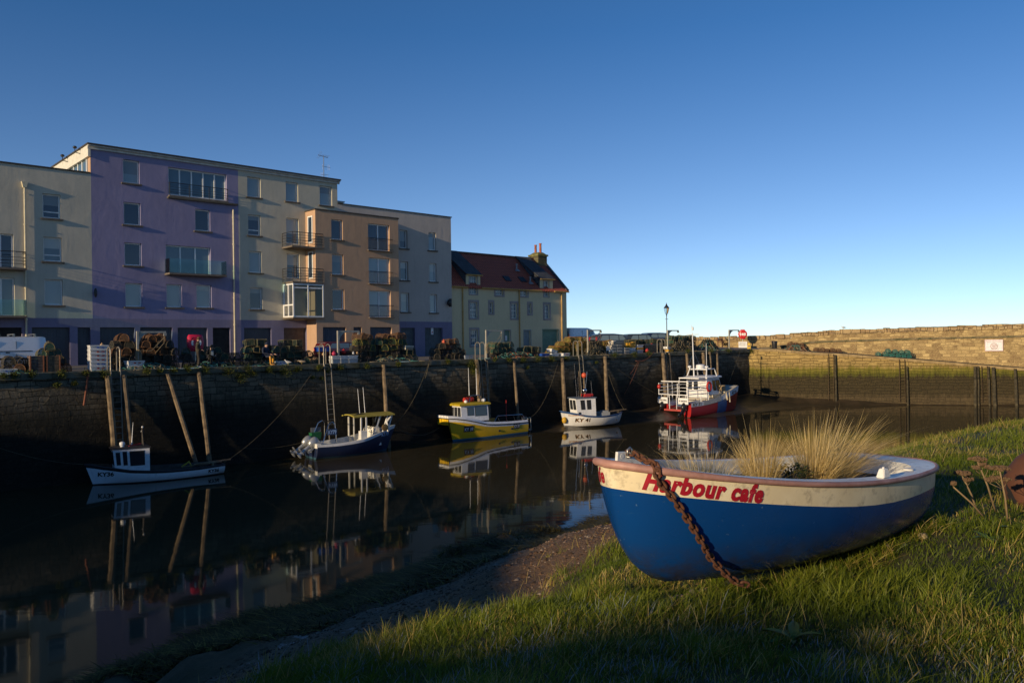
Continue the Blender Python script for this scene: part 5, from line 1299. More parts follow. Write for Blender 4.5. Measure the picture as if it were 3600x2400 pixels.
text_on('registration', 'KY36', .22, side_fn(rows, 1, .80, .17, -1), lblack, k36, bold=.008, step=.08, width=.52)

# --- KY79: blue open boat with yellow canopy, twin outboards to the left
a = at_z(1118, 1617, 0); b = at_z(1384, 1588, 0); c_ = at_z(1050, 1600, 0)
ang, ln = heading(a, b); ox = Matrix.Rotation(ang, 4, 'Z') @ Vector((0,.92,0))
k79 = thing('fishing_boat', 'dark blue open workboat with yellow canopy and two silver outboards, numbered KY79', 'boat', a+ox, ang, 'boats moored along the harbour wall'); OFF[k79.name] = (0,0,0)
navy = paint2('k79_navy', (.012,.022,.062), (.03,.075,.11), .10, .35)
keys = [(0,.92,.80,-.15,2.6,0), (ln*.3,1.0,.80,-.25,2.6,0), (ln*.6,1.0,.92,-.25,2.2,0), (ln*.82,.72,1.18,-.18,1.7,.08), (ln*.95,.30,1.38,-.1,1.4,.25), (ln,.05,1.46,-.05,1.2,.42)]
st, rows = make_hull(k79, keys, [navy, wh_paint], .42, strip=1, n=8, deck_mat=boat_white, wall=.10)
mb = MB(); mb.box(-.02,-.88,.62,.22,-.35,.86); mb.box(-.02,.3,.62,.22,.88,.86); mb.build('transom_box', boat_white, k79)
mb = MB(); mb.box(-.05,-.3,.35,.0,.25,1.0); mb.build('hatch', mat('hatch_grey', (.3,.29,.25), .6), k79)
xc = ln*.56
mb = MB(); mb.box(xc,-.85,.45,xc+.42,-.55,1.36); bmesh.ops.bevel(mb.bm, geom=mb.bm.edges[:], offset=.03, segments=1, affect='EDGES'); mb.build('locker', boat_white, k79)
mb = MB(); mb.frustum((xc+.9,-.5,xc+1.5,.5,.42),(xc+1.05,-.42,xc+1.4,.42,1.5)); mb.build('console', boat_white, k79)
mb = MB(); mb.tube([(xc+.9+.13*0,-.3+.17*math.cos(q),1.35+.17*math.sin(q)) for q in np.linspace(0,2*PI,15)[:-1]], .018, 5, loop=True); mb.build('steering_wheel', stainless, k79, smooth=True)
mb = MB()
for sx in (xc+.04, xc+.36): mb.box(sx,-.8,1.36,sx+.07,-.72,2.12); mb.box(sx,.72,.6,sx+.07,.8,2.12)
for x in (xc+1.0, xc+1.5, xc+1.8): mb.tube([(x,-.68,1.2),(x+.35,-.62,2.1)], .045, 5); mb.tube([(x,.68,1.2),(x+.35,.62,2.1)], .045, 5)
mb.tube([(xc+2.1,-.66,2.12),(xc+1.75,-.7,1.75),(xc+1.85,-.72,1.2)], .06, 6); mb.build('canopy_post', boat_white, k79)
mb = MB(); rz_ = []
for x in np.linspace(xc-.35, xc+2.25, 8): rz_.append([(x, y, 2.12+.10*(1-(y/.78)**2)+(.0 if x < xc+1.5 else -.0)) for y in np.linspace(-.78,.78,7)])
up = [[(p[0],p[1],p[2]+.06) for p in r] for r in rz_]; mb.rings(rz_, closed=False); mb.rings(up, closed=False)
for A_, B_ in ((rz_[0], up[0]), (rz_[-1], up[-1])): mb.rings([A_, B_], closed=False)
mb.rings([[r[0] for r in rz_], [r[0] for r in up]], closed=False); mb.rings([[r[-1] for r in rz_], [r[-1] for r in up]], closed=False)
mb.build('canopy', mat('canopy_yellow', (.40,.33,.06), .5, 0, .3, 3), k79, smooth=40)
mb = MB(); mb.box(xc+1.02,-.55,1.5,xc+1.06,.55,2.08); mb.build('windscreen', clear_glass('boat_screen', (.5,.55,.55)), k79)
for x, y, hh in ((xc+.25,-.3,1.5), (xc+.95,.4,1.55)):
    mb = MB(); mb.tube([(x,y,2.2),(x-.12,y,2.2+hh)], [.022,.012], 5); mb.build('whip_aerial', wh_paint, k79)
mb = MB(); mb.tube([(xc-.15,-.4,2.24),(xc+.1,-.4,2.30),(xc+.5,-.35,2.26)], .035, 6); mb.build('horn', dark_metal, k79)
mb = MB(); mb.lathe([(.16,-.04),(.2,-.03),(.2,.03),(.16,.04)], 14, (xc+1.55,-.85,1.45), 'y'); mb.build('pot_hauler', mat('brass_hauler', (.35,.22,.08), .4, .6), k79, smooth=40)
mb = MB()
for y in (-.78, .78):
    mb.tube([(.35,y,.86),(.75,y*.85,1.85),(1.0,y*.8,1.98)], .03, 6); mb.tube([(1.15,y,.86),(1.12,y*.85,1.85),(1.0,y*.8,1.98)], .03, 6)
mb.tube([(.75,-.66,1.85),(1.0,-.62,1.98),(1.0,.62,1.98),(.75,.66,1.85)], .03, 6); mb.build('arch', stainless, k79, smooth=40)
mb = MB(); mb.box(.62,-.84,1.30,1.18,-.80,1.62); pt_ = mb.build('number_plate', mat('plate_blue', (.02,.05,.14), .5), k79)
Mx = Matrix.Translation((.66,-.845,1.36)) @ Matrix.Rotation(PI/2, 4, 'X'); flat_text('registration', 'KY79', .27, Mx, lblue, k79, .012, .48)
mb = MB(); mb.box(.35,.72,1.35,.95,.76,1.6); mb.build('number_plate', mat('plate_grey', (.16,.17,.19), .5), k79)
mb = MB(); mb.frustum((.25,.35,.75,.65,.95),(.2,.3,.8,.7,1.35)); mb.build('basket', mat('basket_green', (.015,.13,.05), .5), k79)
text_on('registration', 'KY79', .34, side_fn(rows, -1, ln-.62, .92, 1), lblue, k79, bold=.012, step=.08, width=.68)
text_on('boat_name', 'EXCEL', .12, side_fn(rows, -1, ln-.30, 1.30, 1), lgold, k79, bold=.004, step=.08)
def outboard(parent, x, y, z, cowl, leg, tilt=-.75, name='outboard'):
    """engine hung on a transom at x (aft is -x), tilted up"""
    o_ = Vector(OFF.get(parent.name, (0,0,0))); mb = MB(); mb.M = Matrix.Translation((x,y,z)) @ Matrix.Rotation(-tilt, 4, 'Y')
    rr = [(.10,.10,-.12),(.2,.16,-.08),(.27,.20,.08),(.29,.20,.26),(.25,.18,.42),(.12,.1,.5)]
    ring = [[(-.22+a_*math.cos(q), b_*math.sin(q), h) for q in np.linspace(0,2*PI,13)[:-1]] for a_, b_, h in rr]; mb.rings(ring)
    e = mb.build(name, cowl, parent, smooth=50); mb = MB(); mb.M = Matrix.Translation((x,y,z)) @ Matrix.Rotation(-tilt, 4, 'Y')
    mb.rings([[(-.2+a_*math.cos(q), b_*math.sin(q), h) for q in np.linspace(0,2*PI,9)[:-1]] for a_, b_, h in ((.11,.08,-.1),(.10,.06,-.5),(.12,.05,-.82))])
    mb.box(-.5,-.11,-.66,-.08,.11,-.63); mb.rings([[(h, .07*math.sin(q)*s, -.86+.07*math.cos(q)*s) for q in np.linspace(0,2*PI,9)[:-1]] for h, s in ((0,.3),(-.12,1),(-.35,.9),(-.46,.5))])
    mb.box(-.06,-.10,-.4,.05,.10,.05); mb.build('leg', leg, e, off=o_, smooth=40)
    mb = MB(); mb.M = Matrix.Translation((x,y,z)) @ Matrix.Rotation(-tilt, 4, 'Y')
    for k in range(3):
        q = 2*PI*k/3; d_ = Vector((0, math.cos(q), math.sin(q))); s_ = Vector((.5, -math.sin(q)*.8, math.cos(q)*.8)); c0 = Vector((-.42,0,-.86))
        mb.poly([c0+d_*.03, c0+d_*.12+s_*.06, c0+d_*.19, c0+d_*.12-s_*.06])
    mb.build('propeller', dark_metal, e, off=o_)
silver = mat('outboard_silver', (.42,.44,.46), .3, .5, .2, 4, bmp=0); blackp = mat('outboard_black', (.02,.02,.022), .3, 0, .3, 4, bmp=0)
outboard(k79, -.05, -.42, .62, silver, silver, -.95); outboard(k79, -.05, .38, .62, silver, silver, -.95)

# --- KY39: yellow catamaran with white wheelhouse, bows to the left
a = at_z(1857, 1523, 0); b = at_z(1605, 1553, 0); ang, ln = heading(a, b); hb = .62
lf = Matrix.Rotation(ang, 4, 'Z') @ Vector((0,1,0))
k39 = thing('fishing_boat', 'yellow catamaran fishing boat with white wheelhouse and yellow roof, numbered KY39', 'boat', a-lf*1.30, ang, 'boats moored along the harbour wall'); OFF[k39.name] = (0,0,0)
yellow = paint2('k39_yellow', (.74,.46,.02), (.05,.16,.24), .13, .3, .2)
def cat_hulls(root, ln, beam, keysf, mats, strip, white, n=8):
    """two narrow hulls joined by a bridge deck, built as one mesh"""
    mb = MB(); info = None
    for s in (1, -1):
        st = interp_st(keysf); rows = hull_loft(st, n)
        for sd in (1, -1):
            R_ = [[(p[0], p[1]*(1.0 if sd == s else .8)+s*beam, p[2]) for p in r] for r in rows[sd]]
            mb.mi = 1; mb.rings([r[:strip+1] for r in R_], closed=False); mb.mi = 0; mb.rings([r[strip:] for r in R_], closed=False)
            if sd == s: keep = R_
            if sd == s and s == 1: info = keep
            if sd == s and s == -1: info2 = keep
            if sd == 1: t1 = R_[0]
            else: t2 = R_[0]
        mb.mi = 0; mb.rings([t1, t2], closed=False)
    # bridge underside, deck edge
    xs = [r[0][0] for r in info]
    for i in range(len(info)-1):
        for zoff, mi in ((-.42, 0),):
            A0, A1 = info[i][0], info[i+1][0]; B0, B1 = info2[i][0], info2[i+1][0]
            mb.mi = mi; mb.poly([(A0[0],beam*.9,A0[2]+zoff),(A1[0],beam*.9,A1[2]+zoff),(B1[0],-beam*.9,B1[2]+zoff),(B0[0],-beam*.9,B0[2]+zoff)])
    A1, B1 = info[-1][0], info2[-1][0]; mb.mi = 0; mb.poly([(A1[0]-.04,beam,A1[2]-.42),(A1[0]-.04,-beam,A1[2]-.42),(A1[0]-.04,-beam,A1[2]-.02),(A1[0]-.04,beam,A1[2]-.02)])
    bmesh.ops.remove_doubles(mb.bm, verts=mb.bm.verts, dist=.002)
    h = mb.build('hull', mats, root, smooth=45)
    return info, info2
keys = [(0,.42,.78,-.2,3.0,0), (ln*.3,.45,.80,-.25,3.0,0), (ln*.6,.46,.92,-.25,2.6,0), (ln*.8,.42,1.22,-.2,2.2,.03), (ln*.93,.30,1.40,-.12,1.7,.12), (ln,.10,1.46,-.02,1.3,.26)]
i39, j39 = cat_hulls(k39, ln, .92, keys, [yellow, wh_paint], 1, wh_paint)
mb = MB()
lo = [[(p[0][0], p[0][1], p[0][2]+.0) for p in i39], [(p[0][0], p[0][1]-.10, p[0][2]+.16+.02*(p[0][0]/ln)) for p in i39]]
lo2 = [[(p[0][0], p[0][1], p[0][2]) for p in j39], [(p[0][0], p[0][1]+.10, p[0][2]+.16+.02*(p[0][0]/ln)) for p in j39]]
mb.rings(lo, closed=False); mb.rings(lo2, closed=False)
fr_ = int(len(i39)*.52)
mb.rings([lo[1][fr_:], lo2[1][fr_:]], closed=False); mb.rings([[(p[0],p[1]-.12,p[2]-.45) for p in lo[1][:fr_+1]], [(p[0],p[1]+.12,p[2]-.45) for p in lo2[1][:fr_+1]]], closed=False)
mb.rings([lo[1][:fr_+1], [(p[0],p[1]-.12,p[2]-.45) for p in lo[1][:fr_+1]]], closed=False); mb.rings([lo2[1][:fr_+1], [(p[0],p[1]+.12,p[2]-.45) for p in lo2[1][:fr_+1]]], closed=False)
e0, e1 = lo[1][-1], lo2[1][-1]; mb.poly([lo[0][-1], lo2[0][-1], e1, e0]); mb.build('deck', wh_paint, k39, smooth=40)
mb = MB()
for P in (i39, j39): mb.tube([(p[0][0], p[0][1]*1.01, p[0][2]) for p in P], .035, 6)
mb.tube([i39[-1][0], j39[-1][0]], .035, 6); mb.build('rubbing_strake', black_rail, k39, smooth=True)
xw = ln*.52
cabin(k39, xw, xw+2.15, .98, .80, 1.15, 2.18, (-.02,.0), .1, [wh_paint, bglass, rubber], [('p',.0+.22,.46,.36,.9),('p',.5,.94,.30,.92),('s',.05,.45,.3,.9),('s',.5,.94,.3,.9),('f',.03,.25,.2,.9),('f',.28,.49,.2,.9),('f',.52,.73,.2,.9),('f',.76,.97,.2,.9)], roof=mat('roof_yellow', (.50,.36,.02), .4, 0, .15, 3), over=.14, rt=.10)
mb = MB()
for y in (-.55,.55): mb.tube([(xw+.25,y,2.3),(xw+.45,y*.9,2.78),(xw+1.15,y*.9,2.78),(xw+1.35,y,2.3)], .028, 6)
mb.tube([(xw+.45,-.5,2.78),(xw+.45,.5,2.78)], .028, 6); mb.tube([(xw+1.15,-.5,2.78),(xw+1.15,.5,2.78)], .028, 6); mb.build('roof_rack', stainless, k39, smooth=40)
mb = MB(); mb.tube([(xw+.5,-.1,2.48),(xw+1.2,-.1,2.48)], .17, 10); mb.tube([(xw+.68,-.1,2.48),(xw+.72,-.1,2.48)], .18, 10); mb.tube([(xw+.98,-.1,2.48),(xw+1.02,-.1,2.48)], .18, 10); mb.build('liferaft', red_pl, k39, smooth=40)
mb = MB(); mb.tube([(xw+.45,.3,2.78),(xw+.5,.3,4.55)], [.028,.012], 5); mb.build('whip_aerial', wh_paint, k39); mb = MB(); mb.tube([(xw+1.1,.3,2.78),(xw+1.15,.3,4.6)], [.028,.012], 5); mb.build('whip_aerial', wh_paint, k39)
mb = MB(); mb.lathe([(.1,2.28),(.1,2.36),(.14,2.38),(.14,2.5),(.06,2.55)], 10, (xw+.05,.5,0)); mb.lathe([(.08,2.28),(.08,2.36),(.12,2.38),(.12,2.48),(.05,2.52)], 10, (xw+1.55,.5,0)); mb.build('deck_lamp', wh_paint, k39, smooth=40)
mb = MB(); y = .98
for x in (.25,.9,1.6,2.3): mb.tube([(x,y,.92),(x+.18,y,1.34)], .022, 5)
mb.tube([(.0,y,.98),(.25,y,1.30),(2.5,y,1.36),(2.75,y,1.0)], .024, 6); mb.tube([(-.55,y,1.02),(.3,y,1.04)], .024, 5); mb.tube([(-.55,-y,1.02),(.3,-y,1.04)], .024, 5); mb.tube([(-.55,-y,1.02),(-.55,y,1.02)], .024, 5); mb.tube([(-.55,y,1.02),(-.55,y,.2)], .024, 5); mb.tube([(-.25,y,1.02),(-.25,y,.2)], .024, 5); mb.tube([(-.55,y,.2),(.0,y,.25)], .024, 5); mb.build('rail', stainless, k39, smooth=40)
mb = MB(); mb.box(xw-.95,-.3,.7,xw-.2,.5,1.18); mb.build('engine_box', mat('box_orange', (.45,.22,.02), .5), k39); mb = MB(); mb.tube([(1.1,.3,.9),(1.1,.3,2.3)], [.03,.02], 6); mb.build('deck_pole', red_pl, k39)
for x, yy, z in ((ln*.42, 1.385, .36), (ln*.24, 1.375, .40)):
    mb = MB(); mb.box(x, yy-.01, z, x+.14, yy+.02, z+.12); mb.build('scupper', black_rail, k39)
f1 = side_fn({1: i39}, 1, ln-.70, .62, -1, .03); f2 = side_fn({1: i39}, 1, 1.35, .50, -1, .03)
for f_, wd, hh in ((f1, .62, .32), (f2, .46, .30)):
    mb = MB(); rowsP = [[f_(-.05+(wd+.1)*k/6, -.06)+Vector((0,-.008,0)) for k in range(7)], [f_(-.05+(wd+.1)*k/6, hh)+Vector((0,-.008,0)) for k in range(7)]]; mb.rings(rowsP, closed=False); mb.build('number_plate', lblack, k39)
    text_on('registration', 'KY 39', .30, (lambda ff: lambda x, y: ff(x, y)+Vector((0,.006,0)))(f_), lwhite, k39, bold=.006, step=.1, width=wd)
outboard(k39, -.12, .75, .55, blackp, blackp, -.5); outboard(k39, -.12, -.75, .55, blackp, blackp, -.5)
mb = MB(); mb.ball((ln+.12,-.6,.55), .16, .16, .2); mb.build('fender', mat('fender_yellow', (.6,.35,.03), .5), k39, smooth=True)
mb = MB(); mb.box(.1,.4,.6,.5,.85,.86); mb.build('fuel_tank', red_pl, k39)

# --- KY41: white double-ender with blue gunwale
a = at_z(2170, 1487, .12); b = at_z(1986, 1503, .05); ang, ln = heading(a, b)
k41 = thing('fishing_boat', 'small white fishing boat with blue gunwale, wooden mast and orange float, numbered KY41', 'boat', Vector((a.x,a.y,.05)), ang, 'boats moored along the harbour wall'); OFF[k41.name] = (0,0,0)
keys = [(-.10,.35,.95,.12,1.5,-.12), (ln*.10,.72,.86,-.05,1.7,-.05), (ln*.4,1.0,.78,-.22,1.8,0), (ln*.7,.92,.88,-.22,1.6,.02), (ln*.90,.45,1.10,-.15,1.4,.12), (ln,.04,1.24,-.08,1.2,.30)]
st, rows = make_hull(k41, keys, [paint2('k41_white', (.74,.73,.70), (.03,.028,.022), .10, .3, .4), mat('gunwale_blue', (.02,.07,.20), .45)], .45, strip=1, n=9, deck_mat=work_deck, rail=(.035, mat('gunwale_blue', ())))
x41 = ln*.50
cabin(k41, x41, x41+1.45, .66, .52, .68, 2.08, (.16,.02), .05, [wh_paint, bglass, rubber], [('p',.22,.44,.42,.92),('p',.54,.76,.42,.92),('p',.06,.2,.1,.3),('f',.08,.46,.42,.92),('f',.54,.92,.42,.92),('s',.2,.8,.42,.92)], roof=mat('roof_blue_grey', (.10,.13,.18), .5), over=.07)
mb = MB(); mb.tube([(x41+.55,0,.7),(x41+.62,0,3.6)], [.055,.04], 7); mb.tube([(x41+.95,.1,2.1),(x41+1.1,.1,4.05)], [.04,.03], 6); mb.build('mast', wood, k41, smooth=40)
mb = MB(); mb.tube([(x41+1.1,-.2,2.1),(x41+1.3,-.2,4.6)], .016, 5); mb.tube([(x41+.7,.2,2.1),(x41+.45,.2,4.0)], .014, 5); mb.tube([(x41+.1,.3,2.1),(x41+.2,.3,3.3)], .014, 5); mb.tube([(x41+1.2,.2,2.1),(x41+1.25,.2,3.6)], .014, 5); mb.build('stay', stainless, k41)
mb = MB(); mb.ball((x41+.62,.05,3.72), .2, n=14); mb.build('mast_float', orange, k41, smooth=True)
mb = MB(); mb.ball((x41+.62,.14,2.62), .17, .1, .17, 12); mb.build('radar_reflector', stainless, k41, smooth=True)
mb = MB(); mb.tube([(x41+.05,.25,2.28),(x41+.75,.28,2.28)], .11, 8); mb.tube([(x41+.1,-.1,2.28),(x41+.8,-.1,2.28)], .1, 8); mb.tube([(x41+.3,.4,2.2),(x41+.9,.4,2.2)], .05, 6); mb.build('liferaft', red_pl, k41, smooth=40)
mb = MB(); mb.box(.9,-.4,.6,1.7,.4,.98); mb.box(1.0,.0,.98,1.5,.35,1.1); mb.build('hauler_box', mat('hauler_grey', (.35,.36,.36), .6), k41)
mb = MB(); mb.tube([(-.75,.1,1.08),(1.0,.35,.98)], .035, 5); mb.tube([(-.6,-.1,1.07),(1.1,.0,.97)], .03, 5); mb.build('spar', wood, k41)
mb = MB(); mb.lathe([(.02,-.22),(.14,-.18),(.19,0),(.14,.18),(.03,.24)], 12, (ln+.10,.12,.55)); mb.build('fender', mat('fender_yellow', ()), k41, smooth=True)
text_on('registration', 'KY 41', .36, side_fn(rows, 1, ln-.62, .42, -1), lgold, k41, bold=.016, step=.08, width=.98)
text_on('registration', 'KY 41', .36, side_fn(rows, 1, ln-.60, .43, -1, .018), lblack, k41, bold=.006, step=.08, width=.98)
text_on('boat_name', 'Southern Girl', .13, side_fn(rows, 1, ln-.12, .86, -1), lgold, k41, bold=.004, step=.08, width=1.0)
mb = MB(); mb.ball((ln*.13,.80,.42), .07, .05, .05); mb.build('scupper', black_rail, k41)

# --- KY31: red catamaran tour boat, stern towards us
a = at_z(2431, 1469, 0); b = at_z(2600, 1440, .2); ang, ln = heading(a, b); ln = min(ln, 8.2)
lf = Matrix.Rotation(ang, 4, 'Z') @ Vector((0,1,0))
k31 = thing('passenger_boat', 'red and white catamaran tour boat with stern rails and radar mast, numbered KY31', 'boat', a+lf*1.5, ang, 'boats moored along the harbour wall'); OFF[k31.name] = (0,0,0)
redh = paint2('k31_red', (.34,.012,.014), (.10,.04,.03), .06, .35, .25)
keys = [(0,.42,1.18,-.1,3.2,0), (ln*.3,.46,1.25,-.15,3.2,0), (ln*.6,.48,1.50,-.12,2.8,0), (ln*.82,.44,1.85,-.05,2.2,.03), (ln*.94,.30,2.05,.05,1.7,.10), (ln,.10,2.15,.2,1.3,.22)]
i31, j31 = cat_hulls(k31, ln, 1.08, keys, [redh, wh_paint], 2, wh_paint, n=8)
mb = MB(); cut = int(len(i31)*.36)
tA = [(p[0][0], p[0][1]-.05, p[0][2]) for p in i31]; tB = [(p[0][0], p[0][1]+.05, p[0][2]) for p in j31]
mb.rings([tA[cut:], tB[cut:]], closed=False); mb.rings([[(p[0],p[1],.62) for p in tA[:cut+1]], [(p[0],p[1],.62) for p in tB[:cut+1]]], closed=False); mb.poly([tA[cut], tB[cut], (tB[cut][0],tB[cut][1],.62), (tA[cut][0],tA[cut][1],.62)])
mb.rings([tA[:cut+1], [(p[0],p[1]*.98,.62) for p in tA[:cut+1]]], closed=False); mb.rings([tB[:cut+1], [(p[0],p[1]*.98,.62) for p in tB[:cut+1]]], closed=False); mb.build('deck', mat('deck_cream', (.55,.50,.40), .6, 0, .2, 4, dirt=.4), k31)
# blue patch panel on the near hull
P = np.array(j31); i0, i1 = int(len(j31)*.50), int(len(j31)*.76)
mb = MB(); mb.rings([[(p[0], p[1]-.015, p[2]) for p in r[2:8]] for r in j31[i0:i1]], closed=False); mb.build('blue_panel', mat('panel_blue', (.03,.09,.26), .45, 0, .3, 3, dirt=.4), k31)
mb = MB(); mb.rings([[(p[0], p[1]-.02, p[2]+.0) for p in r[0:3]] for r in j31[int(len(j31)*.26):int(len(j31)*.62)]], closed=False); mb.build('side_band', mat('band_grey', (.45,.45,.43), .6), k31)
xw = ln*.42
cabin(k31, xw, xw+2.55, 1.12, .95, 1.35, 2.98, (-.55,-.0), .12, [wh_paint, bglass, rubber], [('s',.66,.97,.30,.88),('s',.40,.62,.35,.88),('a',.10,.28,.42,.86),('a',.36,.56,.42,.86),('f',.05,.48,.4,.9),('f',.52,.95,.4,.9),('p',.1,.9,.4,.9)], roof=wh_paint, over=.16, rt=.10)
mb = MB(); mb.box(xw-1.1,-1.0,3.0,xw-.15,1.0,3.09); mb.tube([(xw-1.0,.95,3.0),(xw-1.15,.95,2.8),(xw-1.15,.95,1.3)], .035, 5); mb.build('awning', wh_paint, k31)
mb = MB()
for y in (-.95,.95): mb.tube([(xw+.0,y,3.12),(xw+.25,y*.9,3.72),(xw+1.35,y*.9,3.74),(xw+1.55,y,3.12)], .05, 6)
mb.tube([(xw+.25,-.86,3.73),(xw+.25,.86,3.73)], .06, 6); mb.tube([(xw+1.3,-.86,3.73),(xw+1.3,.86,3.73)], .05, 6); mb.build('roof_frame', wh_paint, k31, smooth=40)
mb = MB(); mb.lathe([(.36,3.78),(.38,3.9),(.36,4.08),(.2,4.13)], 16, (xw+.6,.0,0)); mb.build('radar', wh_paint, k31, smooth=40)
mb = MB()
for y in (-.85, .85): mb.lathe([(.07,3.76),(.07,3.84),(.16,3.88),(.16,3.98),(.08,4.03)], 12, (xw+.25,y,0))
mb.build('satellite_dome', wh_paint, k31, smooth=40)
mb = MB(); mb.tube([(xw+.15,.35,3.1),(xw+.05,.35,6.75)], [.06,.04], 7); mb.tube([(xw+.06,-.25,6.65),(xw+.06,.95,6.65)], .03, 5); mb.tube([(xw+.02,.35,6.75),(xw-.06,.35,7.45)], .018, 5); mb.lathe([(.06,7.0),(.08,7.05),(.08,7.25),(.03,7.3)], 8, (xw+.05,.30,0)); mb.build('mast', wh_paint, k31, smooth=40)
mb = MB(); mb.tube([(xw+.1,.35,5.4),(xw+2.0,.6,3.0)], .018, 4); mb.tube([(xw+.1,.35,5.0),(xw-.6,.9,3.1)], .012, 4); mb.build('stay', stainless, k31)
mb = MB(); mb.tube([(xw+1.2,-.2,3.1),(xw+1.2,-.2,5.9)], [.03,.018], 6); mb.build('whip_aerial', wh_paint, k31)
mb = MB(); z0_ = 1.42     # stern passenger rails
for z in (1.85, 2.15, 2.42, 2.70): mb.tube([(xw-.2,1.42,z),(-.35,1.42,z),(-.35,-1.42,z),(xw-.4,-1.42,z)], .032 if z < 2.7 else .02, 6)
mb.tube([(-.15,1.3,2.88),(-.15,-1.3,2.9),(xw-.5,-1.38,2.9)], .05, 6)
for x, y in ((-.35,1.42),(-.35,.5),(-.35,-.45),(-.35,-1.42),(xw*.5,-1.42),(xw*.5,1.42),(xw-.4,-1.42)): mb.tube([(x,y,1.1 if x > 0 else 1.6),(x,y,2.75)], .034, 6)
for y in (-1.2,-.3,.4,1.2): mb.tube([(-.3,y,.65),(-.3,y,1.85)], .03, 6)
mb.build('stern_rail', wh_paint, k31, smooth=40)
mb = MB(); mb.box(-.38,-1.46,1.80,-.30,1.46,1.86); mb.build('rail_board', wh_paint, k31)
for y0, s in ((.52,'CHATERS'), (-1.50,'ST ANDREWS')):
    mb = MB(); mb.box(-.40,y0,1.10,-.35,y0+.98,1.60); mb.build('name_board', wh_paint, k31)
    Mx = Matrix.Translation((-.41,y0+.88,1.30)) @ Matrix.Rotation(-PI/2, 4, 'Z') @ Matrix.Rotation(PI/2, 4, 'X'); flat_text('lettering', s, .17, Mx, lblack, k31, .006, .78)
mb = MB(); mb.tube([(xw-.55, -1.45+.0*q, 2.25) for q in (0,1)], .01, 4); mb.bm.clear()
mb.tube([(xw-.42+.27*math.cos(q), -1.52, 2.35+.36*math.sin(q)) for q in np.linspace(0,2*PI,19)[:-1]], .085, 8, loop=True); mb.build('lifebuoy', red_pl, k31, smooth=True)
mb = MB(); mb.ball((-.4,1.35,2.45), .16, .16, .2); mb.build('fender', red_pl, k31, smooth=True)
text_on('registration', 'KY 31', .36, side_fn({-1: j31}, -1, .22, .92, 1, .03), lblack, k31, bold=.008, step=.1, width=1.1)
text_on('registration', 'KY 31', .40, side_fn({-1: j31}, -1, ln-1.05, 1.50, 1, .03), lblack, k31, bold=.008, step=.1, width=.8)
mb = MB(); mb.box(-.45,-.85,.52,.1,.85,.66); mb.build('stern_step', mat('step_red', (.42,.06,.05), .6, 0, .3, 4), k31)
mb = MB(); mb.box(xw+1.8,-1.55,1.70,xw+2.5,-1.0,1.82); mb.box(xw+1.0-.9,-1.5,1.42,xw+1.1,-1.05,1.62); mb.tube([(xw+2.5,-1.5,1.75),(xw+2.2,-1.75,.9)], .05, 6); mb.tube([(xw+2.0,-1.5,1.75),(xw+2.0,-1.65,1.1)], .07, 6); mb.build('side_tray', mat('tray_cream', (.5,.44,.32), .6, 0, .3, 4), k31)
mb = MB(); mb.lathe([(.28,1.82),(.3,2.3),(.26,2.32)], 12, (xw+2.2,-1.0,0)); mb.build('barrel', mat('barrel_tan', (.3,.22,.12), .7), k31, smooth=40)
mb = MB(); mb.box(.8,-.6,.62,1.4,.5,1.1); mb.build('seat_box', mat('seat_blue', (.05,.09,.16), .6), k31)
outboard(k31, -.35, 1.08, .62, blackp, blackp, -.75); outboard(k31, -.35, -1.08, .62, blackp, blackp, -.75)
k31.rotation_euler = (0, -.015, ang)
# ------------------------------------------------------------------ fishing gear on the quay
def net_mat(name, col, cell=24, cover=.5):
    m, t, b = nt(name); co = objco(t); out = t.nodes['Material Output']
    sp = N(t, 'ShaderNodeSeparateXYZ'); L(t, co, sp.inputs[0])
    a = math_(t, 'ADD', math_(t, 'MULTIPLY', sp.outputs[0], cell), math_(t, 'MULTIPLY', sp.outputs[2], cell)); c = math_(t, 'SUBTRACT', math_(t, 'MULTIPLY', sp.outputs[0], cell), math_(t, 'MULTIPLY', sp.outputs[2], cell))
    d = math_(t, 'ADD', a, math_(t, 'MULTIPLY', sp.outputs[1], cell))
    f = math_(t, 'MAXIMUM', math_(t, 'GREATER_THAN', math_(t, 'FRACT', d), 1-cover*.55), math_(t, 'GREATER_THAN', math_(t, 'FRACT', c), 1-cover*.55))
    n1 = noise(t, co, 9, 4, .7); L(t, mixc(t, n1, col, tuple(x*.3 for x in col)), b.inputs['Base Color']); b.inputs['Roughness'].default_value = .85
    f = math_(t, 'MAXIMUM', f, math_(t, 'GREATER_THAN', noise(t, co, 6, 3, .6), .60))
    tr = t.nodes.new('ShaderNodeBsdfTransparent'); mx = t.nodes.new('ShaderNodeMixShader'); L(t, f, mx.inputs[0]); L(t, tr.outputs[0], mx.inputs[1]); L(t, b.outputs[0], mx.inputs[2]); L(t, mx.outputs[0], out.inputs['Surface']); return m
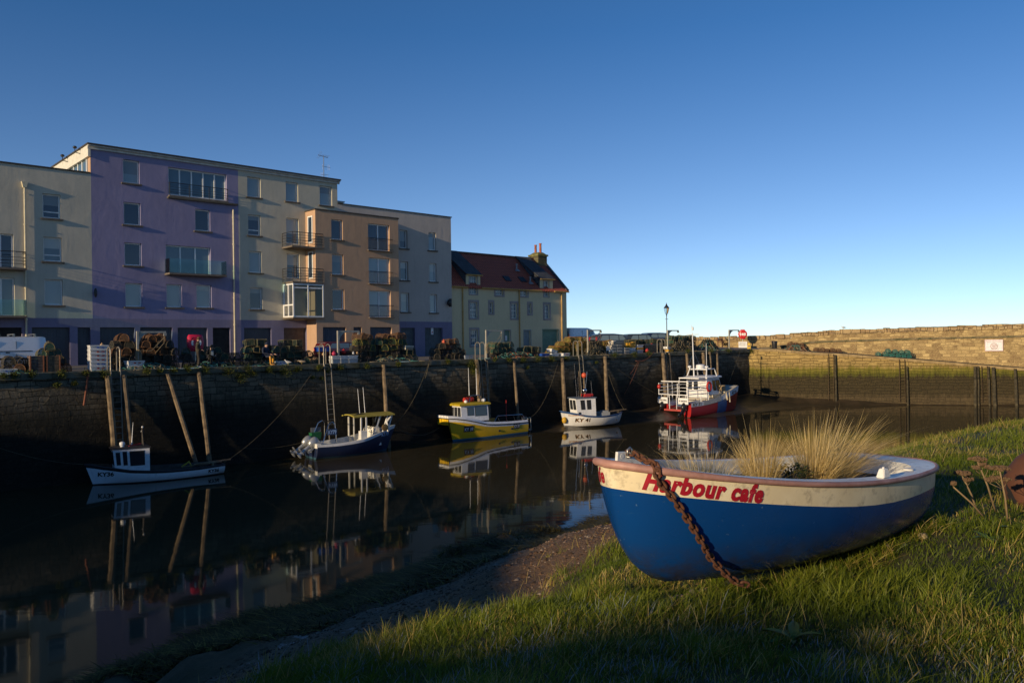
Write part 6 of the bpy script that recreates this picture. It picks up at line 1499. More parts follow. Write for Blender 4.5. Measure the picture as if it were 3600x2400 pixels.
def creel(kind, fc, nc, bc, shape='D', l=.62, w=.42, h=.34):
    root = thing('creel', 'creel', 'lobster pot', (0,0,-50))
    fm = mat('creel_frame_'+kind, fc, .8, .2, .45, 20); nm = net_mat('creel_net_'+kind, nc); bm_ = mat('creel_base_'+kind, bc, .85, 0, .4, 15)
    def sec(x, k=1.0, n=8):
        if shape == 'D': return [(x, -w/2*k*math.cos(PI*i/n)*(1 if 0 < i < n else 1), .02+ (h*k)*math.sin(PI*i/n)**.75) for i in range(n+1)]
        if shape == 'H': q = [(-.5,0),(-.5,.45),(-.28,1),(.28,1),(.5,.45),(.5,0)]; return [(x, w*k*a, .02+h*k*b_) for a, b_ in q]
        q = [(-.5,0),(-.5,1),(.5,1),(.5,0)]; return [(x, w*k*a, .02+h*k*b_) for a, b_ in q]
    mb = MB(); r = .013
    for x in (-l/2, 0, l/2): mb.tube(sec(x), r, 5)
    mb.tube([(-l/2,-w/2,.02),(l/2,-w/2,.02),(l/2,w/2,.02),(-l/2,w/2,.02)], r, 5, loop=True)
    s0 = sec(0)
    for i in ((len(s0)-1)//4, (len(s0)-1)//2, (len(s0)-1)*3//4):
        y, z = s0[i][1:]; mb.tube([(-l/2,y,z),(l/2,y,z)], r*.8, 5)
    mb.build('frame', fm, root, smooth=True)
    mb = MB(); mb.rings([sec(x, .985) for x in (-l/2, -l/6, l/6, l/2)], closed=False); mb.poly(sec(-l/2, .985)); mb.poly(sec(l/2, .985)); mb.build('netting', nm, root, rec=False)
    mb = MB()
    for i in range(4): y = -w/2+w*(i+.5)/4; mb.box(-l/2,y-.035,0,l/2,y+.035,.018)
    mb.build('base', bm_, root); return root
CK = {'dark': creel('dark', (.11,.085,.055), (.05,.05,.036), (.05,.035,.02)), 'green': creel('green', (.26,.20,.10), (.035,.105,.07), (.09,.06,.03)),
      'rust': creel('rust', (.24,.115,.05), (.13,.07,.035), (.08,.04,.02)), 'teal': creel('teal', (.06,.15,.13), (.03,.20,.17), (.05,.06,.05)),
      'gold': creel('gold', (.42,.20,.05), (.30,.24,.045), (.16,.08,.03), 'H', .70, .5, .32), 'yellow': creel('yellow', (.40,.33,.06), (.07,.11,.05), (.35,.12,.08), 'H'),
      'box': creel('box', (.22,.18,.09), (.03,.055,.035), (.07,.05,.03), 'B')}
USED = set()
rndc = random.Random(21)
KW = {'dark': 'black netted', 'green': 'dark green netted', 'rust': 'rusty brown', 'teal': 'bright teal netted', 'gold': 'golden yellow netted', 'yellow': 'yellow framed', 'box': 'square framed green'}
ROWN = ['on the ground', 'in second row', 'in third row', 'in fourth row', 'on top']
def place_creel(kind, M, rz, label, group, tilt=(0,0), sc=1):
    src = CK[kind]; e = Euler((tilt[0], tilt[1], rz))
    if kind not in USED:
        USED.add(kind); src.location = M; src.rotation_euler = e; src['label'] = label; src['group'] = group; src.scale = (sc,)*3; return src
    return dup(src, M, e, label, group, (sc,)*3)
def heap(where, group, x0, x1, v, rows, kinds, depth=1, F=QF, ang=QANG, INV=QI, zf=None, step=.50, turn=PI/2, yref=1240, dz=.345, dv=.62, jit=.38):
    zf = zf or (lambda u, vv: zq(u, vv)); a = on_v(x0, yref, v, INV).x; b = on_v(x1, yref, v, INV).x
    for dpt in range(depth):
        for k, spans in enumerate(rows):
            for f0, f1 in (spans if isinstance(spans, list) else [spans]):
                ua, ub = a+(b-a)*f0, a+(b-a)*f1; n = max(1, int(round((ub-ua)/step)))
                for i in range(n):
                    u = ua+(ub-ua)*(i+.5)/n+rndc.uniform(-.06,.06); vv = v+dpt*dv+rndc.uniform(-.13,.13)
                    kd = kinds[min(k, len(kinds)-1)]; kd = rndc.choice(kd) if isinstance(kd, (list, tuple)) else kd
                    rz = ang+turn+rndc.uniform(-jit,jit)+(PI/2 if rndc.random() < .18 else 0)
                    z = zf(u, vv)+k*dz+(.0 if k == 0 else rndc.uniform(-.02,.02))
                    lab = '%s creel %s %s' % (KW[kd], ROWN[min(k,4)], where) if len(rows) > 1 else '%s creel %s' % (KW[kd], where)
                    if dpt: lab = 'rear '+lab
                    place_creel(kd, F @ Vector((u, vv, z+.005)), rz, lab, group+', '+kd+' row '+str(k)+(' back' if dpt else ''), (rndc.uniform(-.14,.14)*(k>0), rndc.uniform(-.14,.14)*(k>0)), rndc.uniform(1.0,1.2))
heap('beside the white van at the left edge', 'creels by the white van', 4, 96, 1.3, [(0,1),(0,.95)], [('rust','dark'),'dark'])
heap('right of the slatted crates', 'creels right of the slatted crates', 100, 240, 1.7, [(0,1),(.02,.9),(.18,.72),(.36,.62)], [('dark','rust'),('dark','rust','green'),'green','green'])
heap('behind the left ladder', 'creels behind the left ladder', 384, 622, 1.75, [(0,1),(0,1),(0,.97),[(.08,.36),(.42,.92)],[(.12,.3),(.5,.86)]], ['dark','dark',('dark','rust'),('rust','dark'),'rust'], 2)
heap('left of the big red lifebuoy case', 'creels left of the red case', 628, 672, 1.9, [(0,1),(0,1),(0,1)], ['dark','dark','green'])
heap('behind the seated woman', 'creels behind the woman', 674, 838, 2.0, [(0,1),(.1,.95),[(.22,.62)]], ['dark',('dark','green'),'green'])
heap('behind the man in yellow boots', 'creels behind the seated man', 858, 1052, 1.7, [(0,1),(0,1),(0,1),[(0,.42),(.68,1)]], ['box',('box','green'),('box','green'),'box'], 1)
heap('right of the seagulls', 'creels right of the gulls', 1052, 1110, 1.6, [(0,1),(0,.8)], ['green','dark'])
heap('under the blue bin lid', 'creels by the second ladder', 1112, 1232, 1.9, [(0,1),(0,.95)], [('dark','green'),'dark'])
heap('in front of the ochre bay', 'creels before the ochre bay', 1232, 1462, 1.6, [(0,1),(0,.97),(0,.86),[(.04,.82)],[(.10,.28),(.42,.80)]], [('green','dark'),('box','dark'),('yellow','yellow','dark'),('yellow','green'),'rust'], 1)
heap('before the slate blue garage', 'creels before the end garage', 1515, 1630, 1.6, [(0,1),(.06,.96),(.15,.85),(.42,.72)], ['dark','dark',('rust','dark'),'rust'], 1)
heap('beside the third davit', 'creels beside the third davit', 1716, 1890, 1.5, [(0,1),[(.02,.5),(.6,.98)],[(.05,.44)]], [('dark','green'),('green','box'),'green'], 1)
heap('right of the old house', 'golden creels right of the house', 1928, 2062, 2.1, [(0,1),(.05,1),(.24,1),(.48,.95)], ['gold']*4, 1, step=.56, jit=.5)
heap('around the fourth davit', 'dark creels around the fourth davit', 2058, 2112, 1.9, [(0,1),(0,1),(0,.95)], ['dark']*3, 1)
heap('left of the tall white crates', 'golden creels by the white crates', 2098, 2152, 3.0, [(0,1),(0,1),(0,.95)], ['gold']*3, 1, step=.56)
heap('behind the yellow crates', 'creels behind the yellow crates', 2205, 2278, 2.9, [(0,1),(0,1),(0,.9)], ['dark',('dark','box'),'box'])
heap('right of the lamp post', 'creels right of the lamp post', 2352, 2440, 2.4, [(0,1),(0,1),(0,1),(.0,.95)], ['dark',('dark','green'),('dark','green'),'green'], 1)
heap('left of the lamp post', 'creels left of the lamp post', 2284, 2345, 3.3, [(0,1),(0,1),(.1,.9)], ['dark','dark','box'])
PK = dict(F=PF, ang=PANG, INV=PFI, yref=1250)
heap('piled against the rubble wall on the ramp', 'teal creels on the ramp', 3080, 3206, 3.8, [(0,1),(.26,.97)], ['teal','teal'], 1, zf=lambda s_, m_: zedge(s_)+.02*m_, step=.54, dz=.36, jit=.08, **PK)
heap('lying along the top of the ramp', 'rusty creels at the ramp top', 2862, 2955, 3.9, [(0,1)], ['rust'], 1, zf=lambda s_, m_: zedge(s_)+.02*m_, step=.5, **PK)
heap('behind the rope pile by the black bin', 'rusty creels by the bin', 2768, 2838, 4.2, [(0,1),(0,.9)], ['dark','rust'], 1, zf=lambda s_, m_: zedge(s_)+.02*m_, step=.6, **PK)

# fish boxes and crates
def fishbox(name, col, slots=False, mark=None, w=.72, d=.44, h=.21):
    root = thing(name, name, 'crate', (0,0,-50)); mb = MB(); t_ = .03
    a, b = (w/2-.03, d/2-.03), (w/2, d/2)
    out0 = [(-a[0],-a[1],0),(a[0],-a[1],0),(a[0],a[1],0),(-a[0],a[1],0)]; out1 = [(-b[0],-b[1],h),(b[0],-b[1],h),(b[0],b[1],h),(-b[0],b[1],h)]
    in1 = [(-b[0]+t_,-b[1]+t_,h),(b[0]-t_,-b[1]+t_,h),(b[0]-t_,b[1]-t_,h),(-b[0]+t_,b[1]-t_,h)]; in0 = [(-a[0]+t_,-a[1]+t_,.03),(a[0]-t_,-a[1]+t_,.03),(a[0]-t_,a[1]-t_,.03),(-a[0]+t_,a[1]-t_,.03)]
    mb.rings([out0, out1, in1, in0]); mb.box(-b[0]-.018,-b[1]-.018,h-.05,b[0]+.018,-b[1]-.002,h-.005); mb.box(-b[0]-.018,b[1]+.002,h-.05,b[0]+.018,b[1]+.018,h-.005)
    for s in (-1,1):
        for y in (-.12,.12): mb.box(s*(b[0]-.02)-.03,y-.045,.04,s*(b[0]-.02)+.03,y+.045,h-.005)
    mb.build('box', col, root)
    if slots:
        mb = MB()
        for r_ in range(3):
            for i in range(7): x = -w*.40+w*.80*i/6; mb.box(x-.03,-d/2-.004+.006*r_,.04+r_*.05,x+.03,-d/2+.01+.006*r_,.065+r_*.05)
        mb.build('slots', mat('slot_dark', (.05,.045,.04), .9), root)
    if mark:
        for q in ((-.10,.08,-.02,.14),(.08,.09,.2,.13)): mb = MB(); mb.box(q[0],-d/2-.006,q[1],q[2],-d/2+.015,q[3]); mb.build('printed_mark', mat('mark_'+mark, (.04,.12,.5) if mark == 'blue' else (.4,.05,.04), .6), root)
    return root
bx_white = mat('fishbox_white', (.66,.66,.64), .5, 0, .12, 5, bmp=.06, dirt=.35); bx_yellow = mat('fishbox_yellow', (.55,.30,.02), .5, 0, .2, 5, dirt=.3); bx_blue = mat('fishbox_blue', (.01,.07,.36), .45, 0, .2, 5); bx_grey = mat('fishbox_grey', (.40,.43,.45), .55, 0, .2, 5, dirt=.3); bx_cream = mat('crate_cream', (.62,.56,.46), .55, 0, .15, 5, dirt=.3)
FB = {'wb': fishbox('fish_box', bx_white, mark='blue'), 'wr': fishbox('fish_box', bx_white, mark='red'), 'w': fishbox('fish_box', bx_white), 'y': fishbox('fish_box', bx_yellow), 'b': fishbox('fish_box', bx_blue), 'g': fishbox('fish_box', bx_grey, h=.26), 'c': fishbox('fish_crate', bx_cream, True, h=.24, w=.6)}
BU = set()
def box_at(kind, x, v, k, label, rz=0, tilt=0, dz=.19, zadd=0, sc=1, group=None, z=None):
    p = on_v(x, 1250, v); M = QF @ Vector((p.x, v, (zq(p.x, v)+k*dz+zadd+.006) if z is None else z)); e = Euler((0, tilt, QANG+rz))
    src = FB[kind]
    if kind not in BU:
        BU.add(kind); o = src; o.location = M; o.rotation_euler = e; o.scale = (sc,)*3; o['label'] = label
    else: o = dup(src, M, e, label, None, (sc,)*3)
    if group: o['group'] = group
    return o
OR = ['bottom', 'second', 'third', 'fourth', 'fifth', 'top']
for k in range(6): box_at('wb' if k in (1,5) else 'wr', 345, .95, k, '%s white fish box of the tall stack by the first ladder' % OR[k], rndc.uniform(-.03,.03), group='stack of six white fish boxes', sc=1.12, dz=.2)
box_at('wb', 24, .85, 0, 'white fish box with a blue mark, low at the left edge', group='fish boxes on the quay')
box_at('w', 470, .95, 0, 'lower white fish box behind the post of the first davit', group='fish boxes on the quay'); box_at('wr', 472, .95, 1, 'upper white fish box behind the post of the first davit', .1, sc=1.1, dz=.21, group='fish boxes on the quay')
box_at('wb', 984, .9, 0, 'long white fish box just left of the seagulls', sc=1.05, group='fish boxes on the quay')
for i, x in enumerate((1179, 1207, 1236)):
    for k in range(2): box_at('g' if k == 0 else 'w', x, 1.0, k, '%s %s fish box in cluster right of second ladder' % (('left','middle','right')[i], ('lower grey','upper white')[k]), rndc.uniform(-.1,.1), dz=.25, sc=.9, group='fish boxes right of the second ladder')
box_at('c', 1431, 1.4, 0, 'white slotted crate lying on top of the creels before the ochre bay', .1, .05, zadd=.7, sc=1.15)
box_at('g', 1642, 1.3, 0, 'grey white fish box on its own left of the third ladder', sc=1.0, zadd=0)
box_at('b', 1911, 1.1, 0, 'bright blue fish box flat on the quay below the green garage', sc=1.05)
box_at('w', 1945, 1.2, 0, 'white fish box below a tilted one, right of the blue box', sc=1.1); box_at('w', 1940, 1.3, 1, 'tilted white fish box resting on another beside the golden creels', .2, .22, zadd=.07, sc=1.1)
box_at('wr', 1985, .95, 0, 'white fish box alone at the quay edge before the golden creels', sc=1.0)
for i, (x, n) in enumerate(((2152,3),(2172,3),(2198,2))):
    for k in range(n): box_at('c', x, 1.2, k, '%s cream slotted crate in the %s stack right of the golden creels' % (('bottom','middle','top')[k] if n == 3 else ('bottom','top')[k], ('left','middle','right')[i]), dz=.245, group='cream crates right of the golden creels', sc=1.0)
box_at('c', 2153, 1.3, 3, 'cream slotted crate tilted on top of the crate stacks', .3, -.15, dz=.245, zadd=.08)
for i, x in enumerate((2218, 2245)):
    for k, kd in enumerate(('g','y','w') if i else ('g','w','y','y')): box_at(kd, x, 1.5, k, '%s fish box, %s from the ground, %s mixed stack near the dark cars' % ({'g':'grey','y':'yellow','w':'white'}[kd], ('one','two','three','four')[k], ('left','right')[i]), dz=.23, group='mixed yellow and white fish boxes', sc=1.05, tilt=-.12 if (i == 0 and k == 3) else 0)
box_at('y', 2352, 1.1, 0, 'yellow fish box at the foot of the fifth davit'); box_at('w', 2345, 1.3, 1, 'pale fish box on the yellow one by the fifth davit', .3, .1, dz=.24)
# slatted wooden crates standing at the left
for i, (x, c_) in enumerate(((132,(.11,.085,.07)),(178,(.15,.11,.065)))):
    p = on_v(x, 1280, .95); o = thingQ('slatted_crate', ('dark','lighter brown')[i]+' slatted wooden crate on end, '+('left','right')[i]+' one of the pair', 'crate', p.x, .95, zq(p.x,.95)); wd = mat('crate_wood%d' % i, c_, .85, 0, .5, 6, bmp=.4)
    mb = MB()
    for k in range(6): mb.box(-.34,-.24,.02+k*.128,.34,-.215,.13+k*.128); mb.box(-.34,.215,.02+k*.128,.34,.24,.13+k*.128); mb.box(-.36,-.21,.02+k*.128,-.335,.21,.13+k*.128); mb.box(.335,-.21,.02+k*.128,.36,.21,.13+k*.128)
    mb.build('slats', wd, o); mb = MB()
    for sx in (-.36,.31):
        for sy in (-.265,.215): mb.box(sx,sy-.001,0,sx+.05,sy+.05,.79)
    mb.build('corner_post', mat('crate_post', (.28,.10,.04), .8, 0, .4, 6), o)
# floats and small gear
def floaty(label, x, y, v, r, m, name='float', stretch=1):
    p = on_v(x, y, v); mb = MB(); mb.ball((0,0,0), r, r, r*stretch, 12); mb.tube([(0,0,r*stretch*.9),(0,0,r*stretch+.04)], .02, 6); o = mb.build(name, m, loc=QF @ p, smooth=40); tag(o, label, 'float', 'floats among the gear'); return o
pinkf = mat('float_pink', (.5,.03,.10), .5)
floaty('pink round float on the grey boxes right of the second ladder', 1174, 1243, 1.05, .13, pinkf); floaty('red round float among creels behind the second davit', 1208, 1236, 1.5, .15, red_pl); floaty('small tan float hanging by the blue bin lid', 1137, 1245, 1.2, .09, mat('float_tan', (.5,.33,.17), .6))
floaty('white float above the right fish box of the cluster', 1242, 1241, 1.05, .08, bx_white); floaty('small tan float on creels right of the box cluster', 1256, 1241, 1.25, .08, mat('float_tan', ()))
floaty('orange tall float standing on creels before the end garage', 1560, 1205, 1.5, .11, orange, stretch=1.9); floaty('tan float on top of the tall white box stack', 358, 1214, .95, .09, mat('float_tan', ()))
floaty('red float on the ground right of the mixed boxes', 2275, 1232, 1.0, .16, red_pl); floaty('red float on top of the black crate', 2291, 1214, 1.6, .17, red_pl)
p = on_v(1134, 1228, 1.35); o = thingQ('bin_lid', 'bright blue plastic tub on the creels by the second ladder', 'tub', p.x, 1.35, p.z-.13); mb = MB(); mb.frustum((-.38,-.25,.38,.25,0),(-.42,-.28,.42,.28,.26)); mb.box(-.44,-.30,.22,.44,.30,.262); bmesh.ops.bevel(mb.bm, geom=mb.bm.edges[:], offset=.02, segments=1, affect='EDGES'); mb.build('tub', bx_blue, o)
p = on_v(2277, 1225, 1.8); o = thingQ('storage_crate', 'black plastic crate under a red float near the fifth ladder', 'crate', p.x, 1.8, zq(p.x,1.8)); mb = MB(); mb.frustum((-.9,-.4,.9,.4,0),(-.95,-.45,.95,.45,.72)); mb.box(-.98,-.48,.62,.98,.48,.74); mb.build('crate', blackp, o)
p = on_v(2137, 1232, 1.0); o = thingQ('plastic_chair', 'small white slatted plastic chair at the quay edge', 'chair', p.x, 1.0, zq(p.x,1.0)); mb = MB()
for k in range(5): mb.box(-.2+k*.09,-.02,.32,-.14+k*.09,.0,.62)
mb.box(-.22,-.02,.6,.24,.01,.66); mb.box(-.22,-.4,.29,.24,0,.32)
for x in (-.21,.2):
    for y in (-.38,-.03): mb.box(x,y,0,x+.03,y+.03,.29)
mb.build('seat', bx_white, o)
# heaps of rope and netting (uncountable strands)
def rope_pile(name, label_kind, cen, ru, rv_, h, cols, n, seed, F=QF, zf=None):
    r = random.Random(seed); mb = MB()
    for k in range(n):
        mb.mi = r.randrange(len(cols)); a = r.uniform(0,2*PI); q = math.sqrt(r.random()); c = Vector((cen[0]+ru*q*math.cos(a), cen[1]+rv_*q*math.sin(a), 0)); pts = []; d = r.uniform(0,2*PI)
        for i in range(9):
            d += r.uniform(-.9,.9); c = c+Vector((math.cos(d)*.13, math.sin(d)*.10, 0)); e = ((c.x-cen[0])/ru)**2+((c.y-cen[1])/rv_)**2
            pts.append((c.x, c.y, (zf(c.x, c.y) if zf else zq(c.x, c.y))+max(.015, h*max(0,1-e)*r.uniform(.4,1.05))))
        mb.tube(pts, r.choice((.012,.018,.024)), 4)
    o = mb.build(name, cols, loc=F.translation, rot=(0,0,QANG if F is QF else PANG), smooth=True); tag(o, kind='stuff')
rp = [mat('rope_teal', (.06,.22,.19), .8), mat('rope_tan', (.28,.22,.13), .85), mat('rope_dark', (.03,.04,.035), .9), mat('rope_orange', (.35,.11,.04), .8)]
for i, (x0, x1, v, h, n, ci) in enumerate(((20,90,.75,.2,30,(0,2)),(385,620,1.0,.35,90,(2,0,1)),(670,830,1.0,.35,70,(2,0)),(880,1050,1.0,.3,50,(0,2)),(1300,1460,.95,.3,60,(2,1,0)),(1720,1900,.95,.45,120,(0,2,1,3)),(2055,2125,1.1,.9,110,(2,1,2)),(2355,2445,1.4,1.1,200,(2,2,1)),(2455,2520,2.0,1.15,160,(2,2,1,0)))):
    a, b = on_v(x0,1250,v).x, on_v(x1,1250,v).x; rope_pile('rope_pile', '', ((a+b)/2, v), (b-a)/2, .5 if h < .8 else .9, h, [rp[c] for c in ci], n, 40+i)
a, b = on_v(2755,1235,2.8,PFI).x, on_v(2845,1235,2.8,PFI).x; rope_pile('rope_pile', '', ((a+b)/2, 2.9), (b-a)/2, .9, .6, rp, 150, 77, PF, lambda s_, m_: zedge(s_)+.02*m_)

# ladders with hoop handrails
def ladder(label, x, F=QF, INV=QI, hoop=True, m=None, out=.30, zb=.0, foot=.75, w=.42, zt=None, px_bot=None):
    p = on_v(x, 1262, -.3, INV); z0 = zt if zt is not None else zq(p.x, 0); o = (thingQ if F is QF else thingP)('ladder', label, 'ladder', p.x, 0, z0, 0, 'ladders on the harbour walls'); m = m or steel
    du = 0
    if px_bot: q = on_v(px_bot[0], px_bot[1], -foot, INV); zb = q.z; du = q.x-p.x-w/2
    b_ = Vector((du, -foot, zb-z0)); t_ = Vector((0, -out, -.02)); mb = MB()
    for s in (0, w): mb.tube([t_+Vector((s,0,0)), b_+Vector((s,0,0))], .028, 6)
    mb.build('stile', m, o, smooth=40); mb = MB(); n = int((z0-zb)/.28)
    for i in range(1, n): q = t_.lerp(b_, i/n); mb.tube([q, q+Vector((w,0,0))], .015, 5)
    mb.build('rung', m, o, smooth=40)
    if hoop:
        for s in (0, w):
            mb = MB(); pts = [(s,-out,-.15),(s,-out+.06,.0),(s,-out+.06,.92)] ; 
            pts += [(s,-out+.06+.25*(1-math.cos(a)),.92+.22*math.sin(a)) for a in np.linspace(.3,PI-.3,7)] + [(s,-out+.56,.92),(s,-out+.56,.0)]
            mb.tube(pts, .03, 7); mb.build('handrail', m, o, smooth=40)
    return o
lad_steel = mat('ladder_steel', (.26,.235,.19), .5, .3, .3, 6, bmp=.05)
ladder('galvanised ladder with hoop handrails above the white KY36 boat', 390, m=lad_steel, foot=.6, zb=.4)
ladder('long shiny ladder with hoop handrails behind the blue KY79 boat', 1140, m=lad_steel, px_bot=(1170,1545), foot=1.3)
ladder('ladder with hoop handrails right of the end block, dark below', 1690, m=lad_steel)
ladder('ladder with hoop handrails behind the KY41 boat', 2035, m=lad_steel)
ladder('ladder with hoop handrails right of the dark cars', 2330, m=lad_steel)
rl_ = mat('rusty_ladder', (.09,.06,.03), .85, .2, .4, 8)
for x, lab in ((2912,'rusty ladder on the pier wall left of the middle post'),(3162,'rusty ladder on the pier wall below the teal creels'),(3452,'rusty ladder between the posts at the right end of the pier')):
    s_ = on_v(x, 1300, -.2, PFI).x; ladder(lab, x, PF, PFI, False, rl_, .2, .3, .32, .46, zedge(s_)-.05)

# timber fender posts
def post(label, xt, yt, xb, yb, w, F=QF, INV=QI, vt=-.30, vb=-.62, m=wood, sq=False):
    a = on_v(xt, yt, vt, INV); b = on_v(xb, yb, vb, INV); d = (b-a)
    if b.z > -.3: b = a+d*((a.z+.4)/(-d.z)); b.y = max(b.y, -2)
    A, B = F @ a, F @ b; rnd = random.Random(int(xt)); mb = MB(); pts = []; rr = []
    for k in range(9):
        f = k/8; pts.append(A.lerp(B, f)-B+Vector((rnd.uniform(-.012,.012), rnd.uniform(-.012,.012), 0))); rr.append(w/2*(1+.05*rnd.uniform(-1,1))*(1 if sq else 1.0+.12*f))
    mb.tube(pts, rr, 4 if sq else 8); v_ = mb.bm.verts
    o = mb.build('fender_post', m, loc=B, smooth=35); tag(o, label, 'post', 'timber fender posts on the quay wall' if F is QF else 'timber posts on the pier wall')
for xt,yt,xb,yb,w,lab in ((379,1320,405,1600,.30,'thick timber post left of the ladder above the KY36 boat'),(435,1318,464,1600,.26,'split timber post right of the ladder above the KY36 boat'),(589,1312,685,1615,.25,'most slanted timber post, right of the KY36 ladder'),(700,1308,734,1600,.27,'timber post leaning slightly, right of the most slanted one'),
        (1348,1281,1359,1460,.28,'single timber post behind the blue KY79 boat'),(1676,1263,1690,1450,.33,'thick timber post left of the ladder behind the yellow boat'),(1711,1267,1722,1490,.17,'thin timber post right of the ladder behind the yellow boat'),(1807,1267,1823,1490,.21,'timber post between the yellow boat and the KY41 boat'),
        (1976,1258,1986,1450,.30,'timber post just left of the KY41 mast'),(2127,1252,2135,1450,.31,'thick timber post right of the KY41 wheelhouse'),(2330,1241,2338,1360,.33,'timber post left of the ladder behind the tour boat'),(2352,1241,2361,1360,.18,'thin timber post right of the ladder behind the tour boat'),(2414,1243,2422,1360,.26,'timber post alone behind the tour boat rails'),(2471,1239,2484,1360,.33,'thick timber post left of the tour boat mast'),(2494,1237,2504,1360,.24,'timber post right of the tour boat mast'),(2520,1237,2524,1360,.24,'rightmost timber post on the quay wall')):
    post(lab, xt, yt, xb, yb, w*.9)
dk = mat('tarred_post', (.075,.06,.03), .9, 0, .5, 3, (.02,.018,.012), .5, 12)
for xt,yt,xb,yb,w,lab in ((2936,1247,2940,1425,.25,'tall dark post on the pier wall beside the left ladder'),(3189,1288,3192,1430,.22,'dark post on the pier wall beside the middle ladder'),(3428,1288,3429,1440,.34,'pale topped post left of the right pier ladder'),(3439,1287,3441,1440,.2,'thin dark post touching the right pier ladder'),(3476,1288,3479,1440,.2,'dark post right of the right pier ladder'),(3492,1291,3498,1440,.40,'wide dark post second from the right end of the pier'),(3569,1296,3574,1440,.34,'last post at the right end of the pier')):
    post(lab, xt, yt, xb, yb, w*.72, PF, PFI, -.22, -.40, dk)

# davits
dv_m = mat('davit_paint', (.42,.40,.34), .6, .2, .3, 5, dirt=.4)
def davit(label, xp, yt, yb, xa, rope=False):
    v = 1.0; a = on_v(xp, yt, v); e = on_v(xa, yt, v); l = e.x-a.x; z0 = zq(a.x, v); h = a.z-z0
    o = thingQ('davit', label, 'davit', a.x, v, z0, 0, 'lifting davits along the quay'); mb = MB(); mb.box(-.05,-.05,0,.05,.05,h); mb.lathe([(.13,0),(.13,.05),(.06,.07)], 10); mb.build('post', dv_m, o)
    mb = MB(); mb.box(.051,-.04,h-.09,l,.04,h); mb.box(l-.12,-.06,h-.24,l+.02,.06,h-.091); mb.build('arm', dv_m, o)
    pl_ = [(.051,h-.091)] + [(.051+.02+min(l*.45,.75)*(1-math.cos(q)), h-.091-min(l*.5,.8)*(1-math.sin(q))) for q in np.linspace(PI/2,0,8)][0:0]; r_ = min(l*.42, .75); pl_ += [(.051+r_*1.05, h-.091)] + [(.051+r_*(1-math.sin(q))+.02, h-.091-r_*(1-math.cos(q))) for q in np.linspace(0.05,PI/2-.05,7)] + [(.051,h-.091-r_)]
    mb = MB(); mb.prism(pl_, -.012, .012, 'y'); mb.build('gusset', dv_m, o)
    if rope:
        mb = MB()
        for k in range(5): mb.tube([(.0+.10*math.cos(q)+.02*k-.03, -.09-.01*k, 1.0-.30+.32*math.sin(q)-.01*k) for q in np.linspace(0,2*PI,13)[:-1]], .012, 4, loop=True)
        mb.tube([(l-.05,0,h-.24),(l-.1,0,h-.34),(l*.45,-.1,h-1.0),(.0,-.08,h-.95)], .014, 4); mb.tube([(l-.08,0,h-.3),(l-.12,-.08,h-.6),(l*.6,-.1,h-1.1)], .012, 4); mb.build('rope', rp[1], o, smooth=True)
for args in (('grey davit with coiled rope, leftmost on the quay',483,1164,1297,583,True),('grey davit before the ochre bay',1188,1162,1268,1263,False),('grey davit before the old house windows',1709,1160,1250,1765,True),('grey davit with hung netting, right of the old house',2066,1159,1240,2113,True),('grey davit beside the street lamp',2347,1160,1237,2385,False),('rightmost grey davit, next to the red buoy case',2563,1159,1228,2598,False)): davit(*args)

# lifebuoy cases and signs
casem = mat('lifebuoy_red', (.52,.012,.055), .4, 0, .15, 4); casem2 = mat('lifebuoy_red_bright', (.55,.012,.02), .4, 0, .15, 4); wht = mat('marking_white', (.78,.78,.76), .5)
def buoy_case(label, x, y0, y1, v, m, rz, poly, board, F=QF, INV=QI):
    p = on_v(x, (y0+y1)/2, v, INV); z0 = zq(p.x, v) if F is QF else zc_+.02; o = (thingQ if F is QF else thingP)('lifebuoy_case', label, 'lifebuoy case', p.x, v, z0, rz, 'lifebuoy cases'); hz = p.z-z0
    top = on_v(x, y0, v, INV).z-z0; bot = on_v(x, y1, v, INV).z-z0; s = (top-bot)/2
    mb = MB(); pl_ = [(a*s, hz+b_*s) for a, b_ in poly]; q = [(a*.84, hz+(b_-hz)*.84) for a, b_ in pl_]; mb.rings([[(a,.10,b_) for a,b_ in pl_],[(a,-.08,b_) for a,b_ in pl_],[(a,-.14,b_) for a,b_ in q],[(a*.75,-.15,hz+(b_-hz)*.75) for a,b_ in q],[(a*.7,-.11,hz+(b_-hz)*.7) for a,b_ in q]]); mb.build('case', m, o, smooth=40)
    mb = MB(); mb.lathe([(s*.30,-.145),(s*.52,-.165),(s*.56,-.13),(s*.3,-.115)], 24, (0,0,hz), 'y'); mb.build('ring', m, o, smooth=40)
    mb = MB()
    for sd in (0, PI): 
        arc = np.linspace(-.62,.62,9)+sd; mb.rings([[(s*.36*math.cos(q_),-.172,hz+s*.36*math.sin(q_)) for q_ in arc],[(s*.60*math.cos(q_),-.172,hz+s*.60*math.sin(q_)) for q_ in arc]], closed=False)
    mb.build('reflective_band', wht, o)
    if board == 'centre': mb = MB(); mb.lathe([(.001,-.174),(s*.26,-.174),(s*.26,-.16)], 20, (0,0,hz), 'y'); mb.build('centre_disc', wht, o)
    mb = MB(); mb.tube([(0,.04,0),(0,.04,bot+.1)], .05, 8); mb.build('post', steel, o, smooth=40); return o, hz, s, bot
sqp = [(-.86,.78),(-.72,1),(.72,1),(.86,.78),(.95,0),(.86,-.78),(.66,-1),(-.66,-1),(-.86,-.78),(-.95,0)]
buoy_case('large red square lifebuoy case behind the standing man', 686.5, 1176, 1234, 1.75, casem, -.05, sqp, None)
rdp = [(-.42,1),(.42,1),(.48,.78),(.8,.5),(.94,.05),(.84,-.4),(.55,-.72),(.5,-.92),(.3,-1),(-.3,-1),(-.5,-.92),(-.55,-.72),(-.84,-.4),(-.94,.05),(-.8,.5),(-.48,.78)]
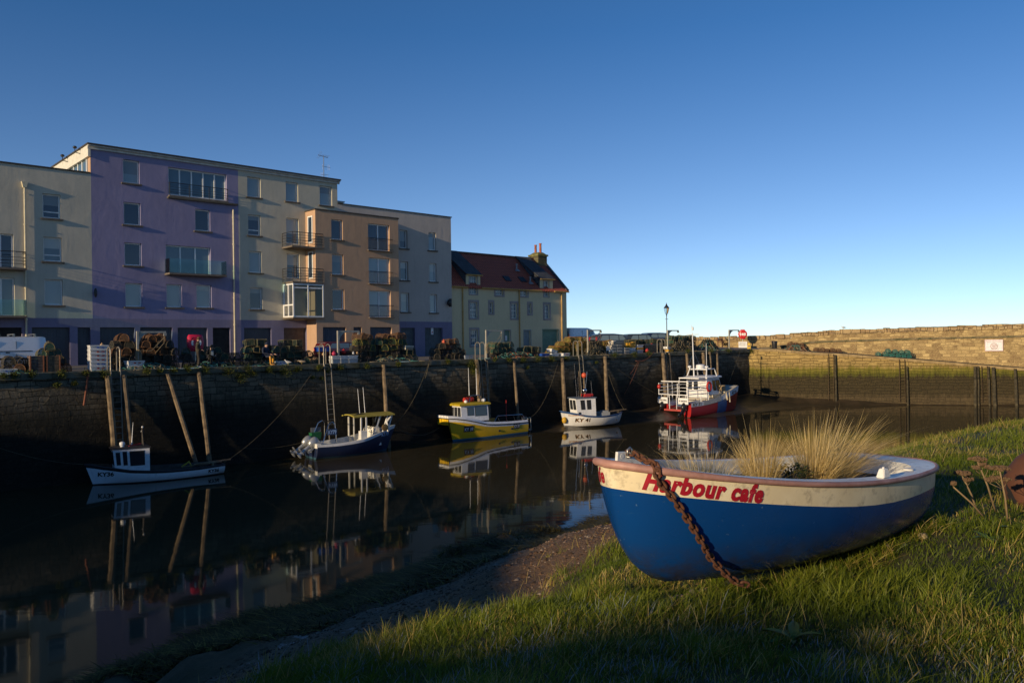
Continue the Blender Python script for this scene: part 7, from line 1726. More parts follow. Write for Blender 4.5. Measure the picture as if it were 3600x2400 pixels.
o, hz, s, bot = buoy_case('bright red rounded lifebuoy case in front of the pier parapet', 2611, 1158, 1191, 5.0, casem2, 0.0, rdp, 'centre', PF, PFI)
mb = MB(); mb.box(-.42,-.03,bot-.95,.42,.0,bot-.28); bd = mb.build('notice_board', wht, o)
mb = MB()
for k in range(4): mb.box(-.34,-.036,bot-.42-k*.09,.34-.1*(k%2),-.0305,bot-.39-k*.09)
mb.build('notice_text', mat('print_grey', (.25,.25,.25), .6), bd)
p = on_v(2633, 1221, 2.2, PFI); o = thingP('caution_sign', 'small yellow folding caution board near the red lifebuoy case', 'sign', p.x, 2.2, zc_+.02); mb = MB()
for sd in (-1,1): mb.rings([[(-.18,sd*.16,0),(.18,sd*.16,0),(.10,sd*.02,.6),(-.10,sd*.02,.6)],[(-.18,sd*.18,0),(.18,sd*.18,0),(.10,sd*.04,.6),(-.10,sd*.04,.6)]])
mb.build('board', mat('caution_yellow', (.62,.40,.02), .5), o); mb = MB(); mb.lathe([(.001,-.135),(.075,-.135),(.075,-.11)], 14, (0,0,.28), 'y'); mb.build('symbol', mat('symbol_blue', (.06,.06,.2), .5), o)
p = on_v(2723, 1222, 3.0, PFI); o = thingP('waste_bin', 'black ribbed waste bin beside the rope pile at the ramp top', 'bin', p.x, 3.0, zedge(p.x)+.07); mb = MB(); mb.lathe([(.22,0),(.27,.55),(.27,.6)], 16); mb.build('body', blackp, o, smooth=40); mb = MB(); mb.lathe([(.29,.6),(.29,.68),(.2,.74)], 16); mb.build('rim', blackp, o, smooth=40)
p = on_v(2546, 1216, 5.5); o = thingQ('bench', 'brown slatted wooden bench by the pier parapet', 'bench', p.x, 5.5, zq(p.x,5.5)); bw = mat('bench_wood', (.20,.09,.05), .75, 0, .3, 5)
mb = MB()
for k in range(3): mb.box(-1.1,-.05-.16*k,.42,1.1,.08-.16*k,.46)
mb.build('seat', bw, o); mb = MB()
for k in range(3): mb.box(-1.1,.1+.03*k,.55+.15*k,1.1,.14+.03*k,.67+.15*k)
mb.build('backrest', bw, o)
for x in (-1.0,1.0):
    mb = MB(); mb.box(x-.04,.1,0,x+.04,.16,1.0); mb.box(x-.04,-.42,0,x+.04,-.36,.6); mb.box(x-.04,-.42,.6,x+.04,.16,.65); mb.build('leg', bw, o)
# notice on the ramp wall
a = on_v(*(2600+2028/2.352, 1050+338/2.352), 4.86, PFI); b = on_v(*(2600+2180/2.352, 1050+432/2.352), 4.86, PFI); w_, h_ = b.x-a.x, a.z-b.z
o = thingP('notice_sign', 'white rabies prevention notice with a crossed circle on the rubble wall', 'sign', a.x, 4.86, b.z); mb = MB(); mb.box(0,0,0,w_,.05,h_); bd = mb.build('board', mat('sign_white', (.86,.85,.84), .5), o)
mb = MB()
for x0,z0,x1,z1 in ((0,0,w_,.05),(0,h_-.05,w_,h_),(0,.05,.05,h_-.05),(w_-.05,.05,w_,h_-.05)): mb.box(x0,-.006,z0,x1,-.001,z1)
mb.build('border', mat('sign_pink', (.72,.50,.48), .5), bd)
cx, cz, rr = w_*.5, h_*.42, h_*.28; mb = MB(); brn = mat('sign_symbol', (.34,.12,.07), .5)
mb.rings([[(cx+rr*math.cos(q),-.006,cz+rr*math.sin(q)) for q in np.linspace(0,2*PI,33)[:-1]],[(cx+rr*.88*math.cos(q),-.006,cz+rr*.88*math.sin(q)) for q in np.linspace(0,2*PI,33)[:-1]]], caps=False)
for sg in (-1,1): d_ = Vector((.7,0,.7*sg)); n_ = Vector((-.7*sg,0,.7))*rr*.05; c0 = Vector((cx,-.007-.001*sg,cz)); mb.poly([c0-d_*rr*.9-n_, c0+d_*rr*.9-n_, c0+d_*rr*.9+n_, c0-d_*rr*.9+n_])
for dx, dz in ((0,.5),(0,-.5),(.5,0),(-.5,0)): mb.box(cx+dx*rr-rr*.2,-.012,cz+dz*rr-rr*.06,cx+dx*rr+rr*.16,-.006,cz+dz*rr+rr*.08); mb.ball((cx+dx*rr+rr*.2,-.008,cz+dz*rr+rr*.1), rr*.08, .004, rr*.08, 8)
mb.build('symbol', brn, bd)
text_on('lettering', 'Rabies Prevention', h_*.15, lambda x, y: Vector((w_*.06+x, -.007, h_*.80+y)), mat('sign_letter', (.62,.30,.26), .5), bd, step=0, width=w_*.86)

# street lamp
p = on_v(2344, 1150, 4.2); zt_ = on_v(2343, 1063, 4.2).z; z0 = zq(p.x, 4.2); H_l = zt_-z0; o = thingQ('street_lamp', 'tall black Victorian lantern street lamp against the sky', 'street lamp', p.x, 4.2, z0); bk = mat('lamp_black', (.018,.018,.02), .45, 0, .2, 6)
mb = MB(); hl_ = H_l-1.15; mb.lathe([(.12,0),(.12,.3),(.08,.5),(.055,1.2),(.06,1.6),(.042,1.7),(.036,hl_-.1),(.06,hl_-.08),(.03,hl_)], 12); mb.build('post', bk, o, smooth=40)
mb = MB(); mb.tube([(-.24,0,hl_-.42),(.24,0,hl_-.42)], .018, 6); mb.build('ladder_bar', bk, o)
mb = MB(); b0, b1, t0, t1 = .09, .175, hl_+.12, hl_+.62
for sx in (-1,1):
    for sy in (-1,1): mb.tube([(sx*b0,sy*b0,t0),(sx*b1,sy*b1,t1)], .014, 4)
mb.frustum((-b0-.01,-b0-.01,b0+.01,b0+.01,t0-.03),(-b0-.01,-b0-.01,b0+.01,b0+.01,t0)); mb.lathe([(.03,hl_-.02),(.10,hl_+.02),(.03,hl_+.08)], 8); lf = mb.build('lantern', bk, o)
mb = MB(); mb.lathe([(.27,t1-.01),(.26,t1+.03),(.11,t1+.24),(.08,t1+.27),(.07,t1+.35),(.03,t1+.38),(.03,t1+.46),(.008,t1+.50)], 4); q = mb.build('lantern_roof', bk, lf, off=(0,0,0)); q.rotation_euler = (0,0,PI/4)
mb = MB(); mb.rings([[(-b0,-b0,t0),(b0,-b0,t0),(b0,b0,t0),(-b0,b0,t0)],[(-b1,-b1,t1),(b1,-b1,t1),(b1,b1,t1),(-b1,b1,t1)]], caps=False); mb.build('lantern_glass', clear_glass('lantern_glass', (.85,.9,.9)), lf, off=(0,0,0))

# mooring ropes
def rope(label, a, b, sag, m, r=.012, mid=None):
    pts = []; A, B = Vector(a), Vector(b)
    for k in range(17): f = k/16; q = A.lerp(B, f); q.z -= sag*4*f*(1-f); pts.append(q-A)
    mb = MB(); mb.tube(pts, r, 5); o = mb.build('mooring_rope', m, loc=A, smooth=True); tag(o, label, 'rope', 'mooring ropes in the harbour')
wr = mat('rope_weedy', (.11,.09,.05), .9, 0, .5, 3); ro = mat('rope_rusty', (.20,.07,.04), .9)
W = lambda x, y, v=-.28: QF @ on_v(x, y, v)
top36 = k36.matrix_basis @ Vector((.1,.3,.6)); 
rope('slack rope rising from the KY36 stern to the wall', k36.matrix_basis @ Vector((0,.5,.55)), W(1105,1300), .5, wr)
rope('rope from the KY36 bow running left along the wall', k36.matrix_basis @ Vector((5.0,0,.9)), W(-40,1560), .3, wr)
rope('rope from the KY79 stern to the left', k79.matrix_basis @ Vector((.1,.8,.85)), W(850,1575), .15, wr); rope('rope between the KY79 bow and the yellow boat', k79.matrix_basis @ Vector((5.2,0,1.45)), k39.matrix_basis @ Vector((6.9,.4,.9)), .55, wr)
rope('rope from the KY79 bow up to the wall top', k79.matrix_basis @ Vector((5.2,0,1.45)), W(1510,1270), .6, wr)
rope('rope from the yellow boat stern sagging up to the wall', k39.matrix_basis @ Vector((-.5,.9,1.0)), W(1963,1270), .8, wr); rope('short rope dropping from the wall to the sagging rope', W(1826,1330), k39.matrix_basis @ Vector((-2.2,0,.9)), .05, wr)
rope('rope from the KY41 stern up to the wall left of the tour boat', k41.matrix_basis @ Vector((-.6,0,1.1)), W(2135,1300), .3, wr); rope('rope from the KY41 stern across to the tour boat', k41.matrix_basis @ Vector((-.6,0,1.1)), k31.matrix_basis @ Vector((-.3,1.2,.6)), .35, wr)
rope('long straight rope from the wall to the tour boat rail', W(2152,1283), k31.matrix_basis @ Vector((-.3,1.4,1.7)), .1, wr)
rope('upper red rope hanging on the wall left of the tour boat', W(2245,1265), W(2215,1315), .1, ro); rope('lower long red rope on the wall left of the tour boat', W(2250,1262), W(2195,1385), .2, ro); rope('thick weedy rope draped from the quay edge by the fifth ladder', W(2300,1236), W(2235,1268), .3, ro, .035)
rope('rope from the tour boat bow up to the wall corner', k31.matrix_basis @ Vector((7.6,0,2.2)), W(2603,1230), .1, wr); rope('rusty chain hanging on the wall left of the KY36 ladder', W(312,1300), W(295,1425), .05, ro, .05); rope('rope hung down the wall right of the second davit', W(1190,1275), W(1240,1330), .1, wr, .014)
rope('rope hung down the wall below the slate garage', W(1512,1262), W(1495,1330), .05, wr, .02)
# weeds rooted in the wall head
lv = attr_mat('wall_weeds', [(0,(.012,.022,.004)),(.5,(.035,.052,.008)),(.85,(.085,.10,.014)),(1,(.17,.13,.02))], rough=.7, spec=.2)
rw_ = np.random.default_rng(5); C0 = []; S0_ = []
for x, y, r in ((12,1318,.25),(110,1312,.3),(215,1312,.35),(365,1310,.4),(515,1300,.3),(560,1302,.25),(610,1298,.25),(720,1295,.4),(800,1300,.55),(845,1320,.5),(870,1292,.35),(890,1310,.3),(945,1298,.35),(1000,1302,.55),(1120,1290,.3),(1150,1300,.25),(1195,1290,.25),(1100,1325,.2),(1130,1328,.2),(1290,1283,.3),(1655,1275,.6),(1665,1300,.5),(1740,1262,.25),(1790,1262,.3),(1838,1262,.35),(1890,1258,.4),(1940,1258,.45),(1990,1258,.3),(2097,1273,.2),(1855,1290,.2),(2160,1245,.4),(2230,1243,.4),(2280,1240,.4),(2420,1232,.3),(2500,1230,.4),(2560,1228,.4),(2640,1232,.35),(262,1345,.2),(200,1350,.25),(50,1312,.3),(300,1308,.25),(660,1292,.3),(1045,1296,.3),(1400,1277,.25),(1575,1268,.25)):
    n = int(1300*r); p = np.array(W(x, y, -.30)); q = rw_.normal(0, .36*r, (n,3)); q[:,2] = q[:,2]*.8-.1*r; C0.append(p+q*np.array([1,.6,1])); S0_.append(rw_.uniform(.015,.042,n))
C0 = np.concatenate(C0); S0_ = np.concatenate(S0_); n = len(C0)
vv = rw_.normal(size=(n,3)); vv /= np.linalg.norm(vv, axis=1)[:,None]; uu = np.cross(vv, rw_.normal(size=(n,3))); uu /= np.linalg.norm(uu, axis=1)[:,None]
V4 = np.stack([C0-vv*S0_[:,None], C0+uu*S0_[:,None]*.5, C0+vv*S0_[:,None], C0-uu*S0_[:,None]*.5], 1).reshape(-1,3)
wd_ = np_mesh('wall_weeds', V4, [np.arange(n*4).reshape(n,4)], lv, {'tint': np.repeat(rw_.random(n), 4)}); tag(wd_, kind='stuff')
# ------------------------------------------------------------------ people
skin_m = mat('skin', (.50,.29,.20), .55, 0, .1, 10, bmp=0); hair_b = mat('hair_brown', (.10,.045,.02), .8, 0, .3, 20)
def person(label, loc, rz, J, cols, extra, sc=.92):
    """J: joint positions (x forward, y left, z up, metres for a 1.75 m adult); one skinned mesh, cloth chosen per limb"""
    root = thing('person', label, 'person', loc, rz); root.scale = (sc*1.14, sc*1.14, sc)
    pts, rad, edges, emat = [], [], [], []
    def P(p, r): pts.append(Vector(p)); rad.append(r); return len(pts)-1
    def E_(a, b, m_): edges.append((a, b)); emat.append(m_)
    pel = P(J['pelvis'], .150); wai = P(Vector(J['pelvis']).lerp(Vector(J['chest']), .5), .135); che = P(J['chest'], .155); nek = P(J['neck'], .058)
    E_(pel, wai, 0); E_(wai, che, 0); E_(che, nek, 0)
    hd = Vector(J['head']); fw = Vector(J.get('face', (1,0,0))).normalized(); jaw = P(hd+Vector((0,0,-.055))+fw*.012, .070); top = P(hd+Vector((0,0,.035))-fw*.012, .092); E_(nek, jaw, 3); E_(jaw, top, 3)
    nose = P(hd+fw*.098+Vector((0,0,-.022)), .014); nb = P(hd+fw*.07+Vector((0,0,-.02)), .03); E_(jaw, nb, 3); E_(nb, nose, 3)
    for s in ('l', 'r'):
        sh = P(J['sh'+s], .072); el = P(J['el'+s], .050); wr_ = P(J['wr'+s], .032); E_(che, sh, 0); E_(sh, el, 0); E_(el, wr_, 0)
        d = (Vector(J['wr'+s])-Vector(J['el'+s])).normalized(); sd = d.cross(Vector((0,0,1))); sd = sd.normalized() if sd.length > .1 else Vector((1,0,0)); up = sd.cross(d)
        pa = P(Vector(J['wr'+s])+d*.075, .036); E_(wr_, pa, 3)
        for k, (o, l) in enumerate(((-.030,.055),(-.010,.065),(.010,.062),(.030,.05))):
            a = P(Vector(J['wr'+s])+d*.105+sd*o, .010); b_ = P(Vector(J['wr'+s])+d*(.105+l*.8)+sd*o*1.1-up*.02, .009); E_(pa, a, 3); E_(a, b_, 3)
        th = P(Vector(J['wr'+s])+d*.06+sd*.045-up*.01, .011); E_(pa, th, 3)
        hp = P(J['hp'+s], .098); kn = P(J['kn'+s], .068); an = P(J['an'+s], .048); he = P(Vector(J['an'+s])+Vector((0,0,-.055)), .048); to = P(J['to'+s], .042)
        E_(pel, hp, 1); E_(hp, kn, 1); E_(kn, an, 1 if not extra.get('boots') else 2); E_(an, he, 2); E_(he, to, 2)
    me = bpy.data.meshes.new('body'); me.from_pydata(pts, edges, []); o = bpy.data.objects.new('body', me); COL.objects.link(o)
    sk = o.modifiers.new('skin', 'SKIN'); sk.use_smooth_shade = True
    for i, v in enumerate(me.skin_vertices[0].data): v.radius = (rad[i], rad[i]); v.use_root = (i == 0)
    for i in (pel, wai, che): me.skin_vertices[0].data[i].radius = (rad[i]*.78, rad[i]*1.12) 
    o.modifiers.new('sub', 'SUBSURF').levels = 1
    dg = bpy.context.evaluated_depsgraph_get(); nm = bpy.data.meshes.new_from_object(o.evaluated_get(dg)); o.modifiers.clear(); o.data = nm; bpy.data.meshes.remove(me)
    nm.name = 'body'; nm.materials.clear()
    for m_ in cols: nm.materials.append(m_)
    for f in nm.polygons:
        c = f.center; best = 9; bi = 0
        for (a, b_), m_ in zip(edges, emat):
            A, B = pts[a], pts[b_]; ab = B-A; t_ = max(0, min(1, (c-A).dot(ab)/max(ab.length_squared, 1e-9))); dd = (c-(A+ab*t_)).length-(rad[a]*(1-t_)+rad[b_]*t_)
            if dd < best: best, bi = dd, m_
        f.material_index = bi; f.use_smooth = True
    o.parent = root
    mb = MB(); rows = []                       # hair or hat: a cap over the back and top of the head
    up = Vector((0,0,1)); sd = up.cross(fw).normalized(); cap = extra['cap']; c0 = hd-fw*.008
    for i in range(7):
        t_ = PI/2*i/6*cap[1]; rows.append([c0+(fw*math.cos(q)+sd*math.sin(q))*(cap[0]*math.cos(PI/2-t_)+.002)*(1-.06*math.cos(q))+up*((.10+cap[0]*.32)*math.cos(t_)-(.02+cap[2]*max(0,-math.cos(q)))*(i/6)) for q in np.linspace(0,2*PI,15)[:-1]])
    mb.rings(rows); mb.build(extra['capname'], extra['capm'], root, smooth=True, off=(0,0,0))
    mb = MB(); 
    for s in (-1,1): mb.ball(hd+fw*.083+sd*s*.032+up*.008, .011, n=6)
    mb.build('eyes', mat('eye_dark', (.03,.02,.015), .4), root, off=(0,0,0))
    mb = MB()
    for s in (-1,1): mb.ball(hd+sd*s*.086-fw*.01-up*.01, .02, .012, .03, 6)
    mb.build('ears', skin_m, root, off=(0,0,0)); return root
blk = mat('cloth_black', (.018,.018,.017), .9, 0, .3, 12, bmp=.2); olive = mat('cloth_dark_olive', (.045,.040,.026), .9, 0, .3, 12, bmp=.2); trous = mat('cloth_brown_black', (.030,.024,.018), .9); shoew = mat('shoe_white', (.6,.6,.6), .6); navyc = mat('cloth_navy', (.018,.026,.055), .9, 0, .25, 10, bmp=.25); booty = mat('boot_yellow', (.55,.25,.01), .45)
stand = dict(pelvis=(0,0,.95), chest=(-.01,0,1.30), neck=(.01,0,1.50), head=(.045,0,1.645), shl=(0,.19,1.40), shr=(0,-.19,1.40), ell=(-.03,.25,1.13), elr=(-.02,-.24,1.13), wrl=(.14,.17,1.02), wrr=(.16,-.14,1.03), hpl=(0,.09,.90), hpr=(0,-.09,.90), knl=(.02,.10,.50), knr=(.05,-.09,.50), anl=(-.03,.10,.10), anr=(.03,-.10,.10), tol=(.12,.11,.04), tor=(.19,-.11,.04))
def at_quay(x, v): p = on_v(x, 1270, v); return QF @ Vector((p.x, v, zq(p.x, v)+.005)), p
loc, p = at_quay(697, .75)
person('person in dark olive jacket and white shoes standing before the large red lifebuoy case', loc, .25, {k: Vector(v)+Vector((0,0,.0)) for k, v in stand.items()}, [olive, trous, shoew, skin_m], dict(cap=(.103,1.0,.05), capm=hair_b, capname='hair'))
sit = dict(pelvis=(0,0,.50), chest=(.05,0,.86), neck=(.10,0,1.05), head=(.16,0,1.18), shl=(.05,.18,.96), shr=(.05,-.18,.96), ell=(.10,.25,.70), elr=(.10,-.25,.70), wrl=(.34,.12,.66), wrr=(.36,-.10,.68), hpl=(.05,.10,.47), hpr=(.05,-.10,.47), knl=(.42,.12,.52), knr=(.44,-.12,.52), anl=(.40,.13,.10), anr=(.46,-.13,.10), tol=(.56,.14,.04), tor=(.62,-.14,.04))
loc, p = at_quay(742, 1.25)
w_ = person('person in black with a dark cap and white shoes sitting on the creels', loc, -.9, sit, [blk, blk, shoew, skin_m], dict(cap=(.108,1.05,.12), capm=blk, capname='hair'))
mb = MB(); mb.box(.19,-.06,.66,.205,.06,.95); mb.build('scarf_front', mat('scarf_blue', (.30,.38,.45), .8), w_, off=(0,0,0))
loc, p = at_quay(930, 1.15)
person('person in navy hoodie, dark hat and yellow boots sitting on the creels', loc, -.35, dict(sit, wrl=(.42,.24,.62), wrr=(.38,-.05,.62)), [navyc, navyc, booty, skin_m], dict(cap=(.110,1.0,.03), capm=navyc, capname='knit_hat', boots=True), sc=1.0)
uh = hu1+.55; loc = QF @ Vector((uh, 10.5, zq(uh, 10.5)+.0)); 
person('person in a long black coat standing at the corner of the old house', loc, -.6, stand, [blk, blk, blk, skin_m], dict(cap=(.108,1.05,.1), capm=blk, capname='hair'), sc=1.0)

# ------------------------------------------------------------------ gulls
gw = mat('gull_white', (.70,.69,.66), .8, 0, .1, 10); gg = mat('gull_grey', (.30,.31,.33), .8); gy = mat('gull_beak', (.55,.33,.04), .5); gbr = mat('gull_brown', (.33,.27,.20), .85, 0, .4, 25)
def gull(label, loc, rz, body, back, low=False, sc=1.0):
    o = thing('seagull', label, 'seagull', loc, rz, 'seagulls'); o.scale = (sc,)*3; mb = MB(); pr = [(-.26,.02,.20),(-.18,.045,.215),(-.08,.085,.22),(.03,.10,.225),(.12,.078,.25),(.17,.045,.30 if not low else .26),(.19,.042,.345 if not low else .275),(.215,.045,.38 if not low else .29),(.25,.035,.385 if not low else .285),(.285,.012,.375 if not low else .27)]
    mb.rings([[(x+.0, r*math.cos(q), z+r*.95*math.sin(q)) for q in np.linspace(0,2*PI,11)[:-1]] for x, r, z in pr]); mb.build('body', body, o, smooth=True)
    for s in (-1,1):
        mb = MB(); mb.rings([[(x, s*(.012+y+.012*math.cos(q)), z+.05*k*math.sin(q)) for q in np.linspace(0,2*PI,9)[:-1]] for x, y, z, k in ((.12,.07,.26,.4),(.02,.085,.255,1.2),(-.12,.06,.235,1.0),(-.25,.02,.22,.5),(-.33,.005,.21,.15))]); mb.build('wing', back, o, smooth=True)
    mb = MB(); zb = .378 if not low else .275; mb.tube([(.27,0,zb),(.31,0,zb-.006),(.335,0,zb-.018)], [.014,.011,.004], 6); mb.build('beak', gy, o, smooth=True)
    for s in (-1,1):
        mb = MB(); mb.tube([(.0,s*.035,.15),(-.015,s*.035,.08),(.0,s*.035,.01)], .007, 5)
        for a in (-.4,0,.4): mb.tube([(.0,s*.035,.01),(.06*math.cos(a),s*.035+.06*math.sin(a),.006)], .005, 4)
        mb.build('leg', gy, o)
loc, p = at_quay(1012, .3); gull('white adult seagull with raised head on the quay edge', loc, QANG+PI-1.0, gw, gg, False, .74)
loc, p = at_quay(1060, .3); gull('brownish young seagull with lowered head on the quay edge', loc, QANG+PI-.7, gbr, gbr, True, .78)
s_ = on_v(2965, 1158, 7.3, PFI).x; gull('white seagull perched on top of the pier parapet', PF @ Vector((s_, 7.35, zpar(s_)+.03)), PANG+PI+.2, gw, gg, False, .95)

# ------------------------------------------------------------------ vehicles
tyre = mat('tyre', (.018,.018,.018), .85); rim_m = mat('alloy_rim', (.4,.4,.42), .35, .8, .1, 8); vglass = glass_mat('car_glass_sky_tint', (.10,.14,.16)); lamp_r = mat('tail_lamp_red', (.42,.012,.015), .25, 0, .1, 8, coat=.4); lamp_w = mat('head_lamp', (.6,.6,.62), .15)  # opaque car panes, pale tint stands in for sky showing through
def paint(name, c): return mat(name, c, .28, .25, .06, .7, bmp=0, coat=.6)
def car(label, loc, rz, col, L_=4.2, W_=1.75, H_=1.5, kind='hatch', sc=.95, cat='car'):
    """+x is the nose. lofted shell: cross sections along x, shoulders pulled in above the waist"""
    o = thing({'van': 'parked_van'}.get(kind, 'parked_car'), label, cat, loc, rz); o.scale = (sc,)*3
    if kind == 'hatch': top = [(-.5,.62),(-.485,.80),(-.44,.97),(-.36,1.0),(-.1,1.0),(.08,.97),(.24,.66),(.44,.56),(.5,.40)]; wz = .60
    elif kind == 'suv': top = [(-.5,.60),(-.49,.78),(-.45,.96),(-.36,1.0),(-.08,1.0),(.10,.95),(.25,.66),(.45,.58),(.5,.42)]; wz = .60
    else: top = [(-.5,.50),(-.497,.80),(-.48,.97),(-.44,1.0),(.12,1.0),(.24,.93),(.36,.60),(.47,.50),(.5,.36)]; wz = .50
    X = np.linspace(-.5,.5,31); Zt = np.interp(X, [t_[0] for t_ in top], [t_[1] for t_ in top])
    def half(z, x):          # half width by height
        k = .5*W_*(1-.10*max(0,(abs(x)-.36)/.14)**2); ins = (.17 if kind != 'van' else .10)
        return k*(1-.05*(z < .25)) - max(0, z/1-wz)*ins*W_*1.05
    rows = []
    for x, zt in zip(X, Zt):
        zt_ = zt; sec = []
        for s in (1,):
            zs = [.15, .25, wz*.7, min(wz, zt_*.97), min(wz+.02, zt_*.985), zt_*.90 if zt_ > wz+.1 else zt_*.99, zt_*.975]
            pts = [(x*L_, half(z, x), z*H_) for z in zs] + [(x*L_, half(zs[-1], x)*.80, zt_*H_)]
            sec = pts + [(p[0], -p[1], p[2]) for p in pts[::-1]]
        rows.append(sec)
    mb = MB(); mb.rings(rows); body = mb.build('body', col, o, smooth=35)
    def pane(name, quads, m_, out=.008, parent=None):
        mb = MB()
        for q in quads:
            q = [Vector(p) for p in q]; n = (q[1]-q[0]).cross(q[2]-q[0]); n = n.normalized() if n.length else n; mb.rings([[p for p in q], [p+n*out for p in q]])
        return mb.build(name, m_, parent or o)
    def Sx(x, z, s): return (x*L_, s*(half(z, x)+.006), z*H_)
    zt_ = lambda x: float(np.interp(x, X, Zt))
    wins = {'hatch': [(-.40,-.33,-.19,-.19),(-.17,-.17,.03,.03),(.05,.05,.11,.19)], 'suv': [(-.42,-.36,-.22,-.22),(-.20,-.20,.0,.0),(.02,.02,.10,.18)], 'van': [(.14,.14,.22,.32)]}[kind]
    for s in (1,-1):
        for xb0, xt0, xt1, xb1 in wins:
            z0, z1 = wz+.035, .90; q = [Sx(xb0,z0,s), Sx(xb1,z0,s), Sx(xt1,min(z1,zt_(xt1)-.06),s), Sx(xt0,min(z1,zt_(xt0)-.05),s)]
            pane('side_window', [q if s < 0 else q[::-1]], vglass)
    def edge(x): z = zt_(x); return half(z*.9, x)*.86, z*H_
    # rear and front screens hug the sloping shell
    if kind != 'van':
        xr0, xr1 = -.487, -.445; a0, a1 = edge(xr0)[0], edge(xr1)[0]
        pane('rear_window', [[(xr0*L_-.012, a0*.95, zt_(xr0)*H_), (xr0*L_-.012, -a0*.95, zt_(xr0)*H_), (xr1*L_-.012, -a1*.92, zt_(xr1)*H_), (xr1*L_-.012, a1*.92, zt_(xr1)*H_)]], vglass, -.012)
    else:
        pane('rear_window', [[(-.5*L_-.008, .4*W_, .62*H_), (-.5*L_-.008, -.4*W_, .62*H_), (-.497*L_-.008, -.38*W_, .86*H_), (-.497*L_-.008, .38*W_, .86*H_)]], vglass, -.012)
    xs_ = (.10,.23) if kind != 'van' else (.25,.355); a0, a1 = half(.7, xs_[1])*.84, edge(xs_[0])[0]
    pane('windscreen', [[(xs_[1]*L_+.01, -a0, zt_(xs_[1])*H_+.008), (xs_[1]*L_+.01, a0, zt_(xs_[1])*H_+.008), (xs_[0]*L_+.01, a1, zt_(xs_[0])*H_), (xs_[0]*L_+.01, -a1, zt_(xs_[0])*H_)]], vglass, .010)
    for s in (1,-1):
        mb = MB(); mb.box(-.503*L_, s*.42*W_-.06, .50*H_, -.478*L_, s*.42*W_+.06, .70*H_ if kind != 'suv' else .82*H_); mb.build('tail_lamp', lamp_r, o)
        mb = MB(); mb.box(.44*L_, s*.36*W_-.14, .44*H_, .492*L_, s*.36*W_+.14, .53*H_); mb.build('headlamp', lamp_w, o)
        mb = MB(); mb.box(.13*L_, s*.54*W_-.09, wz*H_+.02, .17*L_, s*.54*W_+.07, wz*H_+.17); bmesh.ops.bevel(mb.bm, geom=mb.bm.edges[:], offset=.03, segments=2, affect='EDGES'); mb.build('mirror', col, o)
        for x in (-.30, .31):
            mb = MB(); mb.lathe([(.19,-.10),(.31,-.11),(.33,-.06),(.33,.06),(.31,.11),(.19,.10)], 20, (x*L_, s*(.5*W_-.08), .33), 'y'); w_ = mb.build('wheel', tyre, o, smooth=40)
            mb = MB(); mb.lathe([(.01,-.105),(.2,-.10),(.2,.10),(.01,.105)], 16, (x*L_, s*(.5*W_-.08), .33), 'y'); mb.build('rim', rim_m, w_, off=(0,0,0), smooth=30)
    mb = MB(); mb.box(-.51*L_, -.26, .36*H_, -.5*L_-.002, .26, .42*H_); mb.build('number_plate', mat('plate_yellow', (.5,.38,.05), .5), o)
    return o
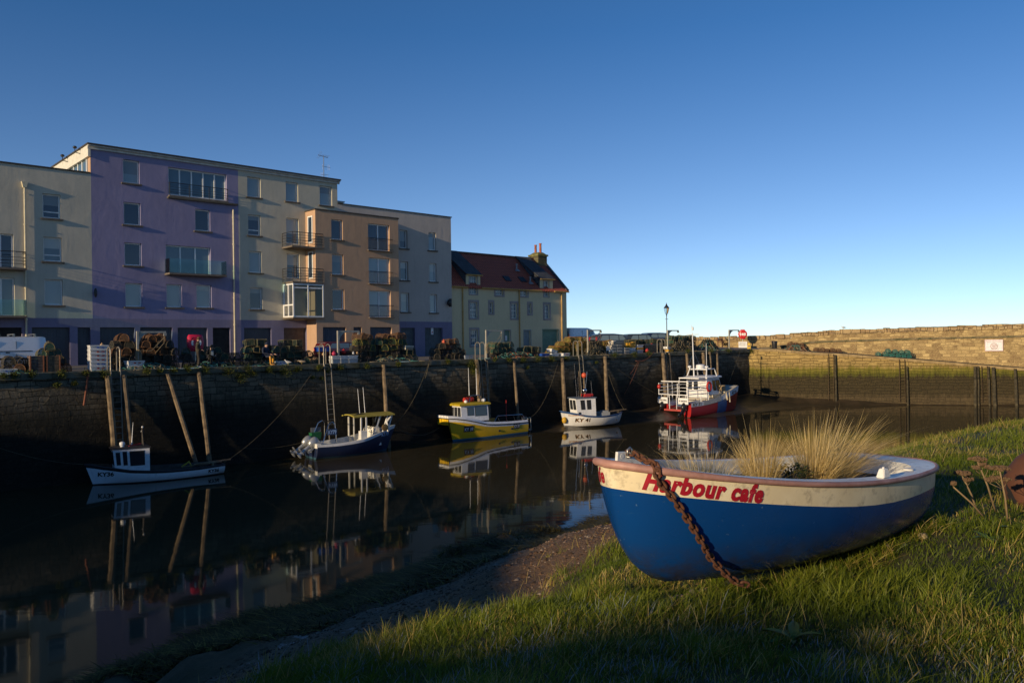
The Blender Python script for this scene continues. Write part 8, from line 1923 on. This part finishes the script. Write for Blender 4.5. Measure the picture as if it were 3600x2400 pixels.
def van_extras(o, L_, W_, H_, rack=False):
    mb = MB()
    for s in (1,-1): mb.box(-.30*L_, s*(.5*W_+.004)-.002, .56*H_, .10*L_, s*(.5*W_+.004)+.002, .585*H_); mb.box(-.02*L_, s*(.5*W_+.012)-.01, .52*H_, .03*L_, s*(.5*W_+.012)+.01, .55*H_); mb.box(.10*L_, s*(.5*W_+.012)-.01, .50*H_, .15*L_, s*(.5*W_+.012)+.01, .53*H_)
    mb.build('trim', dark_metal, o)
    mb = MB()
    for s in (1,-1):
        for x in (-.10,.115): mb.box(x*L_-.008, s*(.5*W_+.0015)-.003, .22*H_, x*L_+.008, s*(.5*W_+.0015)+.003, .50*H_); mb.box(x*L_-.008, s*(.5*W_-.075)-.05, .50*H_, x*L_+.008, s*(.5*W_-.075)+.05, .86*H_)
        mb.box(-.40*L_, s*(.5*W_+.003)-.004, .33*H_, .30*L_, s*(.5*W_+.003)+.004, .38*H_)
    mb.build('door_seam', dark_metal, o)
    if rack:
        for x in (-.34,-.08,.10): mb = MB(); mb.box(x*L_-.03, -.44*W_, H_+.10, x*L_+.03, .44*W_, H_+.14); mb.box(x*L_-.05, -.40*W_, H_-.02, x*L_+.05, -.36*W_, H_+.1); mb.box(x*L_-.05, .36*W_, H_-.02, x*L_+.05, .40*W_, H_+.1); mb.build('roof_bar', steel, o)
# white van at the left edge: tail to the right
r_ = on_v(172, 1240, 5.0); Lv = 3.75
loc = QF @ Vector((r_.x-Lv*.5*.95, 5.9, zq(r_.x,5.9))); v_ = car('white panel van with three roof bars parked at the left edge', loc, QANG+PI, paint('van_white', (.62,.63,.65)), Lv, 1.8, 1.82, 'van', cat='van'); van_extras(v_, Lv, 1.8, 1.82, True)
p = on_v(1165, 1230, 10.4); loc = QF @ Vector((p.x+.9, 10.4, zq(p.x, 10.4))); car('dark red car parked behind the creels before the ochre bay', loc, QANG+PI*0, paint('car_red', (.12,.010,.012)), 4.0, 1.7, 1.40)
p = on_v(2042, 1170, 17); loc = QF @ Vector((p.x-.3, 17, zq(p.x,17)+.02)); v_ = car('pale blue white van behind the corner of the old house', loc, QANG, paint('van_pale', (.42,.46,.52)), 5.0, 1.95, 2.15, 'van', sc=1.0, cat='van'); van_extras(v_, 5.0, 1.95, 2.15)
p = on_v(2160, 1180, 7.5); loc = QF @ Vector((p.x, 7.5, zq(p.x,7.5)+.02)); car('dark grey sport utility car, largest of the three cars near the lamp', loc, QANG-.42, paint('car_grey', (.045,.055,.068)), 4.5, 1.82, 1.68, 'suv', sc=1.0)
p = on_v(2256, 1190, 7.8); loc = QF @ Vector((p.x, 7.8, zq(p.x,7.8)+.02)); car('dark blue grey hatchback between the big grey car and the lamp', loc, QANG-.45, paint('car_slate', (.04,.05,.055)), 4.0, 1.72, 1.48, 'hatch', sc=1.0)
p = on_v(2322, 1192, 8.8); loc = QF @ Vector((p.x, 8.8, zq(p.x,8.8)-.02)); car('dark navy car mostly hidden behind creels beside the lamp post', loc, QANG-.4, paint('car_navy', (.02,.03,.07)), 4.2, 1.72, 1.42, 'hatch', sc=1.0)

# drop masters that were never placed
for D_, U_ in ((CK, USED), (FB, BU)):
    for k_, o_ in D_.items():
        if k_ not in U_:
            for c_ in list(o_.children): bpy.data.objects.remove(c_)
            bpy.data.objects.remove(o_)
